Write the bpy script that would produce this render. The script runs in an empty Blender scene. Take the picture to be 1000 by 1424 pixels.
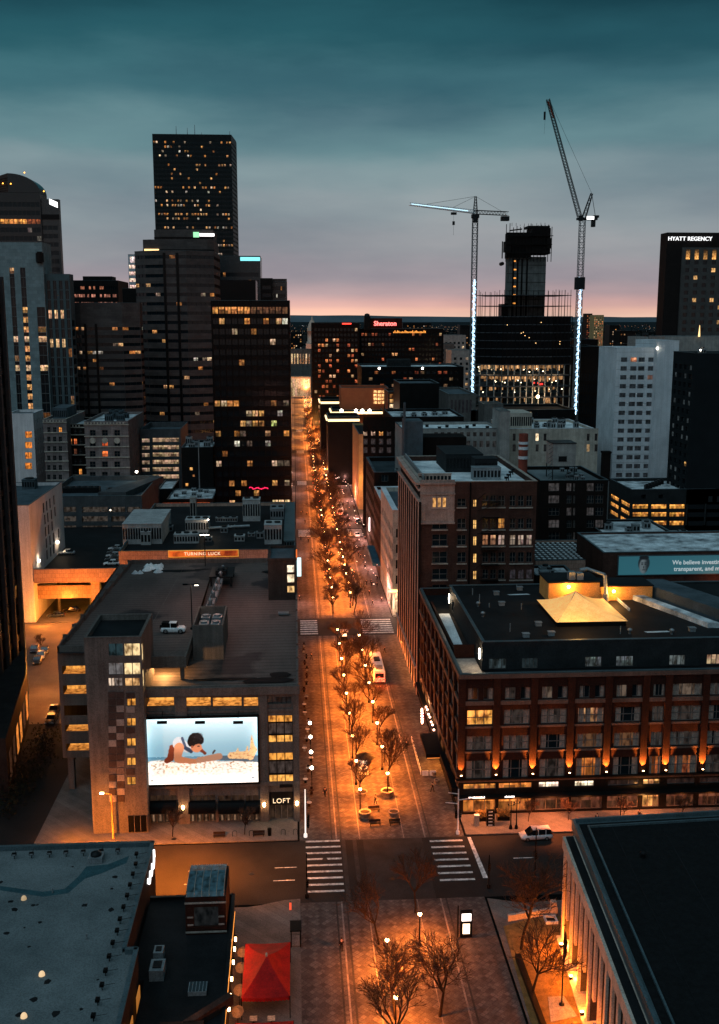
import bpy, bmesh, math, random
from mathutils import Vector, Matrix
random.seed(11)
RND = random.Random(5)
scene = bpy.context.scene
COL = scene.collection
# ------------------------------------------------------------------ camera
CAM_H = 78.0; FPX = 1449.0; PITCH = math.radians(10.52); YAW = math.radians(3.55)
cd = bpy.data.cameras.new('camera'); cam = bpy.data.objects.new('camera', cd); COL.objects.link(cam)
cam.location = (0, 0, CAM_H); cam.rotation_euler = (math.pi/2 - PITCH, 0, -YAW)
cd.sensor_fit = 'VERTICAL'; cd.sensor_height = 36; cd.lens = FPX/1424*36
cd.clip_start = .5; cd.clip_end = 90000
scene.camera = cam
_F = (math.sin(YAW)*math.cos(PITCH), math.cos(YAW)*math.cos(PITCH), -math.sin(PITCH))
_R = (math.cos(YAW), -math.sin(YAW), 0)
_U = (math.sin(YAW)*math.sin(PITCH), math.cos(YAW)*math.sin(PITCH), math.cos(PITCH))
def ray(u, v):
    a = (u-500)/FPX; b = (712-v)/FPX
    return [_F[i]+a*_R[i]+b*_U[i] for i in range(3)]
def g(u, v, z=0):                       # surveyed point of the photo on a level plane
    d = ray(u, v); t = (z-CAM_H)/d[2]; return (d[0]*t, d[1]*t)
def P(u, v, Y):                         # surveyed point on the facade plane y = Y -> (x, z)
    d = ray(u, v); t = Y/d[1]; return (d[0]*t, CAM_H+d[2]*t)
def Q(u, v, X):                         # on the plane x = X -> (y, z)
    d = ray(u, v); t = X/d[0]; return (d[1]*t, CAM_H+d[2]*t)
# ------------------------------------------------------------------ materials
def lin(c):
    return tuple(((x/255)/12.92 if x/255 <= .04045 else ((x/255+.055)/1.055)**2.4) for x in c)
def nodes(name):
    m = bpy.data.materials.new(name); m.use_nodes = True
    nt = m.node_tree; b = nt.nodes['Principled BSDF']
    return m, nt, b
def surf(name, c1, c2=None, rough=.8, scale=.4, detail=5, bump=.15, metal=0, spec=.1, stretch=(1,1,1), streak=0, fine=6):
    """two-tone noise surface with fine grain, streaks and bump"""
    lum = sum(c1)/3; kf = min(1.3, max(.35, (lum/.25)**.4)); c1 = tuple(min(.85, x*kf) for x in c1); c2 = tuple(min(.85, x*kf) for x in c2) if c2 else None; streak *= .5
    m, nt, b = nodes(name); N = nt.nodes; L = nt.links
    c2 = c2 or tuple(x*.6 for x in c1)
    tc = N.new('ShaderNodeTexCoord'); mp = N.new('ShaderNodeMapping'); mp.inputs['Scale'].default_value = stretch
    L.new(tc.outputs['Object'], mp.inputs['Vector'])
    n1 = N.new('ShaderNodeTexNoise'); n1.inputs['Scale'].default_value = scale; n1.inputs['Detail'].default_value = detail; n1.inputs['Roughness'].default_value = .65
    L.new(mp.outputs[0], n1.inputs['Vector'])
    n2 = N.new('ShaderNodeTexNoise'); n2.inputs['Scale'].default_value = fine; n2.inputs['Detail'].default_value = 3
    L.new(tc.outputs['Object'], n2.inputs['Vector'])
    r = N.new('ShaderNodeValToRGB'); r.color_ramp.elements[0].position = .35; r.color_ramp.elements[1].position = .65
    r.color_ramp.elements[0].color = (*c2, 1); r.color_ramp.elements[1].color = (*c1, 1)
    L.new(n1.outputs['Fac'], r.inputs['Fac'])
    mx = N.new('ShaderNodeMix'); mx.data_type = 'RGBA'; mx.blend_type = 'MULTIPLY'; mx.inputs['Factor'].default_value = .7
    r2 = N.new('ShaderNodeValToRGB'); r2.color_ramp.elements[0].position = .3; r2.color_ramp.elements[1].position = .6
    r2.color_ramp.elements[0].color = (.45, .45, .45, 1); r2.color_ramp.elements[1].color = (1, 1, 1, 1)
    L.new(n2.outputs['Fac'], r2.inputs['Fac'])
    L.new(r.outputs['Color'], mx.inputs[6]); L.new(r2.outputs['Color'], mx.inputs[7])
    out = mx.outputs[2]
    if streak:
        mp3 = N.new('ShaderNodeMapping'); mp3.inputs['Scale'].default_value = (1.2, 1.2, .06)
        n3 = N.new('ShaderNodeTexNoise'); n3.inputs['Scale'].default_value = 1.5; n3.inputs['Detail'].default_value = 4
        L.new(tc.outputs['Object'], mp3.inputs['Vector']); L.new(mp3.outputs[0], n3.inputs['Vector'])
        r3 = N.new('ShaderNodeValToRGB'); r3.color_ramp.elements[0].position = .38; r3.color_ramp.elements[1].position = .6
        r3.color_ramp.elements[0].color = (1-streak,)*3+(1,); r3.color_ramp.elements[1].color = (1, 1, 1, 1)
        L.new(n3.outputs['Fac'], r3.inputs['Fac'])
        m3 = N.new('ShaderNodeMix'); m3.data_type = 'RGBA'; m3.blend_type = 'MULTIPLY'; m3.inputs['Factor'].default_value = 1
        L.new(out, m3.inputs[6]); L.new(r3.outputs['Color'], m3.inputs[7]); out = m3.outputs[2]
    L.new(out, b.inputs['Base Color'])
    b.inputs['Roughness'].default_value = rough; b.inputs['Metallic'].default_value = metal
    b.inputs['Specular IOR Level'].default_value = spec
    if bump:
        bp = N.new('ShaderNodeBump'); bp.inputs['Strength'].default_value = bump; bp.inputs['Distance'].default_value = .1
        L.new(n2.outputs['Fac'], bp.inputs['Height']); L.new(bp.outputs[0], b.inputs['Normal'])
    return m
def bricky(name, c1, c2, mortar, bw=1.2, bh=.45, rough=.85, streak=0):
    m = surf(name, c1, c2, rough, .25, streak=streak); nt = m.node_tree; N = nt.nodes; L = nt.links; b = N['Principled BSDF']
    src = b.inputs['Base Color'].links[0].from_socket
    tc = N.new('ShaderNodeTexCoord'); sp = N.new('ShaderNodeSeparateXYZ'); L.new(tc.outputs['Object'], sp.inputs[0])
    ad = N.new('ShaderNodeMath'); L.new(sp.outputs[0], ad.inputs[0]); L.new(sp.outputs[1], ad.inputs[1])
    cb = N.new('ShaderNodeCombineXYZ'); L.new(ad.outputs[0], cb.inputs[0]); L.new(sp.outputs[2], cb.inputs[1])
    br = N.new('ShaderNodeTexBrick'); br.inputs['Scale'].default_value = 1; br.inputs['Brick Width'].default_value = bw
    br.inputs['Row Height'].default_value = bh; br.inputs['Mortar Size'].default_value = .03
    br.inputs['Color1'].default_value = (1, 1, 1, 1); br.inputs['Color2'].default_value = (.7, .7, .7, 1); br.inputs['Mortar'].default_value = (*mortar, 1)
    L.new(cb.outputs[0], br.inputs['Vector'])
    mx = N.new('ShaderNodeMix'); mx.data_type = 'RGBA'; mx.blend_type = 'MULTIPLY'; mx.inputs['Factor'].default_value = .8
    L.new(src, mx.inputs[6]); L.new(br.outputs['Color'], mx.inputs[7]); L.new(mx.outputs[2], b.inputs['Base Color'])
    return m
def emit(name, c, s, sample=False):
    m, nt, b = nodes(name)
    b.inputs['Base Color'].default_value = (*[min(x, 1)*.5 for x in c], 1)
    b.inputs['Emission Color'].default_value = (*c, 1); b.inputs['Emission Strength'].default_value = s
    m.cycles.emission_sampling = 'AUTO' if sample else 'NONE'
    return m
def bulb_mat(name, c, s):
    """frosted lamp glass: glows and lets the lamp inside shine through"""
    m, nt, b = nodes(name); N = nt.nodes; L = nt.links
    e = N.new('ShaderNodeEmission'); e.inputs[0].default_value = (*c, 1); e.inputs[1].default_value = s
    t = N.new('ShaderNodeBsdfTransparent'); mx = N.new('ShaderNodeMixShader'); mx.inputs[0].default_value = .2
    L.new(t.outputs[0], mx.inputs[1]); L.new(e.outputs[0], mx.inputs[2]); L.new(mx.outputs[0], N['Material Output'].inputs['Surface'])
    m.cycles.emission_sampling = 'NONE'; return m
def make_glass():
    """window glass: dark reflective pane; whatever light is on behind it comes from the face colour"""
    m, nt, b = nodes('window_glass'); N = nt.nodes; L = nt.links
    at = N.new('ShaderNodeAttribute'); at.attribute_name = 'Col'
    tc = N.new('ShaderNodeTexCoord')
    n = N.new('ShaderNodeTexNoise'); n.inputs['Scale'].default_value = .9; n.inputs['Detail'].default_value = 3
    mp = N.new('ShaderNodeMapping'); mp.inputs['Scale'].default_value = (1.6, 1.6, .9)
    L.new(tc.outputs['Object'], mp.inputs[0]); L.new(mp.outputs[0], n.inputs['Vector'])
    r = N.new('ShaderNodeValToRGB'); e = r.color_ramp.elements; e[0].position = .34; e[0].color = (.22, .17, .13, 1); e[1].position = .62; e[1].color = (1.25, 1.25, 1.25, 1)
    L.new(n.outputs['Fac'], r.inputs[0])
    mx = N.new('ShaderNodeMix'); mx.data_type = 'RGBA'; mx.blend_type = 'MULTIPLY'; mx.inputs['Factor'].default_value = 1
    L.new(at.outputs['Color'], mx.inputs[6]); L.new(r.outputs[0], mx.inputs[7])
    L.new(mx.outputs[2], b.inputs['Emission Color']); b.inputs['Emission Strength'].default_value = 1
    b.inputs['Base Color'].default_value = (.004, .009, .012, 1); b.inputs['Roughness'].default_value = .15
    b.inputs['Specular IOR Level'].default_value = .25
    m.cycles.emission_sampling = 'NONE'
    return m
def vcol(name, es=0., rough=.7, sample=False):
    m, nt, b = nodes(name); at = nt.nodes.new('ShaderNodeAttribute'); at.attribute_name = 'Col'
    nt.links.new(at.outputs['Color'], b.inputs['Base Color']); b.inputs['Roughness'].default_value = rough
    if es:
        nt.links.new(at.outputs['Color'], b.inputs['Emission Color']); b.inputs['Emission Strength'].default_value = es
    m.cycles.emission_sampling = 'AUTO' if sample else 'NONE'
    return m
M = {}
M['glass'] = make_glass()
M['concrete'] = surf('concrete', (.16, .15, .14), (.09, .085, .08), streak=.4)
M['concrete_pale'] = surf('pale_concrete', (.30, .29, .27), (.2, .19, .18), streak=.35)
M['white_wall'] = surf('white_render', (.50, .52, .54), (.38, .40, .42), scale=.15, streak=.25)
M['cream_wall'] = surf('cream_masonry', (.42, .38, .32), (.28, .25, .21), streak=.4)
M['grey_stone'] = bricky('grey_stone', (.22, .22, .22), (.13, .13, .13), (.4, .4, .4), 2.5, 1.2)
M['pink_tile'] = bricky('pink_tile_cladding', (.42, .27, .21), (.34, .21, .16), (.25, .2, .18), 1.1, 1.1)
M['dark_wall'] = surf('dark_wall', (.02, .019, .018), (.01, .01, .01), rough=.5)
M['black_glass'] = surf('black_curtain_wall', (.007, .008, .009), (.004, .004, .005), rough=.3, bump=.02, spec=.15)
M['blue_glass'] = surf('blue_curtain_wall', (.03, .042, .05), (.018, .026, .03), rough=.25, bump=.02, spec=.6)
M['pale_granite'] = bricky('pale_granite', (.22, .28, .29), (.17, .22, .23), (.5, .5, .5), 1.8, 1.4)
M['band'] = bricky('banded_granite', (.13, .11, .105), (.09, .076, .072), (.5, .5, .5), 3, 1.0)
M['brick_red'] = bricky('red_brick', (.082, .028, .018), (.045, .016, .011), (.6, .5, .45), .6, .3, streak=.3)
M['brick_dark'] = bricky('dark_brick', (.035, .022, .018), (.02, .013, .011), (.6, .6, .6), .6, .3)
M['brick_brown'] = bricky('brown_brick', (.13, .062, .047), (.075, .036, .028), (.6, .55, .5), .7, .3, streak=.35)
M['terracotta'] = surf('terracotta_trim', (.42, .30, .25), (.28, .19, .155), streak=.4)
M['roof_dark'] = surf('dark_roof_membrane', (.028, .030, .033), (.012, .0135, .015), scale=.18, rough=.7)
M['roof_grey'] = surf('grey_roof_membrane', (.17, .195, .20), (.10, .12, .125), scale=.12, rough=.75)
M['roof_blue'] = surf('blue_grey_roof', (.10, .13, .15), (.05, .07, .08), scale=.2)
M['snow'] = surf('old_snow', (.62, .68, .70), (.26, .30, .32), scale=.16, detail=8, bump=.3)
M['snow_patch'] = surf('patchy_snow_roof', (.55, .60, .62), (.07, .08, .085), scale=.22, detail=8, bump=.3)
M['trim_dark'] = surf('dark_metal_trim', (.03, .035, .038), rough=.45, metal=.3)
M['trim_teal'] = surf('teal_metal_coping', (.12, .17, .19), (.08, .12, .13), rough=.4, metal=.4)
M['trim_pale'] = surf('pale_trim', (.34, .29, .25), (.22, .18, .15), streak=.3)
M['metal'] = surf('galvanised_metal', (.30, .32, .33), (.18, .20, .21), rough=.5, metal=.6)
M['frame'] = surf('window_frame_paint', (.16, .14, .13), rough=.5)
M['frame_dark'] = surf('dark_window_frame', (.02, .02, .02), rough=.5)
M['asphalt'] = surf('asphalt', (.045, .042, .040), (.024, .023, .022), scale=.12, detail=8, bump=.3, rough=.85, spec=.12)
M['pavement'] = bricky('pavement_slabs', (.19, .17, .155), (.12, .11, .10), (.4, .4, .4), 1.5, 1.5)
M['paint'] = surf('road_paint', (.62, .62, .60), (.16, .16, .155), scale=1.6, detail=10, bump=0)
M['bark'] = surf('bark', (.055, .035, .025), (.03, .02, .014), scale=3)
M['lamp_metal'] = surf('black_lamp_metal', (.02, .02, .02), rough=.4, metal=.5)
M['bulb'] = bulb_mat('lamp_globe_light', (1, .60, .26), 60)
M['bulb_white'] = bulb_mat('white_lamp_light', (1, .90, .74), 55)
M['led'] = emit('led_strip', (.50, .76, 1), 3.2)
M['sign_white'] = emit('white_sign_light', (1, .97, .95), 2.6)
M['sign_red'] = emit('red_sign_light', (1, .05, .03), 3)
M['sign_pink'] = emit('pink_sign_light', (1, .02, .10), 1.6)
M['sign_warm'] = emit('warm_light_strip', (1, .62, .25), 2.2)
M['orange_glow'] = emit('orange_light_strip', (1, .36, .06), 1.4)
M['red_light'] = emit('red_tail_light', (1, .03, .02), 8)
M['amber'] = emit('amber_light', (1, .4, .05), 6)
M['red_cloth'] = surf('red_canvas', (.42, .012, .010), (.26, .008, .008), rough=.7, scale=.8)
M['black'] = surf('black_cloth', (.008, .008, .009), rough=.6)
M['tan_stone'] = surf('cast_stone_columns', (.44, .37, .31), (.32, .27, .22), streak=.25)
M['rubber'] = surf('tyre_rubber', (.015, .015, .015), rough=.8)
M['chrome'] = surf('bright_metal', (.5, .5, .5), rough=.25, metal=.9)
M['soil'] = surf('soil', (.05, .035, .025), scale=2)
M['terracotta_pot'] = surf('planter_concrete', (.30, .25, .21), scale=2)
M['orange_plastic'] = surf('orange_plastic', (.8, .12, .03), rough=.5)
def paint(name, c):
    return surf(name, c, tuple(x*.85 for x in c), rough=.3, scale=1, bump=0, spec=.6)
M['car_white'] = paint('white_car_paint', (.7, .7, .7)); M['car_silver'] = paint('silver_car_paint', (.38, .38, .39))
M['car_black'] = paint('black_car_paint', (.015, .015, .016)); M['car_blue'] = paint('blue_car_paint', (.03, .06, .13)); M['car_red'] = paint('red_car_paint', (.25, .02, .015))
# ------------------------------------------------------------------ mesh builder and tagging
def tag(o, label=None, cat=None, group=None, kind=None):
    if label: o['label'] = label
    if cat: o['category'] = cat
    if group: o['group'] = group
    if kind: o['kind'] = kind
    return o
ORG = {}
def thing(name, label, cat, loc=(0, 0, 0), group=None):
    o = bpy.data.objects.new(name, None); COL.objects.link(o); o.location = loc; o.empty_display_size = .5
    ORG[o.name] = Vector(loc)
    return tag(o, label, cat, group)
class MB:
    def __init__(s): s.v = []; s.f = []; s.m = []; s.c = []; s.sm = []
    def face(s, pts, mi=0, col=(0, 0, 0), sm=False):
        k = len(s.v); s.v += [tuple(p) for p in pts]; s.f.append(tuple(range(k, k+len(pts)))); s.m.append(mi); s.c.append(col); s.sm.append(sm)
    def mesh(s, pts, faces, mi=0, col=(0, 0, 0), sm=False):
        k = len(s.v); s.v += [tuple(p) for p in pts]
        for f in faces:
            s.f.append(tuple(k+i for i in f)); s.m.append(mi); s.c.append(col); s.sm.append(sm)
    def prism(s, poly, z0, z1, mi=0, col=(0, 0, 0), top=None):
        n = len(poly); a = sum(poly[i][0]*poly[(i+1) % n][1]-poly[(i+1) % n][0]*poly[i][1] for i in range(n))
        if a < 0: poly = poly[::-1]
        pts = [(x, y, z0) for x, y in poly]+[(x, y, z1) for x, y in poly]
        fs = [(i, (i+1) % n, (i+1) % n+n, i+n) for i in range(n)]
        s.mesh(pts, fs, mi, col); s.face([pts[i] for i in range(n-1, -1, -1)], mi, col); s.face(pts[n:], mi if top is None else top, col)
    def box(s, x0, x1, y0, y1, z0, z1, mi=0, col=(0, 0, 0), top=None):
        s.prism([(x0, y0), (x1, y0), (x1, y1), (x0, y1)], z0, z1, mi, col, top)
    def obox(s, Fr, s0, s1, n0, n1, z0, z1, mi=0, col=(0, 0, 0)):
        O, D, Nn = Fr
        s.prism([(O[0]+D[0]*a+Nn[0]*b, O[1]+D[1]*a+Nn[1]*b) for a, b in ((s0, n0), (s1, n0), (s1, n1), (s0, n1))], z0, z1, mi, col)
    def tube(s, p0, p1, r0, r1=None, n=6, mi=0, col=(0, 0, 0), caps=True, sm=True):
        r1 = r0 if r1 is None else r1
        p0 = Vector(p0); p1 = Vector(p1); d = (p1-p0)
        if d.length < 1e-6: return
        d.normalize(); a = Vector((0, 0, 1)) if abs(d.z) < .9 else Vector((1, 0, 0))
        u = d.cross(a).normalized(); w = d.cross(u)
        pts = [p0+(u*math.cos(2*math.pi*i/n)+w*math.sin(2*math.pi*i/n))*r0 for i in range(n)]+[p1+(u*math.cos(2*math.pi*i/n)+w*math.sin(2*math.pi*i/n))*r1 for i in range(n)]
        s.mesh(pts, [(i, i+n, (i+1) % n+n, (i+1) % n) for i in range(n)], mi, col, sm)
        if caps: s.face(pts[:n], mi, col); s.face(pts[n:][::-1], mi, col)
    def lathe(s, c, prof, n=12, mi=0, col=(0, 0, 0), sm=True):
        pts = []
        for r, z in prof:
            for i in range(n): pts.append((c[0]+r*math.cos(2*math.pi*i/n), c[1]+r*math.sin(2*math.pi*i/n), c[2]+z))
        fs = []
        for k in range(len(prof)-1):
            for i in range(n):
                fs.append((k*n+i, k*n+(i+1) % n, (k+1)*n+(i+1) % n, (k+1)*n+i))
        s.mesh(pts, fs, mi, col, sm)
        s.face(pts[:n][::-1], mi, col); s.face(pts[-n:], mi, col)
    def ball(s, c, r, n=10, mi=0, col=(0, 0, 0)):
        s.lathe(c, [(max(r*math.sin(math.pi*k/n), .001), -r*math.cos(math.pi*k/n)) for k in range(n+1)], n+2, mi, col)
    def build(s, name, mats, parent=None, label=None, kind=None):
        if not isinstance(mats, (list, tuple)): mats = [mats]
        off = Vector((0, 0, 0))
        if parent is not None:
            q = parent
            while q is not None: off += q.location; q = q.parent
        me = bpy.data.meshes.new(name)
        me.from_pydata([(a-off[0], b-off[1], c-off[2]) for a, b, c in s.v], [], s.f)
        for mt in mats: me.materials.append(M[mt] if isinstance(mt, str) else mt)
        me.polygons.foreach_set('material_index', s.m); me.polygons.foreach_set('use_smooth', s.sm)
        if any(c != (0, 0, 0) for c in s.c) or 'glass' in mats:
            at = me.color_attributes.new('Col', 'FLOAT_COLOR', 'CORNER'); arr = []
            for f, c in zip(s.f, s.c): arr += [c[0], c[1], c[2], 1.]*len(f)
            at.data.foreach_set('color', arr)
        me.update()
        o = bpy.data.objects.new(name, me); COL.objects.link(o)
        if parent is not None: o.parent = parent
        if label: o['label'] = label
        if kind: o['kind'] = kind
        return o
def copy_tree(o, parent=None):
    c = o.copy(); COL.objects.link(c); c.parent = parent
    for ch in o.children: copy_tree(ch, c)
    return c
def text_mesh(body, size, loc, rotz, mat, name='lettering', parent=None, extrude=.04, rotx=math.pi/2, align='LEFT', bold=0, spacing=1):
    cu = bpy.data.curves.new(name, 'FONT'); cu.body = body; cu.size = size; cu.extrude = extrude; cu.align_x = align; cu.offset = bold; cu.space_character = spacing
    t = bpy.data.objects.new(name+'_curve', cu); COL.objects.link(t)
    dg = bpy.context.evaluated_depsgraph_get(); dg.update()
    me = bpy.data.meshes.new_from_object(t.evaluated_get(dg)); bpy.data.objects.remove(t); bpy.data.curves.remove(cu)
    me.materials.clear(); me.materials.append(M[mat] if isinstance(mat, str) else mat)
    me.transform(Matrix.Rotation(rotz, 4, 'Z') @ Matrix.Rotation(rotx, 4, 'X'))
    o = bpy.data.objects.new(name, me); COL.objects.link(o)
    off = Vector(loc)
    q = parent
    while q is not None: off -= q.location; q = q.parent
    o.location = off
    if parent is not None: o.parent = parent
    return o
LK = 7.0
def lamp(name, loc, e, c=(1, .40, .09), r=.15, parent=None, spot=None, target=None):
    l = bpy.data.lights.new(name, 'SPOT' if spot else 'POINT'); l.energy = e*LK; l.color = c; l.shadow_soft_size = r
    o = bpy.data.objects.new(name, l); COL.objects.link(o)
    off = Vector(loc)
    if parent is not None:
        q = parent
        while q is not None: off -= q.location; q = q.parent
        o.parent = parent
    o.location = off
    if spot:
        l.spot_size = math.radians(spot); l.spot_blend = .6
        d = Vector(target)-Vector(loc); o.rotation_euler = d.to_track_quat('-Z', 'Y').to_euler()
    return o
# ------------------------------------------------------------------ lit window colours
DARK = (0, 0, 0)
def warm(k=1.):
    return RND.choice([(.8*k, .75*k, .62*k), (.35*k, .26*k, .18*k), (1.0*k, .50*k, .17*k), (1.1*k, .62*k, .28*k), (.8*k, .30*k, .07*k), (1.1*k, .78*k, .48*k), (.55*k, .22*k, .06*k), (.9*k, .42*k, .12*k)])
def orange(k=1.): return RND.choice([(1.*k, .33*k, .05*k), (.85*k, .25*k, .035*k), (1.1*k, .45*k, .10*k)])
def lit(p, k=1., fn=warm):
    return fn(k*RND.uniform(.3, 1.3)) if RND.random() < p else DARK
def panel(mb, Fr, L, z0, z1, holes, depth=.3, mi=0, s0=0):
    """a wall sheet with real recessed openings; holes = (s0, s1, z0, z1)"""
    O, D, Nn = Fr
    ss = sorted(set([s0, L]+[round(h[0], 4) for h in holes]+[round(h[1], 4) for h in holes]))
    zz = sorted(set([z0, z1]+[round(h[2], 4) for h in holes]+[round(h[3], 4) for h in holes]))
    pt = lambda s, z, n=0.: (O[0]+D[0]*s+Nn[0]*n, O[1]+D[1]*s+Nn[1]*n, z)
    hs = [(round(a, 4), round(b, 4), round(c, 4), round(d, 4)) for a, b, c, d in holes]
    for j in range(len(zz)-1):
        zm = (zz[j]+zz[j+1])/2; row = [h for h in hs if h[2] < zm < h[3]]
        run = None
        for i in range(len(ss)-1):
            sm = (ss[i]+ss[i+1])/2
            inside = any(h[0] < sm < h[1] for h in row)
            if not inside:
                if run is None: run = ss[i]
            if (inside or i == len(ss)-2) and run is not None:
                e = ss[i] if inside else ss[i+1]
                mb.face([pt(run, zz[j]), pt(e, zz[j]), pt(e, zz[j+1]), pt(run, zz[j+1])], mi); run = None
    for a, b, c, d in hs:
        for q in (((a, c), (b, c)), ((b, c), (b, d)), ((b, d), (a, d)), ((a, d), (a, c))):
            (sa, za), (sb, zb) = q
            mb.face([pt(sa, za), pt(sb, zb), pt(sb, zb, -depth), pt(sa, za, -depth)], mi)
class Bld:
    def __init__(s, name, label, cat, x0, x1, y0, y1, z1, wall, z0=0, group=None, mi=0):
        s.x0, s.x1, s.y0, s.y1, s.z0, s.z1 = x0, x1, y0, y1, z0, z1
        s.root = thing(name, label, cat, ((x0+x1)/2, (y0+y1)/2, z0), group)
        s.wall = MB(); s.wm = wall; s.W = []; s.done = set()
    def frame(s, side):
        return {'S': ((s.x0, s.y0), (1, 0), (0, -1)), 'E': ((s.x1, s.y0), (0, 1), (1, 0)), 'W': ((s.x0, s.y1), (0, -1), (-1, 0)), 'N': ((s.x1, s.y1), (-1, 0), (0, 1))}[side]
    def length(s, side): return s.x1-s.x0 if side in 'SN' else s.y1-s.y0
    def side(s, side, wins=(), depth=.3, mi=0, z0=None, z1=None):
        """wins = (s0, s1, z0, z1, colour, (nx, nz) or None)"""
        Fr = s.frame(side); s.done.add(side)
        panel(s.wall, Fr, s.length(side), s.z0 if z0 is None else z0, s.z1 if z1 is None else z1, [w[:4] for w in wins], depth, mi)
        for w in wins: s.W.append((Fr, depth)+tuple(w))
    def custom(s, Fr, L, wins, z0, z1, depth=.3, mi=0):
        panel(s.wall, Fr, L, z0, z1, [w[:4] for w in wins], depth, mi)
        for w in wins: s.W.append((Fr, depth)+tuple(w))
    def finish(s, roof='roof_dark', parapet=.9, pw=.35, cap=100, cop=None, poly=None, name='window', framemat='frame', split=False, roofz=None):
        for sd in 'SEWN':
            if sd not in s.done and poly is None: s.side(sd)
        pl = poly or [(s.x0, s.y0), (s.x1, s.y0), (s.x1, s.y1), (s.x0, s.y1)]
        rz = s.z1-parapet if roofz is None else roofz
        ws = [s.wm] if isinstance(s.wm, str) else list(s.wm)
        # parapet: inner faces and coping ring
        cx = sum(p[0] for p in pl)/len(pl); cy = sum(p[1] for p in pl)/len(pl)
        n = len(pl); a = sum(pl[i][0]*pl[(i+1) % n][1]-pl[(i+1) % n][0]*pl[i][1] for i in range(n))
        if a < 0: pl = pl[::-1]
        inn = []
        for i in range(n):
            p0 = Vector(pl[i-1]); p1 = Vector(pl[i]); p2 = Vector(pl[(i+1) % n])
            d1 = (p1-p0).normalized(); d2 = (p2-p1).normalized(); n1 = Vector((-d1.y, d1.x)); n2 = Vector((-d2.y, d2.x))
            b = n1+n2; b = b*(1/max(.3, b.dot(n1))); inn.append(p1+b*pw)
        cp = MB()
        for i in range(n):
            j = (i+1) % n
            s.wall.face([(*inn[j], rz), (*inn[i], rz), (*inn[i], s.z1), (*inn[j], s.z1)])
            cp.prism([tuple(Vector(pl[i])+(Vector(pl[i])-inn[i])*.15), tuple(Vector(pl[j])+(Vector(pl[j])-inn[j])*.15), tuple(inn[j]), tuple(inn[i])], s.z1, s.z1+.12)
        s.wall.build('wall', ws, s.root)
        cp.build('coping', cop or 'trim_teal', s.root)
        r = MB(); r.face([(*p, rz) for p in inn]); r.build('roof', roof, s.root)
        # windows: nearest ones as parts of their own, the remainder as one part
        cen = Vector((0, 0, CAM_H))
        def dist(w):
            (O, D, Nn), dp, a, b, c, d = w[:6]
            return (Vector((O[0]+D[0]*(a+b)/2, O[1]+D[1]*(a+b)/2, (c+d)/2))-cen).length
        s.W.sort(key=dist)
        rest = MB(); nr = 0
        for k, w in enumerate(s.W):
            Fr, dp, a, b, c, d, col, mul = w[:8]
            O, D, Nn = Fr
            solo = k < cap
            mb = MB() if solo else rest
            pt = lambda q, z, n: (O[0]+D[0]*q+Nn[0]*n, O[1]+D[1]*q+Nn[1]*n, z)
            pane = MB() if (split and solo) else mb
            if max(col) > .12 and b-a > 1.2:   # lit rooms: bright ceiling zone above, furniture and blinds below
                nn = max(2, min(9, int((b-a)/.8))); zm = c+(d-c)*RND.uniform(.45, .7)
                for q in range(nn):
                    s0, s1 = a+(b-a)*q/nn, a+(b-a)*(q+1)/nn; k0 = RND.uniform(.15, .9); k1 = RND.uniform(.6, 1.35); cl = lambda k_: (col[0]*k_, col[1]*k_*RND.uniform(.85, 1.1), col[2]*k_)
                    pane.face([pt(s0, c, -dp), pt(s1, c, -dp), pt(s1, zm, -dp), pt(s0, zm, -dp)], 0, cl(k0)); pane.face([pt(s0, zm, -dp), pt(s1, zm, -dp), pt(s1, d, -dp), pt(s0, d, -dp)], 0, cl(k1))
            else: pane.face([pt(a, c, -dp), pt(b, c, -dp), pt(b, d, -dp), pt(a, d, -dp)], 0, col)
            if mul:
                t = w[8] if len(w) > 8 else .05
                fm = 0 if (split and solo) else 1
                for q in range(1, mul[0]):
                    x = a+(b-a)*q/mul[0]; mb.obox(Fr, x-t, x+t, -dp+.01, -dp+.09, c, d, fm)
                for q in range(1, mul[1]):
                    z = c+(d-c)*q/mul[1]; mb.obox(Fr, a, b, -dp+.012, -dp+.07, z-t, z+t, fm)
                for x0_, x1_ in ((a, a+t*1.5), (b-t*1.5, b)): mb.obox(Fr, x0_, x1_, -dp+.01, -dp+.1, c, d, fm)
                for z0_, z1_ in ((c, c+t*1.5), (d-t*1.5, d)): mb.obox(Fr, a+t*1.5, b-t*1.5, -dp+.01, -dp+.1, z0_, z1_, fm)
            if solo:
                if split:
                    fo = mb.build('window', framemat, s.root); pane.build('pane', 'glass', fo)
                    if len(w) > 9 and w[9]:   # curtains hanging just inside, seen in front of the dark room
                        cu = MB()
                        for (ca, cb) in w[9]:
                            m_ = max(2, int((cb-ca)/.18))
                            for q in range(m_):
                                e0 = ca+(cb-ca)*q/m_; e1 = ca+(cb-ca)*(q+1)/m_; dn = .03 if q % 2 else .008
                                cu.face([pt(e0, c+.08, -dp+.012+.03-dn), pt(e1, c+.08, -dp+.012+dn), pt(e1, d-.08, -dp+.012+dn), pt(e0, d-.08, -dp+.012+.03-dn)])
                        cu.build('curtain', 'curtain', fo)
                else: mb.build(name, ['glass', framemat], s.root)
            else: nr += 1
        if nr: rest.build(name, ['glass', framemat], s.root, kind='stuff')
        return s.root
def grid(L, n, w, z0, fh, rows, h, m0=1., m1=None, colf=None, mul=None, sill=1.):
    """n evenly spaced windows of width w on each of the floors"""
    m1 = m0 if m1 is None else m1
    out = []; st = (L-m0-m1)/n
    for r in range(rows):
        for i in range(n):
            c = m0+st*(i+.5); z = z0+r*fh+sill
            out.append((c-w/2, c+w/2, z, z+h, colf(r, i) if colf else DARK, mul))
    return out
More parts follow.
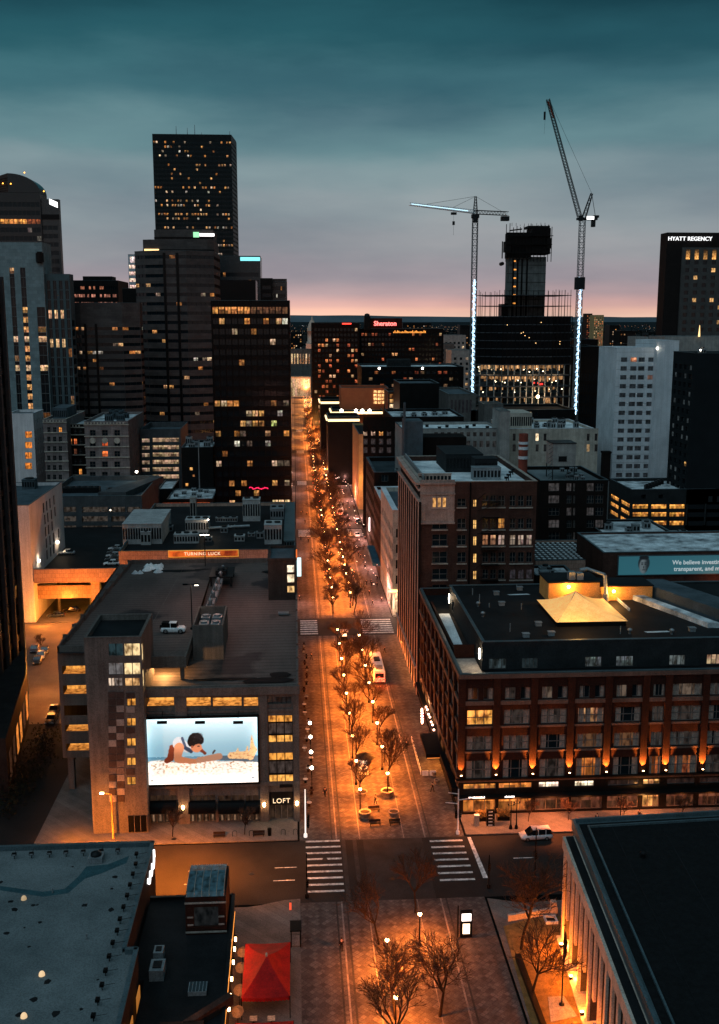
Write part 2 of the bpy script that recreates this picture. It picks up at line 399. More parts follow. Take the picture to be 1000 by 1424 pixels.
def roof_box(b, x0, x1, y0, y1, z0, h, mat='metal', fan=True, name='roof_unit'):
    mb = MB(); mb.box(x0, x1, y0, y1, z0, z0+h)
    w = x1-x0; d = y1-y0
    mb.box(x0-.08, x1+.08, y0-.08, y1+.08, z0+h, z0+h+.12)
    k = max(2, int(w/.7))
    for i in range(k):   # louvres
        a = x0+w*(i+.15)/k; mb.box(a, a+w*.65/k, y0-.05, y0-.001, z0+h*.25, z0+h*.8, 1)
    if fan:
        q = max(1, int(w/2))
        for i in range(q):
            mb.lathe((x0+w*(i+.5)/q, (y0+y1)/2, z0+h+.12), [(min(w/q, d)*.36, 0), (min(w/q, d)*.36, .35), (min(w/q, d)*.3, .36)], 10, 1)
    return mb.build(name, [mat, 'trim_dark'], b)
def pipes(b, pts, z, mat='metal'):
    for (x, y, h) in pts:
        mb = MB(); mb.tube((x, y, z), (x, y, z+h), .12, .12, 6); mb.tube((x, y, z+h), (x, y, z+h+.2), .2, .2, 8); mb.build('vent_pipe', mat, b)
M['curtain'] = surf('curtain_cloth', (.30, .24, .20), (.18, .14, .12), scale=2, rough=.9)
M['gravel'] = surf('dark_gravel_roof', (.022, .024, .026), (.012, .013, .014), scale=1.5, fine=9, rough=.9, bump=.3)
M['lit_stone'] = surf('pale_inner_wall', (.40, .32, .24), (.3, .24, .18), streak=.3)
M['glow_pole'] = emit('bright_pole', (1, .93, .85), .9)  # pole brightness put in as a glow of the material
M['sign_gold'] = emit('gold_sign_rim', (1, .5, .08), .5)
M['sign_cream'] = emit('cream_letters', (1, .78, .5), 1.0)
M['banner_orange2'] = emit('orange_corner_sign', (1, .22, .04), .7)
M['banner_orange'] = surf('banner_base', (.8, .2, .05))
M['ground'] = surf('city_ground', (.020, .022, .020), (.012, .013, .012), scale=.01, detail=8, bump=0, rough=1, spec=0)
M['strip'] = surf('pale_granite_strip', (.24, .21, .19), (.12, .105, .1), scale=.6)
M['strip_dark'] = surf('worn_lane', (.07, .065, .062), (.045, .042, .04), scale=.5)
M['plaza'] = surf('plaza_paving', (.22, .17, .13), (.13, .10, .08), scale=.1, bump=.05)
M['lawn'] = surf('winter_grass', (.26, .17, .06), (.13, .09, .03), scale=1.2, detail=8, bump=.5, fine=20)
M['hills'] = surf('far_hills', (.13, .16, .18), (.09, .115, .13), scale=.001, bump=0, rough=1, spec=0)  # blue-grey tone holds painted distance haze
M['garage_concrete'] = surf('brown_concrete', (.17, .145, .13), (.115, .098, .088), scale=.22, streak=.45)
M['concrete_brown'] = surf('dark_brown_concrete', (.07, .06, .055), (.04, .035, .03), streak=.4)
M['penthouse_wall'] = surf('penthouse_cladding', (.04, .045, .048), (.025, .028, .03), scale=.4)
M['band_stone'] = surf('brown_stone_band', (.16, .11, .09), (.10, .07, .058), streak=.3)
M['tent_cream'] = surf('cream_fabric', (.75, .52, .26), (.58, .38, .18), scale=.8, rough=.6)
M['tent_orange'] = surf('ochre_panel', (.62, .30, .09), (.5, .22, .06), scale=.5)
M['stain'] = surf('wet_stain', (.018, .019, .02), rough=.7, spec=.1, bump=0)
M['patch_teal'] = surf('teal_patch', (.05, .13, .15), (.035, .085, .1))
M['store_wall'] = surf('dark_brown_render', (.06, .052, .05), (.035, .03, .03), streak=.3)
M['orange_dim'] = emit('dim_orange_window', (1, .35, .06), .35)
M['edge_wall'] = surf('very_dark_panel', (.014, .014, .015), (.008, .008, .009), rough=.5)
M['edge_strip'] = surf('grey_stone_strip', (.085, .09, .095), (.06, .06, .065), streak=.2)
M['roof_box_pale'] = surf('pale_roof_plant', (.36, .36, .35), (.24, .24, .24), streak=.3)
M['white_wall_dim'] = surf('white_side_wall', (.60, .55, .54), (.46, .42, .42), scale=.1, streak=.3)
M['garage_grey'] = surf('grey_garage_concrete', (.11, .115, .12), (.07, .073, .077), streak=.3)
M['old_pale'] = bricky('old_pink_stone', (.27, .22, .21), (.19, .155, .15), (.5, .5, .5), 1.6, .8, streak=.4)
M['tall_wall'] = surf('dark_teal_granite', (.018, .032, .036), (.011, .02, .024), rough=.5)
M['granite_blue'] = surf('blue_granite', (.10, .14, .15), (.07, .10, .11), streak=.2)
M['blue_glass_dark'] = surf('dark_blue_curtain_wall', (.016, .026, .033), (.010, .016, .021), rough=.22, spec=.5, bump=.02)
M['terracotta_dim'] = surf('terracotta_bay', (.36, .25, .21), (.24, .165, .14), streak=.4)
M['roof_blue_dark'] = surf('dark_blue_roof', (.055, .08, .09), (.03, .045, .052), scale=.15)
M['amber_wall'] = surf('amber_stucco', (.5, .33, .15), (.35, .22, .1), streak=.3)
M['stack_red'] = surf('faded_red_paint', (.30, .075, .05), (.2, .05, .035), streak=.4)
M['dark_teal_wall'] = surf('dark_teal_wall', (.022, .030, .035), (.016, .022, .026), scale=.2)
M['pale_letter'] = emit('pale_letter', (.62, .72, .74), .55)
M['slab_brown'] = surf('dark_brown_slab', (.035, .026, .024), (.024, .018, .017))
M['slab_grey'] = surf('grey_brown_grid', (.11, .105, .10), (.08, .075, .072))
M['wrap'] = surf('black_wrap', (.012, .014, .018), (.006, .007, .009), rough=.35, scale=.4)
M['wrap2'] = surf('dark_slab_edge', (.085, .09, .10), bump=0)
M['core_concrete'] = surf('raw_core_concrete', (.17, .175, .17), (.11, .115, .11), streak=.4)
M['formwork'] = surf('dark_formwork', (.03, .02, .018), (.012, .010, .010), rough=.7)
M['crane_steel'] = surf('crane_steel', (.16, .18, .19), (.10, .115, .12), rough=.5, metal=.3, bump=0)
M['crane_dark'] = surf('dark_crane_steel', (.035, .04, .045), rough=.5, bump=0)
M['crane_pale'] = surf('pale_crane_paint', (.62, .68, .70), (.4, .45, .47), bump=0)
M['crane_dark2'] = surf('boom_steel', (.05, .06, .065), rough=.5, bump=0)
M['hotel_dark'] = surf('dark_red_slab', (.014, .010, .010), (.008, .007, .007))
M['civic'] = surf('floodlit_stone', (.5, .36, .28), (.4, .28, .22), streak=.2)
M['orange_wall'] = surf('orange_render', (.5, .13, .05), (.42, .10, .04))
M['shade_stone'] = surf('painted_shade_stone', (.09, .07, .055), (.06, .045, .035))  # stone tone with shade painted in, for column sides
M['twig'] = surf('twigs', (.11, .062, .04), (.06, .035, .025), scale=3, bump=0)
M['car_glass'] = surf('car_glass', (.015, .017, .02), rough=.08, bump=0, spec=.8)
M['headlamp_glass'] = surf('headlamp_glass', (.7, .7, .7), rough=.1, bump=0)
M['tail_lens'] = surf('tail_lens', (.3, .01, .01), rough=.2, bump=0)
M['sign_warm2'] = emit('cart_light', (1, .8, .6), 1.3)
M['table_wood'] = surf('pale_table_wood', (.6, .42, .28), scale=3)
M['beige_cloth'] = surf('beige_canvas', (.28, .18, .11), (.2, .13, .08), scale=2)
M['skin'] = surf('skin', (.45, .27, .19), (.4, .23, .16), bump=0)
# ================================================================== SETTING
def sheet(name, pts, z, mat, kind='structure'):
    mb = MB(); mb.face([(x, y, z) for x, y in pts]); return mb.build(name, mat, kind=kind)
def rect(x0, x1, y0, y1): return [(x0, y0), (x1, y0), (x1, y1), (x0, y1)]

sheet('ground', rect(-40000, 40000, -2000, 60000), -.02, 'ground')
# granite pavers of the mall, laid in a diagonal diamond pattern
def make_pavers():
    m = surf('granite_pavers', (.17, .15, .14), (.095, .085, .08), rough=.85, scale=.08, bump=.1, detail=8, spec=.12); nt = m.node_tree; N = nt.nodes; L = nt.links; b = N['Principled BSDF']
    src = b.inputs['Base Color'].links[0].from_socket
    tc = N.new('ShaderNodeTexCoord'); mp = N.new('ShaderNodeMapping'); mp.inputs['Rotation'].default_value = (0, 0, math.radians(45)); mp.inputs['Scale'].default_value = (1, 1, 1)
    L.new(tc.outputs['Object'], mp.inputs[0])
    br = N.new('ShaderNodeTexBrick'); br.offset = 0; br.inputs['Scale'].default_value = 1; br.inputs['Brick Width'].default_value = .62; br.inputs['Row Height'].default_value = .62; br.inputs['Mortar Size'].default_value = .04
    br.inputs['Color1'].default_value = (1, .96, .94, 1); br.inputs['Color2'].default_value = (.42, .38, .37, 1); br.inputs['Mortar'].default_value = (.45, .42, .4, 1)
    L.new(mp.outputs[0], br.inputs['Vector'])
    ck = N.new('ShaderNodeTexChecker'); ck.inputs['Scale'].default_value = .8; ck.inputs['Color1'].default_value = (1, 1, 1, 1); ck.inputs['Color2'].default_value = (.72, .7, .7, 1)
    L.new(mp.outputs[0], ck.inputs['Vector'])
    a = N.new('ShaderNodeMix'); a.data_type = 'RGBA'; a.blend_type = 'MULTIPLY'; a.inputs['Factor'].default_value = .8; L.new(src, a.inputs[6]); L.new(br.outputs['Color'], a.inputs[7])
    a2 = N.new('ShaderNodeMix'); a2.data_type = 'RGBA'; a2.blend_type = 'MULTIPLY'; a2.inputs['Factor'].default_value = .8; L.new(a.outputs[2], a2.inputs[6]); L.new(ck.outputs['Color'], a2.inputs[7])
    L.new(a2.outputs[2], b.inputs['Base Color']); return m
M['pavers'] = make_pavers()


PITCHB = 119.5                                   # one city block along the mall
CROSS = [(129.6, 146.6), (250.5, 266.0)]
for k in range(1, 8): CROSS.append((250.5+k*PITCHB, 266+k*PITCHB))
MX0, MX1 = 0.0, 25.2
prev = 60
for a, b in CROSS:
    sheet('mall_paving', rect(MX0, MX1, prev, a), .006, 'pavers')
    for x, w in ((5.6, .22), (9.15, .16), (15.9, .12), (19.15, .22)):
        sheet('kerb_strip', rect(x-w/2, x+w/2, prev, a), .012, 'strip')
    for x in (4.9, 6.3, 19.9): sheet('paving_channel', rect(x-.12, x+.12, prev, a), .011, 'strip_dark')
    sheet('cross_street_road', rect(-260, 320, a, b), .002, 'asphalt')
    prev = b
sheet('mall_paving', rect(MX0, MX1, prev, 1500), .006, 'pavers')
# wheel tracks of the shuttle lane where it crosses the near junction
for x in (6.6, 8.3): sheet('wheel_track', rect(x-.3, x+.3, 129.6, 146.6), .007, 'strip_dark')
sheet('junction_patch', rect(9.6, 18.6, 129.6, 146.6), .0065, surf('patched_asphalt', (.062, .058, .056), (.036, .034, .033), scale=.3, detail=7))
# avenues parallel to the mall
sheet('avenue_road', rect(-95, -75, -100, 1500), .004, 'asphalt')
sheet('avenue_road', rect(100, 116, -100, 1500), .004, 'asphalt')
# pavements (real kerb step)
def slab(name, poly, h=.15, mat='pavement'):
    mb = MB(); mb.prism(poly, 0, h); return mb.build(name, [mat], kind='structure')
slab('pavement', rect(-57, -.3, 146.9, 154.2)); slab('pavement', rect(25.5, 110, 146.9, 158))
cr = [(-21, 126.5)]+[(-8.6, 128.9)]+[(-7.2+.6*i, 128.9+1.1*(i/12)**1.5) for i in range(1, 13)]+[(0, 130.2), (0, 60), (-9, 60), (-9, 126.5)]
slab('pavement', [(-9, 128.8), (-7.2, 128.8), (-5.5, 129.1), (-3.8, 129.7), (-2.2, 130.2), (0, 130.4), (0, 60), (-9, 60)])
slab('pavement', [(25.5, 60), (25.5, 129), (30, 127.6), (60, 129.4), (60, 126.6), (29.4, 123.8), (29.2, 60)])
for k in range(1, len(CROSS)-1):
    a, b = CROSS[k][1], CROSS[k+1][0]
    for x0, x1 in ((-75, -.3), (25.5, 100)): slab('pavement', rect(x0, x1, a+.3, b-.3), .15)
slab('pavement', rect(-57, -.3, 154.2, 250)); slab('pavement', rect(25.5, 100, 158, 250))
# plaza and lane left of the garage

slab('plaza', rect(-57, -39.6, 196, 250.2), .17, 'plaza'); slab('plaza', rect(-78, -57.05, 214.8, 250.2), .17, 'plaza')
sheet('service_lane', rect(-57, -40, 147, 196), .158, 'asphalt')
sheet('plaza_road', rect(-110, -36, 250.4, 266.2), .008, 'plaza')
# ------------------------------------------------------------------ painted markings
def mark(pts, z=.016): return sheet('road_marking', pts, z, 'paint')
for i in range(9):
    y = 132.1+i*1.76; mark(rect(.9, 6.1, y, y+.48))
for i in range(7):
    y = 134.0+i*1.86; x0 = 19.7; mark(rect(x0-.0, 24.7, y, y+.48))
mark([(25.6, 146.3), (26.1, 146.3), (26.6, 134.4), (25.9, 134.4)])
for (u0, u1, v) in ((262, 292, 1211.5), (256, 267, 1230), (382, 413, 1207), (380, 410, 1225), (714, 742, 1193.5), (850, 880, 1188)):
    x0, y = g(u0, v); x1, _ = g(u1, v); mark(rect(x0, x1, y-.09, y+.09))
for i in range(7):
    y = 252+i*1.9
    mark(rect(.8, 5.2, y, y+1.0)); mark(rect(16.5, 24.4, y, y+1.0))
for i in range(2, 6):
    a, b = CROSS[i]
    for q in range(6):
        y = a+1.5+q*2.2; mark(rect(.8, 5.2, y, y+1.0)); mark(rect(19, 24.4, y, y+1.0))
# lawn and planting bed by the columned building

mb = MB(); mb.prism([g(738, 1424), g(700, 1290), (30.0, 123.6), (34.6, 124.0), (33.2, 101.0), (31.5, 92)], .02, .22)
lawn = mb.build('lawn', 'lawn', kind='structure')
blades = MB()
for i in range(5200):
    x = RND.uniform(28.4, 34.2); y = RND.uniform(99, 123.5); a = RND.uniform(0, 6.3); h = RND.uniform(.05, .13)
    blades.face([(x, y, .22), (x+.04*math.cos(a), y+.04*math.sin(a), .22), (x+RND.uniform(-.05, .05), y+RND.uniform(-.05, .05), .22+h)])
tag(blades.build('grass', 'lawn'), 'short brown winter grass growing beside the columned building', 'grass', kind='stuff')
# ------------------------------------------------------------------ far land
hm = MB()

xs = [-30000+i*600 for i in range(101)]
hh = [35+55*abs(math.sin(i*.13+1))*(.6+.4*math.sin(i*.41))+RND.uniform(0, 14) for i in range(101)]
hm.mesh([(x, 24000, 0) for x in xs]+[(x, 24600, 60+h) for x, h in zip(xs, hh)]+[(x, 27000, 0) for x in xs],
        [(i, i+1, i+102, i+101) for i in range(100)]+[(i+101, i+102, i+203, i+202) for i in range(100)], sm=True)
hm.build('hills', 'hills', kind='structure')
sheet('far_plain', rect(-16000, 16000, 7000, 23900), .5, surf('hazy_plain', (.045, .06, .066), (.02, .028, .032), scale=.004, bump=0, rough=1, spec=0))  # paler colour stands in for distance haze over the plain
# ================================================================== LOFT PARKING GARAGE (near left)
def loft_garage():
    root = thing('parking_garage', 'tan concrete parking garage with a lit beach billboard and black shop awnings below', 'parking garage', (-15, 190, 0))
    Y = 153.3; S = ((-24.9, Y), (1, 0), (0, -1)); X0 = -24.9
    def sx(u, v): return P(u, v, Y)[0]-X0
    def zz(u, v): return P(u, v, Y)[1]
    w = MB(); holes = []; wins = []
    def hole(u0, u1, v0, v1): return (sx(u0, (v0+v1)/2), sx(u1, (v0+v1)/2), zz((u0+u1)/2, v1), zz((u0+u1)/2, v0))
    for u0, u1 in ((200, 242), (255, 293), (296, 336), (339, 359)): holes.append(('deck', hole(u0, u1, 970, 983)))
    holes.append(('dark', hole(372, 405, 969, 979)))
    holes.append(('tri', hole(373, 407, 995, 1033))); holes.append(('tri', hole(374, 408, 1047, 1089)))
    for u0, u1 in ((208, 246), (263, 300), (304, 340), (342, 361)): holes.append(('shop', hole(u0, u1, 1106, 1147)))
    holes.append(('door', hole(375, 408, 1101, 1141)))
    panel(w, S, 25.0, 0, 22.4, [h[1] for h in holes], .5)
    # projecting piers, ledges
    for u0, u1 in ((191, 204), (246, 262), (361, 373), (408, 417)):
        a, b = sx(u0, 1050), min(sx(u1, 1050), 25.0); w.obox(S, max(a, .0), b, 0, .35, 0, 21.2)
    w.obox(S, -.0, 25.15, 0, .55, 21.2, 22.5); w.obox(S, 0, 25.0, .36, .5, 6.2, 6.9); w.obox(S, 0, 25.0, .0, .2, 18.3, 18.7)
    # side wall to the mall
    E_ = ((.1, Y), (0, 1), (1, 0)); eh = []
    for fl in range(5):
        for i in range(7):
            a = 3+i*9.2; eh.append((a, a+7, 2+fl*4.1, 4.6+fl*4.1) if fl else (a, a+7, .6, 3.8))
    w2 = [e for e in eh if e[3] < 21]
    panel(w, E_, 74.8, 0, 21.6, w2, .5)
    # left wing with open decks, set back
    YL = 166.0
    x0, x1 = -39.2, -31.4
    levels = []
    for v0, v1 in ((926, 938), (953, 966), (1008, 1018), (1034, 1045)):
        levels.append((P(100, v1, YL)[1], P(100, v0, YL)[1]))
    LW = ((x0, YL), (1, 0), (0, -1)); L = x1-x0
    panel(w, LW, L, 6.0, 24.6, [(.6, L-.5, a, b) for a, b in levels]+[(.6, L-.5, *sorted((P(100, 996, YL)[1], P(100, 981, YL)[1])))], .4)
    # west flank and rear of the block
    w.face([(x0, 228.3, 6), (x0, YL, 6), (x0, YL, 24.6), (x0, 228.3, 24.6)]); w.face([(.1, 228.3, 0), (-36, 228.3, 0), (-36, 228.3, 25), (.1, 228.3, 25)])
    w.face([(x0, YL, 6), (x0, 228, 6), (x1, 228, 6), (x1, YL, 6)])
    w.box(-38.6, -37.6, YL+.5, YL+1.6, 0, 6); w.box(-38.6, -37.6, YL+20, YL+21, 0, 6)
    w.face([(-31.4, 228, 0), (-31.4, 160, 0), (-31.4, 160, 6), (-31.4, 228, 6)])
    w.build('wall', 'garage_concrete', root)
    # deck interiors behind openings, walls and floors glowing in place of deck lamps
    d = MB()
    for k, h in holes:
        a, b, c, e = h; d = MB()
        if k == 'deck':
            d.face([(X0+a-.3, Y+3.2, c-.4), (X0+b+.3, Y+3.2, c-.4), (X0+b+.3, Y+3.2, e+.3), (X0+a-.3, Y+3.2, e+.3)], 0, (1.0, .42, .08))
            d.face([(X0+a-.3, Y+.5, c-.02), (X0+b+.3, Y+.5, c-.02), (X0+b+.3, Y+3.2, c-.02), (X0+a-.3, Y+3.2, c-.02)], 0, (.75, .27, .05))
        if k == 'tri':
            t = (e-c)
            for z0, z1, cc in ((c, c+t*.27, (1.1, .5, .1)), (c+t*.72, e, (.9, .36, .06)), (c+t*.27, c+t*.72, (.05, .035, .03))):
                d.face([(X0+a, Y+.5, z0), (X0+b, Y+.5, z0), (X0+b, Y+.5, z1), (X0+a, Y+.5, z1)], 0, cc)
            for q in (0, .33, .66, 1):
                x = X0+a+(b-a)*q; d.box(x-.07, x+.07, Y+.3, Y+.48, c, e, 1)
            d.box(X0+a, X0+b, Y+.28, Y+.46, c+t*.25, c+t*.30, 1); d.box(X0+a, X0+b, Y+.28, Y+.46, c+t*.70, c+t*.74, 1)
        if k == 'dark':
            d.face([(X0+a, Y+.5, c), (X0+b, Y+.5, c), (X0+b, Y+.5, e), (X0+a, Y+.5, e)], 0, (.01, .01, .01))
            for q in (0, .2, .4, .6, .8, 1):
                x = X0+a+(b-a)*q; d.box(x-.05, x+.05, Y+.3, Y+.48, c, e, 1)
        if d.v: d.build('deck_interior', ['glass', 'frame_dark'], root)
    for a, b in levels:
        d = MB(); d.face([(x0+.6, YL+3, a-.4), (x1-.2, YL+3, a-.4), (x1-.2, YL+3, b+.3), (x0+.6, YL+3, b+.3)], 0, (.95, .38, .07))
        d.face([(x0+.6, YL+.4, a-.02), (x1-.2, YL+.4, a-.02), (x1-.2, YL+3, a-.02), (x0+.6, YL+3, a-.02)], 0, (.5, .17, .03)); d.build('deck_interior', ['glass', 'frame_dark'], root)
    for (a, b, c, e) in w2:
        k = .8 if c > 1 else .15; d = MB()
        d.face([(-.4, Y+a, c), (-.4, Y+b, c), (-.4, Y+b, e), (-.4, Y+a, e)], 0, (k, k*.4, k*.08) if RND.random() < .7 else (.02, .02, .02)); d.build('deck_interior', ['glass', 'frame_dark'], root)
    # upper decks: level on the left, ramping down to the street on the right
    r = MB()
    r.face([(-39.0, 165.2, 24.4), (-18.2, 165.2, 24.4), (-18.2, 228, 24.4), (-36.2, 228, 24.4), (-39.0, 228, 24.4)])
    n = 16
    for i in range(n):
        ya = 153.8+(228-153.8)*i/n; yb = 153.8+(228-153.8)*(i+1)/n
        za = 21.0+3.35*min(1, max(0, (ya-158)/62)); zb = 21.0+3.35*min(1, max(0, (yb-158)/62))
        xl = -24.8 if yb < 165.3 else -18.2
        r.face([(xl, ya, za), (-.2, ya, za), (-.2, yb, zb), (xl, yb, zb)])
    r.face([(-24.8, 158.9, 21.05), (-18.2, 158.9, 21.05), (-18.2, 166, 21.35), (-24.8, 166, 21.35)])
    r.face([(-24.8, 166, 21.0), (-18.2, 166, 21.0), (-18.2, 166, 24.2), (-24.8, 166, 24.2)])
    r.build('roof_deck', 'deck_top', root)
    # slab edge over the lit ramp mouth, its column, and the low parapets
    p = MB()
    p.box(-25.0, -18.0, 160.2, 165.2, 23.4, 24.4); p.box(-25.0, -18.0, 159.9, 160.2, 23.4, 25.3); p.box(-18.0, -17.7, 159.9, 182, 23.4, 25.2)
    p.box(-18.7, -18.1, 160.3, 160.9, 21.2, 23.4); p.box(-39.2, -31.5, YL, YL+.3, 24.6, 25.4)
    for i in range(10):
        ya = 166+i*6.1; p.box(-39.2+i*.26, -38.9+i*.26, ya, ya+5.7, 24.4, 25.3); p.box(-39.5+i*.26, -38.7+i*.26, ya+5.7, ya+6.1, 24.4, 25.6)
    for i in range(12):
        ya = 153.8+i*6.15; z = 22.4+3.0*min(1, max(0, (ya-158)/62)); p.box(-.25, .1, ya, ya+6, z-2.2, z)
    p.box(-36.6, .1, 228, 228.3, 24, 25.3)
    p.box(-24.9, .1, Y-.1, Y+.4, 22.5, 22.62); p.build('parapet', 'garage_concrete', root)
    # stair tower at the corner
    t = MB(); tx0, tx1, ty0, ty1, tz = -31.6, -23.2, 150.6, 163.0, 31.4
    TS = ((tx0, ty0), (1, 0), (0, -1)); th = []
    def tw(u0, u1, v0, v1): return (P(u0, (v0+v1)/2, ty0)[0]-tx0, P(u1, (v0+v1)/2, ty0)[0]-tx0, P((u0+u1)/2, v1, ty0)[1], P((u0+u1)/2, v0, ty0)[1])
    tl = [(tw(151, 171, 895, 912), (.015, .03, .035)), (tw(173, 194.5, 895, 912), (1.0, .72, .36)), (tw(151, 171, 922, 938), (.13, .12, .12)), (tw(173, 195, 922, 938), (1.0, .74, .38)),
          (tw(151, 159, 943, 954), (.8, .6, .45)), (tw(160, 170, 943, 954), (.25, .2, .18)), (tw(174, 194, 943, 954), (.9, .5, .2))]
    for v in (971, 999, 1027, 1054, 1081): tl.append((tw(177, 188.5, v, v+10.5), (1.0, .42, .07)))
    panel(t, TS, tx1-tx0, 0, tz, [h for h, c in tl], .25)
    t.face([(tx0, ty1, 0), (tx0, ty0, 0), (tx0, ty0, tz), (tx0, ty1, tz)]); t.face([(tx1, ty1, 0), (tx0, ty1, 0), (tx0, ty1, tz), (tx1, ty1, tz)])
    panel(t, ((tx1, ty0), (0, 1), (1, 0)), ty1-ty0, 0, tz, [(.3, 2.4, tz-4.1, tz-1.2), (.3, 2.4, tz-8.2, tz-5.3)], .2)
    for x0_, x1_, y0_, y1_ in ((tx0, tx1, ty0, ty0+.35), (tx0, tx1, ty1-.35, ty1), (tx0, tx0+.35, ty0+.35, ty1-.35), (tx1-.35, tx1, ty0+.35, ty1-.35)): t.box(x0_-.05, x1_+.05, y0_-.05, y1_+.05, tz, tz+.15)
    for x0_, x1_, y0_, y1_ in ((tx0+.35, tx1-.35, ty0+.35, ty0+.36), (tx0+.35, tx1-.35, ty1-.36, ty1-.35), (tx0+.35, tx0+.36, ty0+.36, ty1-.36), (tx1-.36, tx1-.35, ty0+.36, ty1-.36)): t.box(x0_, x1_, y0_, y1_, tz-.8, tz)
    st = t.build('stair_tower', 'garage_concrete', root)
    t = MB(); t.box(tx0+.37, tx1-.37, ty0+.37, ty1-.37, tz-1, tz-.8); t.build('roof', 'roof_dark', st)
    for h, c in tl:
        a, b, z0, z1 = h; q = MB(); q.face([(tx0+a, ty0+.25, z0), (tx0+b, ty0+.25, z0), (tx0+b, ty0+.25, z1), (tx0+a, ty0+.25, z1)], 0, c)
        q.obox(TS, (a+b)/2-.05, (a+b)/2+.05, -.24, -.15, z0, z1, 1); q.obox(TS, a, b, -.24, -.14, (z0+z1)/2-.04, (z0+z1)/2+.04, 1) if z1-z0 > 2 else None
        q.build('window', ['glass', 'frame_dark'], st)
    for z in (tz-4.1, tz-8.2):
        q = MB(); q.face([(tx1-.2, ty0+.3, z), (tx1-.2, ty0+2.4, z), (tx1-.2, ty0+2.4, z+2.9), (tx1-.2, ty0+.3, z+2.9)], 0, (1, .72, .36)); q.build('window', ['glass', 'frame_dark'], st)
    # checkered glass block strips down the tower
    gb = MB()
    for r_ in range(16):
        for c_ in range(2):
            u0 = 150+c_*11.2; v0 = 962+r_*9.6; a, b, z0, z1 = tw(u0+v0*.008-7, u0+10.4+v0*.008-7, v0, v0+8.8)
            k = RND.choice([0, 1, 1, 2]) if (r_+c_) % 2 else RND.choice([0, 0, 2])
            gb.obox(TS, a, b, .0, .06, z0, z1, k)
    for r_ in range(14):
        u0 = 175.5; v0 = 963+r_*9.6
        if any(abs(v0+4-(v+5)) < 9 for v in (971, 999, 1027, 1054, 1081)): continue
        a, b, z0, z1 = tw(u0, u0+12, v0, v0+8.6); gb.obox(TS, a, b, 0, .06, z0, z1, RND.choice([0, 1, 2]))
    gb.build('glass_block_strip', [surf('tile_dark', (.11, .075, .065), bump=0), surf('tile_pale', (.30, .25, .22), bump=0), surf('tile_mid', (.20, .15, .13), bump=0)], st)
    q = MB(); q.obox(TS, 5.3, 8.2, .05, .09, .3, 3.0, 0)
    for i in range(4): q.obox(TS, 5.3+i*.95, 5.38+i*.95, .09, .15, .3, 3.0, 1)
    q.build('door', ['black_glass', 'frame'], st)
    # ground floor shops: glazing, awnings, lettering, wall lights
    for i, (k, h) in enumerate([h for h in holes if h[0] in ('shop', 'door')]):
        a, b, c, e = h; q = MB(); q.face([(X0+a, Y+.5, c), (X0+b, Y+.5, c), (X0+b, Y+.5, e), (X0+a, Y+.5, e)], 0, (.035, .018, .010))
        nn = 4 if b-a > 2.4 else 2
        for j in range(nn+1):
            x = a+(b-a)*j/nn; q.obox(S, x-.05, x+.05, -.48, -.36, c, e, 1)
        for z in (c+.15, c+(e-c)*.55, e-.1): q.obox(S, a, b, -.48, -.38, z-.05, z+.05, 1)
        for j in range(nn):   # display figures lit inside
            x = a+(b-a)*(j+.5)/nn
            if k == 'shop': q.face([(X0+x-.16, Y+.47, c+.4), (X0+x+.16, Y+.47, c+.4), (X0+x+.12, Y+.47, c+1.5), (X0+x-.12, Y+.47, c+1.5)], 0, (.22, .12, .07))
        wn = q.build('shop_window' if k == 'shop' else 'shop_door', ['glass', 'frame'], root)
        if k == 'shop':
            z1 = c+(e-c)*.78; z0 = c+(e-c)*.50
            aw = MB()
            n = 6
            for j in range(n):
                t0, t1 = j/n, (j+1)/n
                f_ = lambda t: (.0+1.1*math.sin(t*math.pi/2), z1+.25-(z1-z0)*(1-math.cos(t*math.pi/2)))
                (na, za), (nb, zb) = f_(t0), f_(t1)
                aw.face([(X0+a, Y-nb, zb), (X0+b, Y-nb, zb), (X0+b, Y-na, za), (X0+a, Y-na, za)], 0)
            aw.face([(X0+a, Y-1.1, z0-.1), (X0+b, Y-1.1, z0-.1), (X0+b, Y-1.1, z0+.26), (X0+a, Y-1.1, z0+.26)], 0)
            for x in (X0+a, X0+b): aw.face([(x, Y, z1+.25), (x, Y-.8, z1-.1), (x, Y-1.1, z0), (x, Y, z0)], 0)
            ao = aw.build('awning', 'black', root)
            text_mesh('LOFT', .62, (X0+(a+b)/2, Y-1.13+.12, z0+.26), 0, surf('faded_white_%d' % i, (.6, .58, .55), bump=0), 'lettering', ao, .02, rotx=math.radians(70), align='CENTER')
        else:
            text_mesh('LOFT', 1.1, (X0+(a+b)/2, Y-.08, c+(e-c)*.62), 0, 'sign_cream', 'lettering', root, .05, align='CENTER', spacing=1.1)
            q = MB(); q.obox(S, a, b, -.36, .05, c+(e-c)*.55, e, 0); q.build('sign_panel', 'frame_dark', root)
            # doors
    for u, v in ((198, 1123), (254.5, 1123), (367.5, 1119), (413, 1117)):
        x, z = P(u, v, Y-.5); q = MB(); q.lathe((x, Y-.55, z-.35), [(.1, 0), (.2, .2), (.2, .6), (.1, .7)], 8, 0); q.box(x-.1, x+.1, Y-.5, Y-.36, z-.2, z+.1, 1)
        q.build('wall_light', ['bulb', 'lamp_metal'], root); lamp('wall_light_lamp', (x, Y-.95, z), 22, (1, .45, .15), .15, root)
    # three gooseneck lamps over the billboard
    for u in (225, 278, 331):
        x, z = P(u, 1005, Y-2); q = MB(); q.tube((x, Y-.3, z+1.2), (x, Y-1.7, z+.6), .05); q.box(x-.75, x+.75, Y-1.9, Y-1.5, z-.25, z+.1, 0)
        q.build('billboard_lamp', ['lamp_metal'], root)
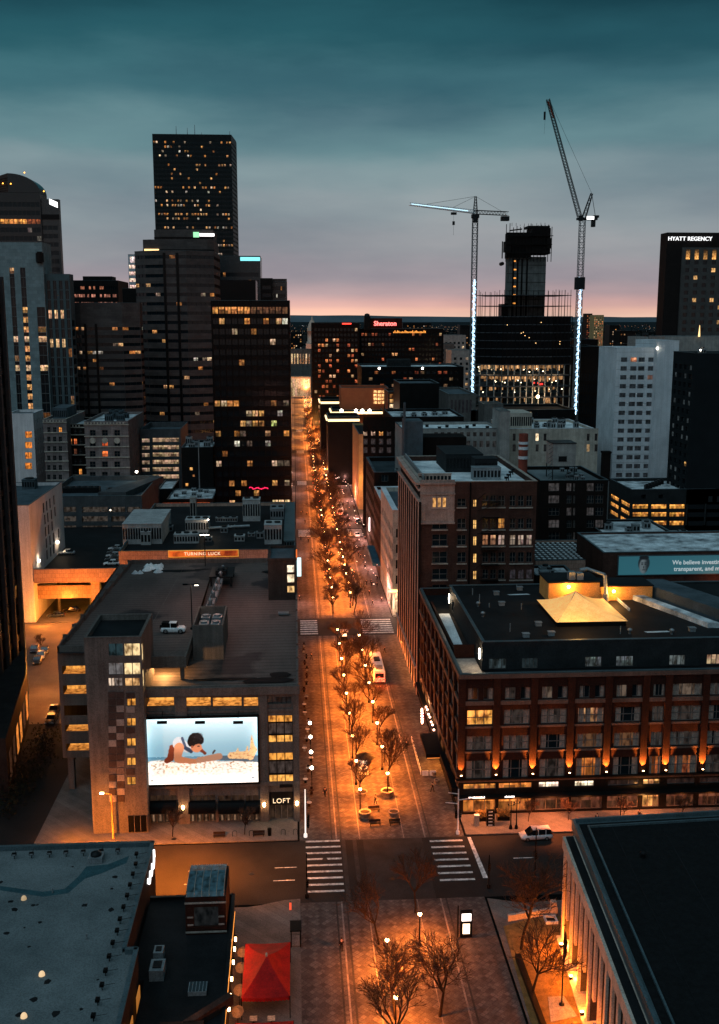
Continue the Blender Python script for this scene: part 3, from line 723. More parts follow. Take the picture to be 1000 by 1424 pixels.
    q = MB(); q.obox(S, sx(389, 1090), sx(407, 1090), .36, .55, zz(398, 1093), zz(398, 1088.5)); q.build('small_sign', 'frame_dark', root)
    # roof stairhead at the back right, with three lit windows
    q = MB(); hx0, hx1 = -5.6, -.2; hz = 31.2; hy0, hy1 = 200, 212
    HW = ((hx0, hy0), (1, 0), (0, -1)); hh_ = [(3.75, 5.1, P(402, v1, hy0)[1], P(402, v0, hy0)[1]) for v0, v1 in ((786, 796), (799, 810), (815, 824))]
    panel(q, HW, hx1-hx0, 21.5, hz, hh_, .2); q.face([(hx0, hy1, 21.5), (hx0, hy0, 21.5), (hx0, hy0, hz), (hx0, hy1, hz)]); q.face([(hx1, hy0, 21.5), (hx1, hy1, 21.5), (hx1, hy1, hz), (hx1, hy0, hz)])
    q.box(hx0-.1, hx1+.1, hy0-.1, hy0+.3, hz, hz+.5); q.box(hx0-.1, hx1+.1, hy1-.3, hy1, hz, hz+.5); q.box(hx0-.1, hx0+.3, hy0+.3, hy1-.3, hz, hz+.5); q.box(hx1-.3, hx1+.1, hy0+.3, hy1-.3, hz, hz+.5)
    ho = q.build('stair_head', 'concrete_brown', root)
    q = MB(); q.box(hx0+.3, hx1-.3, hy0+.3, hy1-.3, hz-.4, hz-.1); q.build('roof', 'roof_blue', ho)
    for h, c in zip(hh_, ((1.2, 1.0, .75), (1.1, .9, .6), (.9, .55, .22))):
        q = MB(); q.face([(hx0+h[0], hy0+.2, h[2]), (hx0+h[1], hy0+.2, h[2]), (hx0+h[1], hy0+.2, h[3]), (hx0+h[0], hy0+.2, h[3])], 0, c); q.build('window', ['glass', 'frame_dark'], ho)
    # plant enclosure mid roof
    q = MB(); ex0, ex1, ey0, ey1 = -17.5, -12.4, 169, 181; ez = 27.6
    for a in ((ex0, ex1, ey0, ey0+.3), (ex0, ex1, ey1-.3, ey1), (ex0, ex0+.3, ey0+.3, ey1-.3), (ex1-.3, ex1, ey0+.3, ey1-.3)): q.box(*a, 21.3, ez)
    eo = q.build('plant_enclosure', 'garage_concrete', root)
    q = MB(); q.box(ex0+.3, ex1-.3, ey0+.3, ey1-.3, 25.2, 25.4); q.build('roof', 'roof_blue', eo)
    for x, y in ((-16, 174), (-14, 174), (-16, 178), (-14, 178)):
        q = MB(); q.box(x-.8, x+.8, y-1.2, y+1.2, 25.4, 26.6); q.lathe((x, y, 26.6), [(.6, 0), (.6, .3)], 10)
        q.build('roof_unit', 'metal', eo)
    # duct run and frame behind it
    q = MB()
    for i in range(6):
        y = 183+i*5.2; x = -16.0+i*.12; q.box(x-.5, x+.5, y, y+4.4, 25.0, 25.9); q.tube((x, y+2, 24.3), (x, y+2, 25), .1); q.lathe((x, y+4.8, 24.4), [(.35, 0), (.35, 2.2), (.5, 2.4), (.2, 2.8)], 8)
    q.tube((-16.6, 186, 26.1), (-16, 212, 26.1), .14); q.build('duct_run', 'metal', root)
    q = MB()
    for x in (-17.4, -13.4):
        for y in (208, 216): q.box(x-.2, x+.2, y-.2, y+.2, 24.2, 26.0)
    q.box(-17.8, -13, 207.6, 216.4, 26.0, 26.3); q.box(-16.6, -14.4, 209, 213, 26.3, 27.2); q.lathe((-15.5, 210, 26.3), [(.9, 0), (.9, .9), (.5, 1.3)], 12)
    q.build('cooling_frame', 'trim_dark', root)
    # painted bays
    q = MB()
    for i in range(26):
        y = 178+i*1.95; q.face([(-36, y, 24.412), (-30, y, 24.412), (-30, y+.1, 24.412), (-36, y+.1, 24.412)])
    for i in range(14):
        x = -23.5+i*1.75; q.face([(x, 154.2, 21.02), (x+.1, 154.2, 21.02), (x+.1, 158, 21.02), (x, 158, 21.02)])
    q.face([(-26.2, 168, 24.41), (-26.1, 168, 24.41), (-24.6, 227, 24.41), (-24.7, 227, 24.41)])
    q.build('bay_marking', surf('faded_paint', (.20, .18, .16), bump=0), root)
    q = MB()   # lift access hatch
    q.box(-3.6, -1.6, 190.5, 191.8, 23, 23.25); q.build('roof_hatch', 'metal', root)
    q = MB(); rr = random.Random(2)   # cleared snow heap and wet stains
    for i in range(14):
        x = rr.uniform(-34.6, -29.5); y = rr.uniform(219, 226); q.lathe((x, y, 24.4), [(rr.uniform(.5, 1.3), 0), (.5, rr.uniform(.25, .6)), (.05, .75)], 7)
    q.build('snow_heap', 'snow', root); q = MB()
    for cx_, cy_, w_, h_ in ((-26, 221, 5, 1.4), (-4.5, 219, 3.4, 1.6), (-11, 160.2, 5.5, .5), (-5, 159.3, 4.5, 1.2), (-2.8, 161.5, 2, 1.3), (-20.5, 222, 2, .8)):
        zc = 24.41 if cy_ > 210 else 21.13+.054*max(0, cy_-158)+.05
        q.face([(cx_+w_*math.cos(k*.4488)*rr.uniform(.75, 1.15), cy_+h_*math.sin(k*.4488)*rr.uniform(.7, 1.2), zc+.054*h_*math.sin(k*.4488)*(cy_ < 210)) for k in range(14)])
    q.build('wet_stain', 'stain', root)
    lamp('ramp_lamp', (-21.5, 162.0, 23.0), 420, (1, .5, .16), .3, root)
    return root


def deck_mat():
    m = surf('deck_surface', (.17, .13, .115), (.095, .075, .068), scale=.09, detail=9, rough=.65, bump=.1, stretch=(1, .35, 1)); nt = m.node_tree; N = nt.nodes; L = nt.links; b = N['Principled BSDF']
    src = b.inputs['Base Color'].links[0].from_socket; tc = N.new('ShaderNodeTexCoord')
    wv = N.new('ShaderNodeTexWave'); wv.bands_direction = 'Y'; wv.inputs['Scale'].default_value = .22; wv.inputs['Distortion'].default_value = 1.2; wv.inputs['Detail Scale'].default_value = .3
    L.new(tc.outputs['Object'], wv.inputs['Vector']); r = N.new('ShaderNodeValToRGB'); r.color_ramp.elements[0].position = .0; r.color_ramp.elements[0].color = (.5, .5, .5, 1); r.color_ramp.elements[1].position = .2
    L.new(wv.outputs['Fac'], r.inputs[0]); mx = N.new('ShaderNodeMix'); mx.data_type = 'RGBA'; mx.blend_type = 'MULTIPLY'; mx.inputs['Factor'].default_value = .85
    L.new(src, mx.inputs[6]); L.new(r.outputs[0], mx.inputs[7])
    # dark damp patches
    n = N.new('ShaderNodeTexNoise'); n.inputs['Scale'].default_value = .06; n.inputs['Detail'].default_value = 6; L.new(tc.outputs['Object'], n.inputs['Vector'])
    r2 = N.new('ShaderNodeValToRGB'); r2.color_ramp.elements[0].position = .56; r2.color_ramp.elements[1].position = .60; r2.color_ramp.elements[0].color = (1, 1, 1, 1); r2.color_ramp.elements[1].color = (.35, .4, .45, 1)
    L.new(n.outputs['Fac'], r2.inputs[0]); m2 = N.new('ShaderNodeMix'); m2.data_type = 'RGBA'; m2.blend_type = 'MULTIPLY'; m2.inputs['Factor'].default_value = 1
    L.new(mx.outputs[2], m2.inputs[6]); L.new(r2.outputs[0], m2.inputs[7]); L.new(m2.outputs[2], b.inputs['Base Color']); return m
M['deck_top'] = deck_mat()
garage = loft_garage()
# ------------------------------------------------------------------ beach picture billboard
def sstep(a, b, x):
    t = max(0, min(1, (x-a)/(b-a))); return t*t*(3-2*t)
def ell(x, y, cx, cy, rx, ry, ang=0, soft=.08):
    dx, dy = x-cx, y-cy; ca, sa = math.cos(ang), math.sin(ang); a = (dx*ca+dy*sa)/rx; b = (-dx*sa+dy*ca)/ry
    return 1-sstep(1-soft, 1+soft, math.hypot(a, b))
def seg(x, y, ax, ay, bx, by, ra, rb, soft=.006):
    vx, vy = bx-ax, by-ay; t = max(0, min(1, ((x-ax)*vx+(y-ay)*vy)/(vx*vx+vy*vy))); d = math.hypot(x-ax-vx*t, y-ay-vy*t); r = ra+(rb-ra)*t
    return 1-sstep(r-soft, r+soft, d)
def mixc(a, b, t): return tuple(p+(q-p)*t for p, q in zip(a, b))
from mathutils import noise as _n
def beach(x, y):        # x 0..1.72, y 0..1 upwards
    nz = _n.noise((x*22, y*40, 1))+.6*_n.noise((x*60, y*90, 3)); x += .006*_n.noise((x*30, y*30, 5)); y += .006*_n.noise((x*30, y*30, 9))
    sky = mixc((.74, .86, .89), (.50, .66, .72), sstep(.95, .45, y)); c = sky
    if y < .42: c = mixc((.33, .50, .58), (.42, .55, .60), max(0, nz))
    sand = sstep(.37+.02*math.sin(x*9), .33+.02*math.sin(x*9), y); c = mixc(c, mixc((.95, .91, .86), (.62, .48, .34), min(1, max(0, nz*1.6))*sstep(.06, .3, y)), sand)
    c = mixc(c, (.30, .36, .40), seg(x, y, 1.1, .385, 1.72, .355, .03, .05))          # wet sand / far leg
    for ax, ay, bx, by, r0, r1 in ((1.30, .42, 1.54, .42, .05, .06), (1.60, .40, 1.66, .50, .06, .05), (1.64, .5, 1.63, .72, .045, .006), (1.55, .44, 1.56, .55, .03, .01), (1.40, .44, 1.41, .52, .03, .01)):
        k = seg(x, y, ax, ay, bx, by, r0, r1); c = mixc(c, mixc((.86, .70, .50), (.52, .38, .25), max(0, nz)), k)
    skin, shade = (.86, .58, .42), (.50, .24, .16)
    for ax, ay, bx, by, r0, r1, cc in ((.39, .56, .36, .40, .045, .05, shade), (.36, .40, .30, .36, .05, .04, shade), (.50, .62, .62, .55, .10, .07, (.80, .83, .84)), (.50, .56, .47, .40, .075, .055, skin),
            (.47, .38, .72, .34, .055, .035, skin), (.72, .345, .96, .37, .035, .02, skin), (.80, .36, 1.12, .41, .045, .05, (.82, .62, .50)), (.83, .52, .90, .46, .028, .02, shade), (.55, .70, .60, .56, .02, .02, (.28, .34, .42)),
            (.60, .55, .68, .50, .03, .03, (.2, .26, .34))):
        c = mixc(c, mixc(cc, tuple(v*.72 for v in cc), sstep(.0, .2, .6-y)), seg(x, y, ax, ay, bx, by, r0, r1))
    c = mixc(c, (.78, .50, .36), ell(x, y, .765, .555, .085, .075)); c = mixc(c, (.78, .5, .36), seg(x, y, .82, .55, .85, .535, .02, .012)); c = mixc(c, (.60, .34, .24), ell(x, y, .70, .575, .022, .03)); c = mixc(c, (.10, .08, .08), seg(x, y, .79, .572, .815, .570, .008, .006)); c = mixc(c, mixc((.06, .055, .06), (.26, .24, .25), max(0, nz)), ell(x, y, .765, .675, .118, .105, -.15)*(1-ell(x, y, .80, .555, .075, .055)*.9)); c = mixc(c, (.06, .055, .06), ell(x, y, .67, .64, .04, .07))
    c = mixc(c, (.16, .14, .15), ell(x, y, .80, .73, .06, .04, .3, .6)*.6)
    c = mixc(c, (.25, .20, .18), seg(x, y, 1.02, .46, 1.05, .50, .012, .014))
    if y < .10 and abs(y-.065) < .010 and .45 < x < 1.35 and math.sin(x*150)*math.sin(x*57) > -.15: c = (.66, .68, .70)
    c = mixc(c, (.25, .28, .3), ell(x, y, .06, .06, .014, .014)); c = mixc(c, (.5, .52, .55), ell(x, y, 1.64, .07, .03, .012))
    edge = min(x, 1.72-x, y, 1-y); glow = 1+1.1*math.exp(-edge*16)+.2*sstep(.2, .0, y)  # glow painted into the print, strongest along its edges
    return tuple(v**2.3*glow*.98 for v in c)
def billboard():
    Y = 152.6; x0, zt = P(202.5, 1000, Y); x1, _ = P(357.5, 998, Y); zb = P(280, 1090, Y)[1]; zt = P(280, 999, Y)[1]
    r = thing('billboard', 'large lit billboard picture of a child playing in sand on a beach', 'billboard', ((x0+x1)/2, Y, zb))
    f = MB(); t = .28
    f.box(x0-t, x1+t, Y, Y+.45, zb-t, zb); f.box(x0-t, x1+t, Y, Y+.45, zt, zt+t); f.box(x0-t, x0, Y, Y+.45, zb, zt); f.box(x1, x1+t, Y, Y+.45, zb, zt)
    f.box(x0-.0, x1+.0, Y+.2, Y+.44, zb, zt); f.build('frame', 'frame_dark', r)
    nx, ny = 230, 134; pts = []; cols = []
    for j in range(ny+1):
        for i in range(nx+1):
            pts.append((x0+(x1-x0)*i/nx, Y+.15, zb+(zt-zb)*j/ny)); cols.append(beach(1.72*i/nx, j/ny))
    m = MB(); m.mesh(pts, [(j*(nx+1)+i, j*(nx+1)+i+1, (j+1)*(nx+1)+i+1, (j+1)*(nx+1)+i) for j in range(ny) for i in range(nx)], 0, (0, 0, 0))
    o = m.build('picture', vcol('lit_print', 1.0, .6), r)  # print emits light itself in place of the lamps over it
    at = o.data.color_attributes.new('Col', 'FLOAT_COLOR', 'POINT'); arr = []
    for c in cols: arr += [*c, 1]
    at.data.foreach_set('color', arr)
    lamp('billboard_glow', (-15, 148.5, 12), 12, (.9, .95, 1), 3, None)
billboard()
# ================================================================== HOTEL (near right)
def hotel():
    X0, Y0 = 25.3, 153.4; X1 = 96; b = Bld('hotel_building', 'long red brick hotel with floodlit pillars and shops at street level', 'hotel', X0, X1, Y0, 206, 23.6, ['brick_red', 'terracotta', 'dark_wall'])
    pz = lambda v: P(800, v, Y0)[1]
    # rows measured at u=800: sill/head
    rows = [(P(660, 974, Y0)[1], P(660, 957, Y0)[1]), (P(660, 1009, Y0)[1], P(660, 988, Y0)[1]), (P(660, 1044, Y0)[1], P(660, 1024, Y0)[1]), (P(660, 1084, Y0)[1], P(660, 1058, Y0)[1])]
    S = []
    bays = [(649+i*51.3, 685+i*51.3) for i in range(5)]+[(905-.5, 922)]+[(932, 973), (982, 1022), (1032, 1072)]
    cur = []
    for ri, (z0, z1) in enumerate(rows):
        for bi, (u0, u1) in enumerate(bays):
            a = P(u0, 1020, Y0)[0]-X0; c = P(u1, 1020, Y0)[0]-X0
            if bi == 5: a += .1
            wcol = DARK
            if ri == 1 and bi == 0: wcol = (1.2, .50, .10)
            elif ri == 3 and bi in (3,): wcol = (.55, .16, .03)
            elif ri == 3 and bi == 6: wcol = (.35, .10, .03)
            elif ri == 1 and bi == 3: wcol = (.42, .20, .09)
            elif ri == 0 and bi in (2, 4, 6): wcol = (.10, .07, .05)
            elif ri == 2 and bi in (3, 4): wcol = (.10, .045, .02)
            elif ri == 3 and bi == 5: wcol = (.5, .13, .03)
            elif RND.random() < .5: wcol = (.03, .022, .018)
            L = c-a; cuts = [] if (ri == 1 and bi == 0) else [(a+.15, a+L*.24), (c-L*.24, c-.15)]
            if RND.random() < .3 and cuts: cuts.append((a+L*.3, a+L*.5))
            if ri == 0 and bi < 5:
                S.append((a+L*.02, a+L*.42, z0, z1, wcol, (2, 1), .05, [(a+L*.05, a+L*.18)])); S.append((a+L*.62, a+L, z0, z1, DARK, (2, 1), .05, [(a+L*.84, a+L*.97)]))
            else: S.append((a, c, z0, z1, wcol, (3 if L > 2.6 else 2, 2 if ri else 1), .06, cuts))
    S = [(w[0], w[1], w[2], w[3], w[4], w[5], w[6], w[7]) for w in S]
    # ground floor shop bays: transoms and glazing
    gz = lambda v: P(700, v, Y0)[1]
    shop = []
    cols_t = {0: (1.0, .36, .07), 1: (1.0, .33, .06), 2: (2.2, 1.7, 1.2), 3: (1.9, 1.5, 1.1), 5: (1.3, .6, .2)}
    sb = [(643, 690), (692, 740), (743, 790), (793, 838), (843, 888), (892, 917), (925, 965), (970, 1010), (1014, 1055)]
    for i, (u0, u1) in enumerate(sb):
        a = P(u0+1, 1120, Y0)[0]-X0; c = P(u1-1, 1120, Y0)[0]-X0
        t = cols_t.get(i, (.02, .01, .008)); f0 = .1 if i in (2, 3) else 0; f1 = .72 if i in (2, 3) else 1
        shop.append((a+(c-a)*f0, a+(c-a)*f1, 4.35, 5.3, t, (3, 1), .05, []))
        lo = {0: (.75, .22, .04), 1: (.85, .26, .05), 5: (1.3, .55, .15)}.get(i, (.14, .045, .022))
        shop.append((a, c, .5, 3.1, lo, (3, 1), .06, []))
    allw = [(w[0], w[1], w[2], w[3], w[4], w[5], w[6], w[7]) for w in S+shop]
    Fr = b.frame('S'); b.done.add('S')
    panel(b.wall, Fr, X1-X0, 6.0, 23.6, [w[:4] for w in S], .35, 0); panel(b.wall, Fr, X1-X0, 0, 6.0, [w[:4] for w in shop], .3, 2)
    for w in allw: b.W.append((Fr, .35 if w in S else .3)+w[:6]+(w[6], w[7]))
    # side to the mall
    W = []
    Lw = 206-Y0
    for ri, (z0, z1) in enumerate(rows):
        for i in range(9):
            c = Lw-3.2-i*5.6; cc = DARK if RND.random() < .75 else (.16, .07, .03)
            W.append((c-1.6, c+1.6, z0, z1, cc, (3, 1), .06, [(c-1.5, c-.9), (c+.9, c+1.5)]))
    Wg = [(Lw-3.2-i*5.6-2, Lw-3.2-i*5.6+2, .6, 4.6, (.22, .07, .03) if i < 5 else (.8, .3, .08), (3, 2), .06, []) for i in range(9)]
    Fw = b.frame('W'); b.done.add('W')
    panel(b.wall, Fw, Lw, 6.0, 23.6, [w[:4] for w in W], .35, 0); panel(b.wall, Fw, Lw, 0, 6.0, [w[:4] for w in Wg], .3, 2)
    for w in W: b.W.append((Fw, .35)+w)
    for w in Wg: b.W.append((Fw, .3)+w)
    M['tent_cream'].node_tree.nodes['Principled BSDF'].inputs['Emission Color'].default_value = (1, .40, .05, 1); M['tent_cream'].node_tree.nodes['Principled BSDF'].inputs['Emission Strength'].default_value = .62  # fabric given a glow of its own for light inside
    b.finish('roof_dark', parapet=.2, roofz=22.2, split=True, cop='trim_teal', cap=100)
    r = b.root
    # cornice, string courses, sills: stone bands proud of the brick
    t = MB()
    for z0, z1, pr in ((22.9, 23.58, .35), (rows[0][0]-.75, rows[0][0]-.1, .28), (rows[1][0]-.45, rows[1][0]-.12, .14), (rows[2][0]-.4, rows[2][0]-.1, .14), (rows[3][0]-.45, rows[3][0]-.12, .1),):
        t.obox(Fr, -pr, 70, .002, pr, z0, z1); t.obox(Fw, 0, Lw, .002, pr, z0, z1)
    t.build('stone_band', 'band_stone', r)
    t = MB()
    t.obox(Fr, -.5, 70, .003, .5, 6.1, 6.3); t.obox(Fr, 0, 70, .003, 1.3, 3.2, 3.45); t.obox(Fw, 0, Lw, .003, .9, 3.2, 3.5)
    t.build('shop_fascia', 'dark_wall', r)
    # pilasters between bays with their up/down lights
    pil = [694, 746, 797, 849, 900]
    us = [641.5]+[690+i*51.3 for i in range(5)]+[926.5, 978, 1028]
    for i, u in enumerate(us):
        x = P(u, 1020, Y0)[0]; q = MB(); q.box(x-.55, x+.55, Y0-.3, Y0-.001, 6.65, 22.85); q.build('pilaster', 'brick_red', r)
        q = MB(); q.tube((x, Y0-.75, 6.75), (x, Y0-.75, 7.1), .14, .2, 8, 1); q.tube((x, Y0-.3, 6.9), (x, Y0-.62, 6.9), .05, .05, 4, 1); q.tube((x, Y0-.75, 7.1), (x, Y0-.75, 7.13), .16, .16, 8, 0)
        q.build('uplight', ['bulb', 'lamp_metal'], r)
        if u < 1000: lamp('uplight_lamp', (x, Y0-.72, 7.35), 2200 if i else 900, (1, .24, .03), .06, r, 62, (x, Y0-.1, 10.5))
    for i in range(8):
        y = 158.5+i*5.6; q = MB(); q.box(X0-.3, X0-.001, y-.5, y+.5, 6.65, 22.85); q.build('pilaster', 'brick_red', r)
    # blade signs and canopies towards the mall
    # penthouse storey set back
    px0, py0 = 29.6, 158.8; pzt = 27.0
    p = Bld('p', 'x', 'x', px0, 92, py0, 195, pzt, ['penthouse_wall'], z0=22.3)
    ws = []
    for u0, u1, cc in ((680, 704, (.03, .045, .05)), (726, 748, (.012, .018, .02)), (814, 837, (.10, .13, .13)), (857, 881, (.10, .13, .13)), (931, 953, (.09, .11, .11)), (983, 1010, (.5, .35, .2))):
        a = P(u0, 920, py0)[0]-px0; c = P(u1, 920, py0)[0]-px0; ws.append((a, c, P(800, 928, py0)[1], P(800, 914, py0)[1], cc, (4, 1)))
    p.side('S', ws); p.side('W', [(4, 6, 23.2, 25.2, DARK, (2, 1)), (30, 32, 23.2, 25.2, DARK, (2, 1))])
    pr = p.finish('roof_dark', parapet=.25, pw=.45, cop='trim_teal')
    for k in ('label', 'category'): del pr[k]
    loc = pr.location.copy(); kids = list(pr.children); bpy.data.objects.remove(pr)
    for c in kids:
        c.parent = r; c.location = loc-r.location
        if c.name.startswith('wall'): c.name = 'penthouse_wall'
        elif c.name.startswith('roof'): c.name = 'penthouse_roof'
    # terrace bits
    q = MB(); q.face([(26.3, 170, 22.22), (28.6, 170, 22.22), (29.2, 192, 22.22), (26.6, 192, 22.22)]); q.build('snow_patch', 'snow', r)
    q = MB(); q.box(26.1, 29.5, 165.6, 166, 22.2, 24.4); q.box(26.1, 26.5, 166, 196, 22.2, 23.5); q.build('terrace_wall', 'brick_red', r)
    q = MB(); q.face([(26.2, 155.5, 22.23), (29.5, 155.5, 22.23), (29.5, 165, 22.23), (26.2, 165, 22.23)]); q.build('terrace_paving', 'concrete_pale', r)
    for x, y, z in ((29.3, 159.6, 25.2), (29.3, 193, 25.3)):
        q = MB(); q.box(x-.1, x+.05, y-.15, y+.15, z-1.2, z+.5); q.build('wall_light', 'bulb_white', r); lamp('terrace_lamp', (x-.5, y, z-.2), 60, (1, .65, .35), .1, r)
    # roof plant: tent-shaped skylight, orange enclosure, ducts, vents
    zr = pzt-.25
    def R(u, v): return g(u, v, zr)
    bl = [R(775, 872), R(866, 866)]; x0, y0 = bl[0]; x1 = bl[1][0]; y1 = R(752, 841)[1]
    c = ((x0+x1)/2-.8, (y0+y1)/2+1); 
    q = MB(); q.prism([(x0, y0), (x1, y0), (x1-.2, y1), (x0, y1)], zr, zr+.9); q.build('skylight_kerb', 'dark_wall', r)
    e = .25; base = [(x0-e, y0-e, zr+.9), (x1+e, y0-e, zr+.9), (x1+e, y1+e, zr+.9), (x0-e, y1+e, zr+.9)]; ap = (c[0], c[1], zr+4.0)
    q = MB(); n = 10
    for i in range(4):
        a, b_ = Vector(base[i]), Vector(base[(i+1) % 4])
        for j in range(6):
            for k in range(n):
                def S_(s, t):
                    p_ = a.lerp(b_, s).lerp(Vector(ap), t); p_.z -= .55*math.sin(t*math.pi)*(1-.4*abs(s-.5)); return p_
                q.face([S_(j/6, k/n), S_((j+1)/6, k/n), S_((j+1)/6, (k+1)/n), S_(j/6, (k+1)/n)])
    sk = q.build('tent_skylight', 'tent_cream', r)
    q = MB()
    for i in range(4):
        for k in range(n):
            a = Vector(base[i]).lerp(Vector(ap), k/n); b_ = Vector(base[i]).lerp(Vector(ap), (k+1)/n); a.z += .03-.55*math.sin(k/n*math.pi); b_.z += .03-.55*math.sin((k+1)/n*math.pi); q.tube(a, b_, .06, .06, 4)
    q.build('seam', 'trim_pale', sk)
    ex0, ey = R(752, 826)[0], y1+1.6; ex1 = R(893, 826)[0]; q = MB(); q.box(ex0, ex0+9.5, ey, ey+7, zr, zr+3.6); q.box(ex0+9.5, ex1+.5, ey+.6, ey+6.5, zr, zr+2.6); q.box(ex0-.15, ex0+9.65, ey-.15, ey+7.15, zr+3.6, zr+3.85, 1); q.box(ex0+9.65, ex1+.7, ey+.45, ey+6.7, zr+2.6, zr+2.8, 1)
    q.build('plant_enclosure', ['tent_orange', 'roof_dark'], r)
    for (u, v, zz_) in ((790, 819, 3.0), (854, 838, 2.0)):
        x = R(u, 838)[0]; q = MB(); q.ball((x, ey-.5, zr+zz_), .28); q.build('flood_lamp', 'bulb', r); lamp('flood_light', (x, ey-1.1, zr+zz_), 200, (1, .45, .10), .3, r)
    lamp('tent_fill', (c[0]-2, y0-1.5, zr+4.5), 170, (1, .45, .10), .4, r)  # added fill in front of the skylight, no fixture of its own
    q = MB()
    q.box(ex0+4, ex0+5.2, ey+1, ey+2.4, zr+3.85, zr+5.3); q.box(ex0+5.5, ex0+6.7, ey+1, ey+2.4, zr+3.85, zr+5.1)
    q.tube((ex0+6.5, ey+3, zr+5.2), (ex0+8, ey+3.2, zr+5.4), .4, .4, 8); q.tube((ex0+8, ey+3.2, zr+5.4), (ex0+10.4, ey+.0, zr+5.0), .35, .35, 8); q.tube((ex0+10.4, ey, zr+5.0), (ex0+10.6, ey-.4, zr+1.5), .35, .35, 8); q.tube((ex0+10.6, ey-.4, zr+1.5), (ex0+10.6, ey-.4, zr), .55, .55, 8)
    q.build('duct', 'metal', r)
    rb = random.Random(3)
    for i in range(46):
        x = rb.uniform(32, 66); y = rb.uniform(160.5, 193)
        if x0-2 < x < ex1+3 and y0-2 < y < ey+8: continue
        q = MB(); k = rb.random()
        if k < .55: q.tube((x, y, zr), (x, y, zr+rb.uniform(.6, 1.5)), .09, .09, 6)
        elif k < .8: q.lathe((x, y, zr), [(.2, 0), (.2, .5), (.42, .6), (.38, .85), (.1, 1)], 10)
        else: q.box(x-.5, x+.5, y-.4, y+.4, zr, zr+.6); q.box(x-.6, x+.6, y-.5, y+.5, zr+.6, zr+.7)
        q.build('roof_vent', 'metal', r)
    q = MB(); rb = random.Random(4)
    for x, y in ((45, 168), (58, 163), (40, 188)): q.face([(x, y, zr+.01), (x+4, y+.2, zr+.01), (x+3.6, y+.9, zr+.01), (x-.4, y+.7, zr+.01)])
    q.build('snow_patch', 'snow_patch', r)
    q = MB()
    for i in range(5): q.box(59+i*.0, 59.2, 176, 190, zr, zr+.5) if i == 0 else None
    q.prism([(59.5, 190), (61.5, 190), (71, 165), (69, 165)], zr, zr+.9); q.prism([(64, 190), (70, 190), (80, 165), (73.6, 165)], zr, zr+2.2, 1); q.build('sloped_screen', ['snow_patch', 'roof_blue'], r)
    # projecting marquee over the corner, awnings
    q = MB(); q.box(21.9, X0-.5, 167.6, 176.8, 3.6, 4.3); q.box(22.1, X0-.5, 167.8, 176.6, 3.45, 3.6, 1); q.build('marquee', ['black', 'orange_glow'], r)
    lamp('marquee_lamp', (23.4, 172, 3.2), 300, (1, .36, .06), .5, r)
    q = MB(); q.box(24.2, X0-.1, 153.6, 167, 3.5, 4.6); q.build('awning', 'black', r)
    q = MB()
    for i in range(16):
        a = i*2*math.pi/16; q.ball((23.2+.05*math.cos(a), 184.3+1.3*math.cos(a), 4.6+1.3*math.sin(a)), .17, 5)
    for i in range(7): q.ball((24.6, 178+i*1.9, 4.4+.2*(i % 2)), .2, 5)
    q.build('marquee_bulbs', emit('marquee_bulb', (1, .5, .35), 9), r)
    q = MB(); q.lathe((23.25, 184.3, 3.3), [(.05, 0), (.05, 2.6)], 6); q.tube((23.3, 184.3, 4.6), (23.5, 184.3, 4.6), 1.15, 1.15, 18); q.build('round_sign', 'red_cloth', r)
    lamp('round_sign_lamp', (22.3, 184.3, 4.2), 160, (1, .18, .05), .4, r); lamp('side_lamp', (24.3, 192, 4.5), 120, (1, .45, .2), .2, r)
    # shop sign lettering
    for i, (u, wd) in enumerate(((652, 21), (702, 14))):
        x = P(u, 1110, Y0-1.3)[0]; q = MB(); rr = random.Random(i)
        for j in range(int(wd/1.6)): xx = x+j*.20; q.box(xx, xx+.12, Y0-1.36, Y0-1.31, 3.5, 3.5+rr.choice([.2, .26, .3]))
        q.build('lettering', 'sign_white', r)
    # entrance light + interior hints
    x = P(893, 1092, Y0)[0]; lamp('entrance_lamp', (x, Y0-2.2, 3.0), 70, (1, .42, .12), .3, r)
    for u, e in ((665, 260), (716, 260), (765, 130), (815, 130), (865, 90), (945, 120), (985, 120)):
        lamp('shop_lamp', (P(u, 1120, Y0)[0], Y0-1.9, 2.7), e*.35, (1, .26, .06), .5, r)



hotel()
# ================================================================== helper for the other blocks
def bp(name, label, cat, u0, u1, vt, Y, depth, wall, z0=0, group=None, extra=0, um=None):
    x0 = P(u0, vt, Y)[0]; x1 = P(u1, vt, Y)[0]; z = P(um or (u0+u1)/2, vt, Y)[1]
    return Bld(name, label, cat, x0, x1+extra, Y, Y+depth, z, wall, z0, group)
def rows_px(b, cells, Y, mul=(2, 1), depth=.25):
    """windows read off the photo: (u0, u1, vtop, vbottom, colour)"""
    out = []
    for u0, u1, v0, v1, c in cells:
        vm = (v0+v1)/2; um = (u0+u1)/2
        out.append((P(u0, vm, Y)[0]-b.x0, P(u1, vm, Y)[0]-b.x0, P(um, v1, Y)[1], P(um, v0, Y)[1], c, mul))
    return out
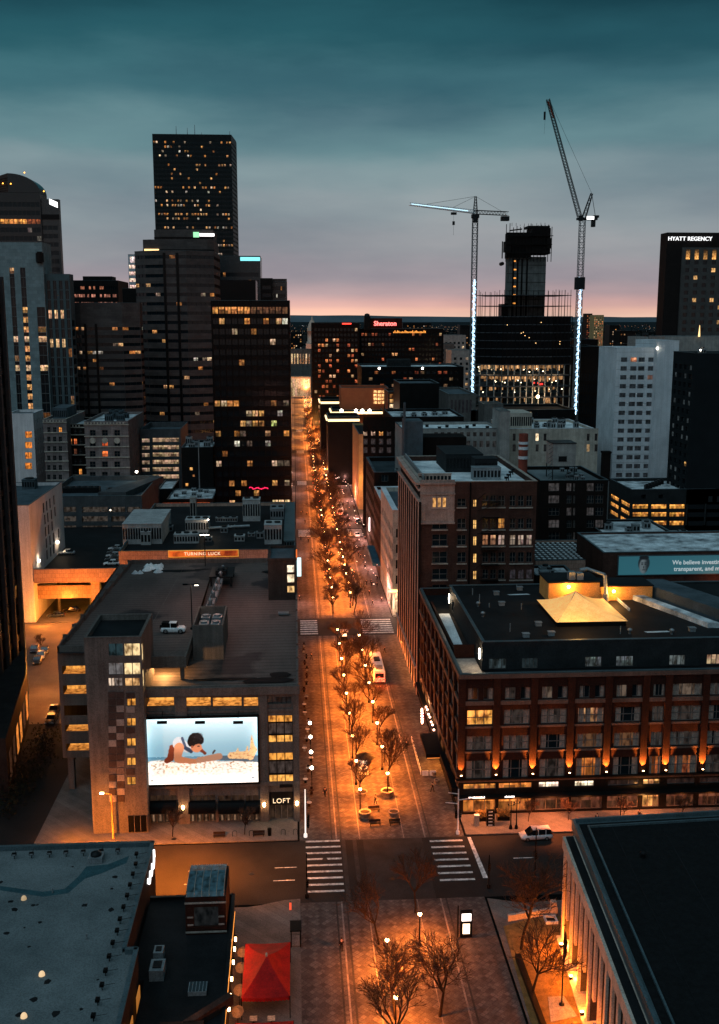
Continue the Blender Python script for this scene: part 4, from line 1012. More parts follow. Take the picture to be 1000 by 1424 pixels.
# ------------------------------------------------------------------ bottom left: low grey roof with flood lamps
def corner_store():
    z = 9.9; r = thing('store_building', 'flat grey roofed store with a rim of small flood lamps and a white script sign', 'store', (-30, 110, 0))
    pl = [(-75, 60), (-17.6, 60), (-17.9, 105.2), (-19.25, 105.2), (-19.25, 129), (-75, 129)]
    q = MB()
    n = len(pl)
    for i in range(n):
        a, b = pl[i], pl[(i+1) % n]; q.face([(*a, 0), (*b, 0), (*b, z), (*a, z)])
    q.build('wall', 'store_wall', r)
    q = MB(); q.face([(*p, z-.45) for p in pl]); q.build('roof', 'roof_grey', r)
    q = MB()
    for a, b in ((pl[1], pl[2]), (pl[2], pl[3]), (pl[3], pl[4]), (pl[4], pl[5])):
        d = Vector(b)-Vector(a); L = d.length; d.normalize(); nn = Vector((d.y, -d.x)); q.obox((a, tuple(d), tuple(nn)), 0 if a != pl[2] else .0, L, -.4, .12, z, z+.16)
        q.obox((a, tuple(d), tuple(nn)), 0, L, -.40, -.3, z-.45, z)
    q.build('parapet_coping', 'trim_teal', r)
    # tapered streaks of ponding and patches
    q = MB(); pp = [g(0, 1232, z-.44), g(60, 1240, z-.44), g(90, 1236, z-.44), g(110, 1218, z-.44), g(120, 1205, z-.44), g(150, 1202, z-.44), g(180, 1190, z-.44), g(176, 1200, z-.44), g(140, 1215, z-.44), g(118, 1222, z-.44), g(95, 1242, z-.44), g(60, 1247, z-.44), g(0, 1238, z-.44)]
    q.face([(*p, z-.44) for p in pp]); q.build('roof_patch', 'patch_teal', r)
    q = MB(); x, y = g(134, 1196, z-.4); q.box(x-.9, x+.9, y-.9, y+.9, z-.44, z+.3); q.lathe((x, y, z+.3), [(.7, 0), (.7, .3), (.3, .5)], 12, 1); q.build('roof_unit', ['metal', 'trim_dark'], r)
    fl = [(20, 1192), (44, 1191), (69, 1190), (92, 1189), (116, 1188), (141, 1187), (164, 1186), (190, 1191), (189, 1205), (185, 1219), (181, 1234), (177, 1249), (172, 1265), (167, 1282), (163, 1298), (157, 1315), (152, 1334), (147, 1354), (142, 1374), (136, 1395), (130, 1417)]
    proto = None
    for i, (u, v) in enumerate(fl):
        x, y = g(u, v, z-.2); back = i < 7
        if proto is None:
            q = MB(); q.box(-.28, .28, -.22, .22, .25, .55); q.box(-.22, .22, -.23, -.22, .3, .5, 1); q.tube((0, 0, -.25), (0, 0, .25), .05); q.tube((0, .1, .3), (0, 1.35, .5), .03, .03, 4)
            proto = q.build('flood_lamp', ['lamp_metal', 'metal']); proto.parent = r; o = proto
        else: o = proto.copy(); COL.objects.link(o); o.parent = r
        o.location = Vector((x, y, z-.2))-r.location; o.rotation_euler = (0, 0, 0 if back else math.radians(-90))
    for u, v in ((33, 1246), (58, 1351), (33, 1409)):
        x, y = g(u, v, z); q = MB(); q.lathe((x, y, z-.44), [(.34, 0), (.3, .25), (.2, .42), (.05, .5)], 12); q.build('roof_dome_light', emit('dome_light_%d' % u, (1, .66, .36), .8 if v > 1300 else .35), r)
    rb = random.Random(9); q = MB()
    for i in range(26):
        x = rb.uniform(-38, -21); y = rb.uniform(95, 127); a = rb.uniform(.15, .5); q.prism([(x+a*math.cos(t)*rb.uniform(.6, 1.3), y+a*math.sin(t)*rb.uniform(.6, 1.3)) for t in [k*.785 for k in range(8)]], z-.446, z-.436)
    q.build('tar_patch', 'roof_dark', r)
    for i, (x, y) in enumerate(((-30, 118), (-24, 108), (-34, 104))):
        q = MB(); q.tube((x, y, z-.45), (x, y, z+.2), .1); q.build('vent_pipe', 'metal', r)
    # script sign on the wall facing the mall
    q = MB(); sx = -19.12; pts = []
    for k in range(60):
        t = k/59; yy = 128.3-6.5*t*1.0; zz = 7.9+.55*math.sin(t*22)+(1.0*math.exp(-((t-.05)/.05)**2)); pts.append((sx, yy-.25*math.cos(t*22), zz))
    for a, b in zip(pts[:-1], pts[1:]): q.tube(a, b, .13, .13, 5)
    q.build('script_sign', 'sign_white', r)
    for y in (96, 101): q = MB(); q.prism([(-17.6, y), (-17.5, y), (-17.5, y+2.2), (-17.6, y+2.2)], 2.2, 6.8); q.build('window', 'orange_dim', r)




corner_store()
def low_store():
    r = thing('store_building', 'low black roofed store with a glazed lift box and wall lanterns beside the red tents', 'store', (-13, 105, 0)); z = 5.4
    pl = [(-17.2, 60), (-7.6, 60), (-8.4, 122.5), (-19.0, 122.5), (-19.0, 105.5), (-17.4, 105.5)]
    q = MB(); n = len(pl)
    for i in range(n):
        a, b = pl[i], pl[(i+1) % n]; q.face([(*a, 0), (*b, 0), (*b, z+.4), (*a, z+.4)])
    q.build('wall', 'store_wall', r); q = MB(); q.face([(*p, z) for p in pl]); q.build('roof', 'roof_dark', r)
    q = MB()
    for a, b in ((pl[1], pl[2]), (pl[2], pl[3])):
        d = (Vector(b)-Vector(a)); L = d.length; d.normalize(); q.obox((a, tuple(d), (d.y, -d.x)), 0, L, -.3, .1, z+.4, z+.5)
    q.build('coping', 'trim_dark', r)
    # glazed box: brick-banded base, curved glass roof
    x0, x1, y0, y1 = -13.7, -8.9, 114.5, 121.5
    q = MB(); Fs = ((x0, y0), (1, 0), (0, -1)); panel(q, Fs, x1-x0, z, 10.3, [(1.0, 3.9, z+1.0, z+3.6)], .3); q.face([(x1, y0, z), (x1, y1, z), (x1, y1, 10.3), (x1, y0, 10.3)]); q.face([(x0, y1, z), (x0, y0, z), (x0, y0, 10.3), (x0, y1, 10.3)]); q.face([(x1, y1, z), (x0, y1, z), (x0, y1, 10.3), (x1, y1, 10.3)])
    q.face([(x0, y0, 10.3), (x1, y0, 10.3), (x1, y1, 10.3), (x0, y1, 10.3)], 1)
    bx = q.build('lift_box', ['brick_red', 'trim_dark'], r)
    q = MB(); 
    for k in range(5): q.box(x0-.06, x1+.06, y0-.08, y0-.001, z+.35+k*.95-.1, z+.45+k*.95) if k in (0, 4) else None
    q.box(x0+.2, x0+.9, y0-.05, y0-.001, z+1.2, z+1.4); q.box(x0+.2, x0+.9, y0-.05, y0-.001, z+2.2, z+2.4); q.box(x1-.9, x1-.2, y0-.05, y0-.001, z+1.2, z+1.4); q.box(x1-.9, x1-.2, y0-.05, y0-.001, z+2.2, z+2.4)
    q.build('stone_band', 'trim_pale', bx)
    q = MB(); q.face([(x0+1.0, y0+.3, z+1.0), (x0+3.9, y0+.3, z+1.0), (x0+3.9, y0+.3, z+3.6), (x0+1.0, y0+.3, z+3.6)], 0, (.01, .01, .01)); q.build('window', ['glass'], bx)
    q = MB(); nn = 7
    pr = [(y0+(y1-y0)*(.5-.5*math.cos(math.pi*k/nn)), 10.35+1.0*math.sin(math.pi*k/nn)) for k in range(nn+1)]
    for k in range(nn): q.face([(x0+.2, pr[k][0], pr[k][1]), (x1-.2, pr[k][0], pr[k][1]), (x1-.2, pr[k+1][0], pr[k+1][1]), (x0+.2, pr[k+1][0], pr[k+1][1])], 0, (.012, .035, .05), True)
    for j in range(6):
        x = x0+.2+(x1-x0-.4)*j/5
        for k in range(nn): q.tube((x, pr[k][0], pr[k][1]+.02), (x, pr[k+1][0], pr[k+1][1]+.02), .045, .045, 4, 1)
    q.build('glass_roof', ['glass', 'trim_pale'], bx)
    for u, v, w in ((221, 1323, 1.1), (219, 1345, 1.6)):
        x, y = g(u, v, z+1); q = MB(); q.box(x-w/2, x+w/2, y-w*.7, y+w*.7, z, z+1.3); q.box(x-w*.3, x+w*.3, y-w*.4, y+w*.4, z+1.3, z+1.4, 1); q.build('roof_unit', ['metal', 'trim_dark'], r)
    x, y = g(275, 1372, z+.5); q = MB(); q.box(x-1, x+1, y-.9, y+.9, z, z+.5)
    for k in range(5): q.box(x-.9+k*.38, x-.62+k*.38, y-.85, y+.85, z+.5, z+.56, 1)
    q.build('skylight', ['metal', 'blue_glass'], r)
    x, y = g(262, 1424, z+1); q = MB(); q.box(x-3, x+1.5, y-8, y+.6, z, z+.9); q.prism([(x-.6, y+.4), (x+.6, y+.4), (x+4.4, y+4.2), (x+3.8, y+4.8)], z, z+1.1); q.build('orange_lit_wall', 'brick_brown', r)
    lamp('wall_wash', (x+.4, y+2.2, z+2.2), 5, (1, .4, .12), .3, r)
    # lanterns on the wall above the patio
    ys = []
    for u, v in ((326, 1270), (325, 1296), (323.5, 1324), (321.5, 1356), (319.5, 1387), (318, 1415)):
        yy, zz = Q(u, v, -7.95); x = -7.9
        q = MB(); q.box(x-.1, x+.12, yy-.14, yy+.14, 3.9, 4.5); q.box(x-.14, x+.18, yy-.18, yy+.18, 4.5, 4.58, 1); q.build('wall_lantern', ['bulb', 'lamp_metal'], r)
        lamp('wall_lantern_lamp', (x+.45, yy, 4.1), 20, (1, .28, .06), .12, r)
    q = MB(); q.tube((-7.85, 62, 4.9), (-8.2, 120, 4.9), .035, .035, 4); q.build('light_string', 'orange_glow', r)
low_store()
def tent(name, label, x0, x1, y0, y1, ze, za):
    r = thing(name, label, 'patio tent', ((x0+x1)/2, (y0+y1)/2, 0)); cx, cy = (x0+x1)/2, (y0+y1)/2
    q = MB(); c = [(x0, y0), (x1, y0), (x1, y1), (x0, y1)]
    for i in range(4):
        a, b = c[i], c[(i+1) % 4]; n = 10
        for k in range(n):
            for j in range(6):
                def pt(s, t):
                    bx_ = a[0]+(b[0]-a[0])*s; by_ = a[1]+(b[1]-a[1])*s; zz = ze+(za-ze)*t-.25*math.sin(math.pi*t)-.12*math.sin(math.pi*s)*(1-t)
                    return (bx_+(cx-bx_)*t, by_+(cy-by_)*t, zz)
                q.face([pt(k/n, j/6), pt((k+1)/n, j/6), pt((k+1)/n, (j+1)/6), pt(k/n, (j+1)/6)])
        n = 14
        for k in range(n):   # scalloped valance
            s0, s1 = k/n, (k+1)/n; p = lambda s, z: (a[0]+(b[0]-a[0])*s, a[1]+(b[1]-a[1])*s, z)
            z0 = ze-.12*math.sin(math.pi*s0); z1 = ze-.12*math.sin(math.pi*s1); q.face([p(s0, z0-.38), p((s0+s1)/2, z0-.5), p(s1, z1-.38), p(s1, z1), p(s0, z0)])
    q.build('canopy', 'red_cloth', r)
    for x, y in c:
        q = MB(); q.tube((x, y, 0), (x, y, ze), .06); q.build('pole', 'lamp_metal', r)
    q = MB(); q.lathe((cx, cy, za-.05), [(.14, 0), (.14, .35), (.05, .45)], 8); q.build('finial', 'metal', r)
    return r
tent('patio_tent', 'square red canvas tent with a pointed top beside the patio lanterns', -6.75, -1.3, 105.8, 116.2, 2.9, 4.6)
tent('patio_tent', 'red canvas tent cut off by the bottom edge of the picture', -7.2, -.9, 91, 101.6, 2.9, 4.6)
# ------------------------------------------------------------------ black tower at the left edge
b = Bld('office_tower', 'near black tower cut by the left edge of the picture', 'tower', -110, -57.4, 150, 214.5, 86, ['edge_wall', 'edge_strip'])

ww = []
for i in range(11):
    for r_ in range(20): ww.append((2+i*5.6, 6+i*5.6, 6+r_*3.9, 8.6+r_*3.9, lit(.05, .35, orange), None))
b.side('E', ww, depth=.2); b.side('S', [])
er = b.finish('roof_dark')
for i in range(12):
    y = 150.5+i*5.6; q = MB(); q.box(-57.4+.001, -56.7, y, y+1.1, 0, 86); q.build('stone_rib', 'edge_strip', er)
q = MB(); q.prism([(-57, 214), (-52.5, 196), (-47.8, 164), (-57, 164)], 0, 10.5); po = q.build('podium', 'store_wall', er)
q = MB()
for i in range(6):
    t = i/6; a = (-52.5+4.7*t, 196-32*t); t2 = (i+.55)/6; c = (-52.5+4.7*t2, 196-32*t2); n_ = (.045, .006)
    q.face([(a[0]+.05, a[1], 2), (c[0]+.05, c[1], 2), (c[0]+.05, c[1], 7), (a[0]+.05, a[1], 7)], 0, (.9, .28, .05) if i in (0, 2, 3) else (.05, .02, .01))
q.build('window', ['glass'], po)
lamp('plaza_lamp', (-50.5, 203, 6), 320, (1, .28, .04), .4); lamp('plaza_lamp', (-49.5, 172, 3), 60, (1, .28, .04), .4)
# ------------------------------------------------------------------ deck building with the long orange banner behind the garage
Y = 266.2
xl = P(165, 765, Y)[0]; xr = -.3; zt = P(300, 765, Y)[1]
b = Bld('store_building', 'tiled store block with the orange banner and many grey roof boxes', 'store', xl, xr, Y, 337, zt, ['pink_tile', 'dark_wall'])
b.side('S', [(2, 38, 5, 9, (.05, .02, .01), (8, 1))]); b.side('E', [(2+i*6.2, 6+i*6.2, 1, 5, lit(.6, .9, orange), (2, 1)) for i in range(11)]+[(2+i*6.2, 6+i*6.2, 8+k*4.5, 10.5+k*4.5, lit(.3, .4), (2, 1)) for i in range(11) for k in range(2)])
tl = b.finish('roof_dark', parapet=1.0, cop='trim_teal'); zr = zt-1
x0, zc = P(235, 771, Y-.2); x1, _ = P(331, 771, Y-.2); zh = P(280, 765.5, Y)[1]; zl = P(280, 773.5, Y)[1]
q = MB(); q.box(x0, x1, Y-.3, Y-.01, zl, zh); bn = q.build('banner_sign', 'banner_orange', tl); q = MB()
for bx_ in ((x0-.15, x1+.15, Y-.35, Y-.02, zh, zh+.15), (x0-.15, x1+.15, Y-.35, Y-.02, zl-.15, zl), (x0-.15, x0, Y-.35, Y-.02, zl, zh), (x1, x1+.15, Y-.35, Y-.02, zl, zh)): q.box(*bx_)
q.build('frame', 'sign_gold', bn)
text_mesh('TURNING LUCK', 1.15, ((x0+x1)/2-.3, Y-.36, zl+.36), 0, 'sign_cream', 'lettering', bn, .03, align='CENTER', spacing=1.15, bold=.01)
def banner_mat():
    m, nt, bb = nodes('orange_banner'); N = nt.nodes; L = nt.links; tc = N.new('ShaderNodeTexCoord'); n = N.new('ShaderNodeTexNoise'); n.inputs['Scale'].default_value = .35; n.inputs['Detail'].default_value = 6
    L.new(tc.outputs['Object'], n.inputs['Vector']); r = N.new('ShaderNodeValToRGB'); e = r.color_ramp.elements; e[0].position = .35; e[0].color = (.25, .03, .01, 1); e[1].position = .62; e[1].color = (1, .22, .03, 1)
    L.new(n.outputs['Fac'], r.inputs[0]); L.new(r.outputs[0], bb.inputs['Base Color']); L.new(r.outputs[0], bb.inputs['Emission Color']); bb.inputs['Emission Strength'].default_value = .38; m.cycles.emission_sampling = 'NONE'; return m
bn.data.materials[0] = banner_mat()
# roof clutter of that block: measured positions on the roof plane
def rb_(u0, u1, v0, h, dep, mat='roof_box_pale', nm='roof_unit', fan=True):
    x0, y = g(u0, v0, zr); x1, _ = g(u1, v0, zr); return roof_box(tl, x0, x1, y, y+dep, zr, h, mat, fan, nm)

rb_(171, 225, 757, 5.5, 22, 'roof_box_pale', 'roof_unit', False); rb_(196, 210, 758, 3.5, 1); rb_(242, 276, 756, 2.4, 4); rb_(258, 290, 741, 3.6, 6); rb_(265, 273, 727, 7.5, 3, 'concrete_pale', 'chimney', False)
rb_(338, 362, 725, 6.5, 5); rb_(368, 392, 757, 5.2, 7); rb_(326, 340, 753, 1.4, 3); rb_(376, 395, 722, 3, 8, 'metal'); rb_(395, 410, 760, 1.5, 60, 'trim_teal', 'edge_wall', False); rb_(300, 330, 726, 1.2, 2, 'metal')
for u, v in ((236, 738), (280, 732), (312, 740), (322, 735), (350, 745), (230, 730), (362, 748), (290, 752)): x, y = g(u, v, zr); roof_box(tl, x-1, x+1, y-1, y+1, zr, RND.uniform(.8, 1.8), 'metal')
q = MB(); x, y = g(303, 738, zr); q.tube((x-4, y, zr+.7), (x+9, y+3, zr+.7), .45, .45, 8); q.build('duct', 'metal', tl)
x, y = g(290, 742, zr); lamp('roof_lamp', (x, y, zr+4), 60, (1, .75, .5), .2, tl)
q = MB(); q.ball((x, y, zr+4), .2); q.tube((x, y, zr), (x, y, zr+3.9), .06, mi=1); q.build('roof_light', ['bulb_white', 'trim_dark'], tl)
q = MB(); x, y = P(402, 790, Y-1)[0], Y; z0, z1 = P(402, 799, Y)[1], P(402, 766, Y)[1]
q.box(-.0, 1.2, Y-1.2, Y+3, P(415, 800, Y)[1], P(415, 779, Y)[1]); q.build('blade_sign', emit('teal_white_sign', (.6, .95, 1), 1.4), tl)
q = MB(); q.box(-3, .2, Y-.9, Y-.05, P(400, 778, Y)[1], P(400, 764, Y)[1]); q.build('corner_sign', 'banner_orange2', tl)
# ------------------------------------------------------------------ raised parking deck and bridge
xL = P(40, 800, Y)[0]; xR = xl-.05
bd = thing('parking_deck', 'raised parking deck on a tiled bridge above the orange lit street', 'parking deck', ((xL+xR)/2, 290, 0))
zt1, zb1 = P(110, 791, Y)[1], P(110, 810, Y)[1]; zt2, zb2 = P(95, 814, Y+4)[1], P(95, 832, Y+4)[1]
q = MB(); q.box(P(47, 800, Y)[0], xR+3, Y, Y+.5, zb1, zt1); q.build('parapet_wall', 'pink_tile', bd)
q = MB(); q.box(P(51, 820, Y+4)[0], P(129, 820, Y+4)[0], Y+4, Y+5, zb2, zt2); q.build('beam', 'pink_tile', bd)
q = MB(); q.box(xL-20, xR, Y+.5, 335, zb1+.3, zb1+1.0); q.build('deck_slab', 'roof_dark', bd)
for u in (43, 134): x = P(u, 840, Y+1)[0]; q = MB(); q.box(x-1.1, x+1.1, Y+.6, Y+2.8, 0, zb1+.29); q.build('column', 'pink_tile', bd)
for u in (83, 127): x = P(u, 850, Y+8)[0]; q = MB(); q.box(x-.3, x+.3, Y+8, Y+8.6, 0, zb1+.2); q.build('column', 'concrete', bd)
DZ = zb1+1.0
lamp('underpass_lamp', (-60, 268, 5.5), 420, (1, .28, .035), .4, bd); lamp('underpass_lamp', (-50, 272, 5.0), 200, (1, .75, .12), .4, bd); lamp('column_lamp', (-66, 262.5, 2.6), 450, (1, .3, .035), .3, bd); lamp('street_lamp_light', (-56, 258, 7), 2200, (1, .27, .03), .3, bd); lamp('street_lamp_light', (-47, 236, 7), 1500, (1, .3, .04), .3, bd); lamp('street_lamp_light', (-53, 214, 7), 600, (1, .35, .08), .3, bd)
# white walled building left of the deck, its side wall towards the mall
xw = -68.0
b = Bld('office_building', 'plain white side wall with small square windows above the parking deck', 'building', -110, xw, 266.4, 304.8, Q(44, 700, xw)[1], ['white_wall_dim', 'pink_tile'])

wl = []
for (u, v) in ((61, 706), (65.5, 703), (70, 699.5), (75.5, 695), (63, 722), (67, 719), (72, 715), (77, 711), (64, 739), (68, 736), (73, 731), (79, 724), (65, 755), (70, 751), (75, 747), (82, 741), (66, 771), (71, 767), (75, 763)):
    yy, zz = Q(u, v, xw); wl.append((yy-266.4-1.0, yy-266.4+1.0, zz-1.5, zz+1.3, DARK, (2, 1)))
wl = [w for w in wl if 0 < w[0] and w[1] < 38 and w[3] < b.z1 and w[2] > 0]
seen = []
for w in wl:
    if not any(abs(w[0]-s[0]) < 2.2 and abs(w[2]-s[2]) < 3 for s in seen): seen.append(w)
b.side('E', seen); ob = b.finish('roof_blue', cop='trim_teal')
for i in range(7): x = -74-RND.uniform(0, 22); y = 271+i*4.5; roof_box(ob, x-2, x+1.6, y, y+3.5, b.z1-.9, RND.uniform(1.2, 3.5), 'roof_blue')
for u, v in ((81, 754), (55, 780)):
    yy, zz = Q(u, v, xw+.4); q = MB(); q.ball((xw+.3, yy, zz), .32); q.build('wall_light', 'bulb_white', ob); lamp('wall_light_lamp', (xw+1.2, yy, zz), 35, (1, .72, .45), .15, ob)
# ------------------------------------------------------------------ open multi-storey car park behind the deck
b = bp('parking_garage', 'dark open sided parking garage with rows of cars behind the raised deck', 'parking garage', 60, 197, 690, 336, 44, 'garage_grey', extra=0)

cl = []
for (u0, u1) in ((88, 106), (114, 150), (155, 174), (177, 195)):
    for v in (705, 718, 731, 743): cl.append((u0, u1, v, v+8, (.045, .038, .032)))
b.side('S', rows_px(b, cl, 336, None), depth=1.4)
gr = b.finish('roof_blue', parapet=1.6, cop='trim_teal', name='deck_opening')
for i in range(22):
    u = RND.uniform(92, 210); v = RND.choice((708, 721, 734, 746)); x, z = P(u, v+1, 336.4)
    q = MB(); k = RND.random(); q.ball((x, 335.9, z), .16 if k > .3 else .26, 5); q.build('deck_light', emit('deck_light', (1, .85, .65), 4) if i == 0 else M['deck_light'], gr)
    if i == 0: M['deck_light'] = gr.children[-1].data.materials[0]
x0 = P(140, 676, 345)[0]; q = MB(); q.prism([(x0, 340), (x0+9, 340), (x0+17, 374), (x0+13, 374)], b.z1-1.6, b.z1+.6); q.build('ramp_wall', 'garage_grey', gr)
roof_box(gr, x0-22, x0-2, 352, 356, b.z1-1.6, 1.6, 'trim_dark'); roof_box(gr, x0+1, x0+7, 350, 353, b.z1-1.6, 1.4, 'trim_dark')
x, z = P(190, 656, 374); lamp('roof_lamp', (x, 374, z), 120, (1, .85, .65), .3, gr); q = MB(); q.ball((x, 374, z), .45); q.tube((x, 374, z), (x, 374, b.z1-1.6), .08, mi=1); q.build('roof_light', ['bulb_white', 'trim_dark'], gr)
# ------------------------------------------------------------------ old hotel block: cream wing, linked brick bays, grey stone wing
b = bp('apartment_building', 'pale old block with orange lit corner bays at the far left', 'building', 10, 46, 575, 420, 17, ['white_wall_dim'])
cl = [(35, 44.5, 600+i*14.5, 609+i*14.5, (1.15, .34, .05)) for i in range(4)]
b.side('S', rows_px(b, cl, 420, (2, 1))); b.side('E', grid(17, 4, 1.4, b.z1-26, 4, 6, 2.2, .5)); b.finish('roof_blue', cop='white_wall')
def old_block(u0, u1, vt, Y, dep, label, wall, cols, nrow, v0, dv, hh, litf, trim='cream_wall', w=4.4):
    b = bp('old_building', label, 'building', u0, u1, vt, Y, dep, [wall]); cl = []
    for i in range(nrow):
        for k, c in enumerate(cols): cl.append((c-w/2, c+w/2, v0+i*dv, v0+i*dv+hh, litf(i, k)))
    b.side('S', rows_px(b, cl, Y, (2, 2)))
    b.side('E', grid(dep, 5, 1.5, b.z1-4-(nrow)*4.3, 4.3, nrow, 2.3)); r = b.finish('snow_patch', cop=trim)
    q = MB(); Fr = b.frame('S'); L = b.x1-b.x0
    for z in [b.z1-1.4]+[P((u0+u1)/2, v0+i*dv+hh+1.2, Y)[1] for i in range(0, nrow)]: q.obox(Fr, -.2, L+.2, .002, .35, z, z+.35)
    for k in range(int(L/1.2)): q.obox(Fr, k*1.2, k*1.2+.5, .36, .6, b.z1-1.0, b.z1-.3)
    q.build('cornice', trim, r); return b, r
b1, r1 = old_block(60, 92, 583, 405, 36, 'slim old block with a lantern roof and one orange window', 'old_pale', (68, 76, 84), 6, 594, 13.2, 7, lambda i, k: (1.1, .4, .07) if (i, k) == (0, 2) else DARK)
roof_box(r1, b1.x0+2, b1.x1-1, 412, 430, b1.z1-.9, 4.5, 'roof_blue', False); 
b2, r2 = old_block(92, 118, 590, 412, 28, 'recessed brick middle bay with red lit windows between two old blocks', 'brick_dark', (98, 105, 112), 6, 596, 14, 8, lambda i, k: {(1, 0): (.7, .25, .06), (1, 1): (.8, .18, .05), (4, 2): (1.1, .42, .08), (4, 0): (.3, .08, .02), (2, 1): (.12, .04, .02)}.get((i, k), DARK))
b3, r3 = old_block(117, 178, 586, 398, 40, 'wide old grey stone block with arched windows and snow on its roof', 'old_pale', (129, 146, 163), 6, 598, 14.6, 8, lambda i, k: {(1, 1): (.9, .15, .04), (2, 1): (1.0, .22, .05)}.get((i, k), DARK), w=8)
q = MB()
for i in (1, 5):
    for u in (129, 146, 163): x, z = P(u, 598+i*14.6, 398); q.tube((x, 397.9, z+.0), (x, 397.7, z), 1.15, 1.15, 12)
q.build('window_arch', 'cream_wall', r3)
for i in range(6): x = RND.uniform(b3.x0+2, b3.x1-3); y = 404+i*5; roof_box(r3, x-1.5, x+1.5, y, y+2.5, b3.z1-.9, RND.uniform(1.5, 4), 'roof_blue')
r3.children[0].data.materials[0] = M['old_pale']
for rr in (r1, r3):
    for c in rr.children:
        if c.name.startswith('wall'): c.data.materials[0] = M['old_pale']
# small lit car park between the old block and the black tower
b = bp('parking_garage', 'narrow parking garage with five brightly lit decks beside the black tower', 'parking garage', 195, 251, 597, 425, 30, ['garage_grey'])
cl = [(197, 208, 610+i*10.2, 615.5+i*10.2, (.42, .30, .2)) for i in range(5)]+[(212, 249, 609+i*10.2, 615+i*10.2, (.5, .34, .2)) for i in range(6)]
b.side('S', rows_px(b, cl, 425, None), depth=1.5); b.finish('roof_blue', cop='roof_blue', parapet=2.2, name='deck_opening')
# dark low blocks with white roofs and red strip light
b = bp('shop_building', 'low shop with a white flat roof and a red and orange lit front', 'shop', 232, 296, 694, 376, 24, ['dark_wall'])
b.side('S', rows_px(b, [(226, 292, 699, 705, (1.0, .16, .03))], 376, (12, 1))); rr = b.finish('snow_patch', parapet=.3); 
for i in range(7): x = RND.uniform(b.x0+2, b.x1-2); roof_box(rr, x-.8, x+.8, 380+i*2.6, 382+i*2.6, b.z1-.3, .9, 'metal', False)
lamp('shop_front_lamp', ((b.x0+b.x1)/2+4, 374, b.z1-3), 120, (1, .16, .03), .5, rr)
b = bp('shop_building', 'tiny low building with a pale roof behind the car park corner', 'shop', 220, 240, 680, 392, 22, ['dark_wall']); b.finish('snow_patch', parapet=.3)
b = bp('service_block', 'dark blank block with tangled snowy roof between garage and black tower', 'building', 252, 296, 622, 400, 24, ['dark_wall']); b.side('S', rows_px(b, [(264, 268, 650, 654, (1, .5, .15)), (258, 262, 672, 676, (.9, .4, .1)), (268, 271, 660, 663, (.3, .12, .04))], 400, None)); rr = b.finish('snow_patch')
for i in range(5): x = RND.uniform(b.x0+2, b.x1-2); roof_box(rr, x-1.5, x+1, 403+i*3, 405+i*3, b.z1-.9, RND.uniform(1, 3.5), 'metal')
q = MB(); x, z = P(276, 678, 390)[0], 0; q.tube((x, 395, 0), (x, 395, P(276, 615, 395)[1]), .35, .15, 8); q.build('mast', 'metal', rr)
# ------------------------------------------------------------------ black glass tower on the mall
YK = 386
b = Bld('office_tower', 'square black glass tower with scattered orange lit offices right beside the mall', 'tower', P(293, 418, YK)[0], -1.4, YK, 424, P(350, 418, YK)[1], ['black_glass'])
L = b.x1-b.x0; ww = []; nf = 22; fh = 3.72; nb = 12
for f in range(nf):
    zt_ = b.z1-2.2-f*fh
    for k in range(nb):
        a = .5+k*(L-1)/nb; c = a+(L-1)/nb-.25
        pr = {1: .25, 2: .08, 3: .02, 4: .05, 5: .07, 6: .07, 7: .02, 8: .03, 9: .3, 10: .28, 11: .1, 12: .2, 13: .1, 14: .05, 15: .3, 16: .05, 17: .25, 18: .15, 19: .05, 20: .12}.get(f, .06)
        cc = lit(pr*1.5, .95)
        if f == 0: cc = (.9, .36, .09) if k < 6 else (.16, .07, .03)
        if f == 11 and k == 9: cc = (.7, .8, .25)
        if f >= 19 and k >= 9: cc = (1., .7, .35)
        ww.append((a, c, zt_-2.5, zt_-.3 if f else zt_, cc, (2, 1), .06))
b.side('S', [w[:6] for w in ww]); b.side('E', [(1+i*3.6, 3.9+i*3.6, b.z1-4.6-f*fh, b.z1-2.4-f*fh, lit(.2, .7), None) for i in range(10) for f in range(21)])
kr = b.finish('roof_dark', parapet=1.5, framemat='frame_dark')
q = MB(); q.box(b.x0+3, b.x0+16, YK+8, YK+26, b.z1-1.5, b.z1+7.5); q.build('plant_room', 'black_glass', kr)
q = MB()
for k in range(nb+1):
    x = b.x0+.5+k*(L-1)/nb-.12; q.box(x-.14, x+.14, YK-.3, YK-.002, 0, b.z1)
q.build('mullion', 'black_glass', kr)
def squiggle(u0, u1, v, Y, amp, mat, parent, n=40, r=.16):
    q = MB(); pts = []
    for k in range(n+1):
        t = k/n; x, z = P(u0+(u1-u0)*t, v, Y); pts.append((x+.3*math.cos(t*40), Y, z+amp*RND.uniform(-1, 1)*.6+amp*math.sin(t*17)))
    for a, c in zip(pts[:-1], pts[1:]): q.tube(a, c, r, r, 4)
    return q.build('neon_sign', mat, parent)
squiggle(346, 373, 679, YK-.8, .28, 'sign_pink', kr); squiggle(340, 361, 693, YK-.8, .25, 'sign_red', kr); 
q = MB(); x, z = P(357, 707, YK-1); q.lathe((x, YK-2, z-2.6), [(2.6, 0), (2.4, 1.2), (1.6, 2.2), (.3, 2.8)], 14); q.build('lit_dome', 'sign_warm', kr)
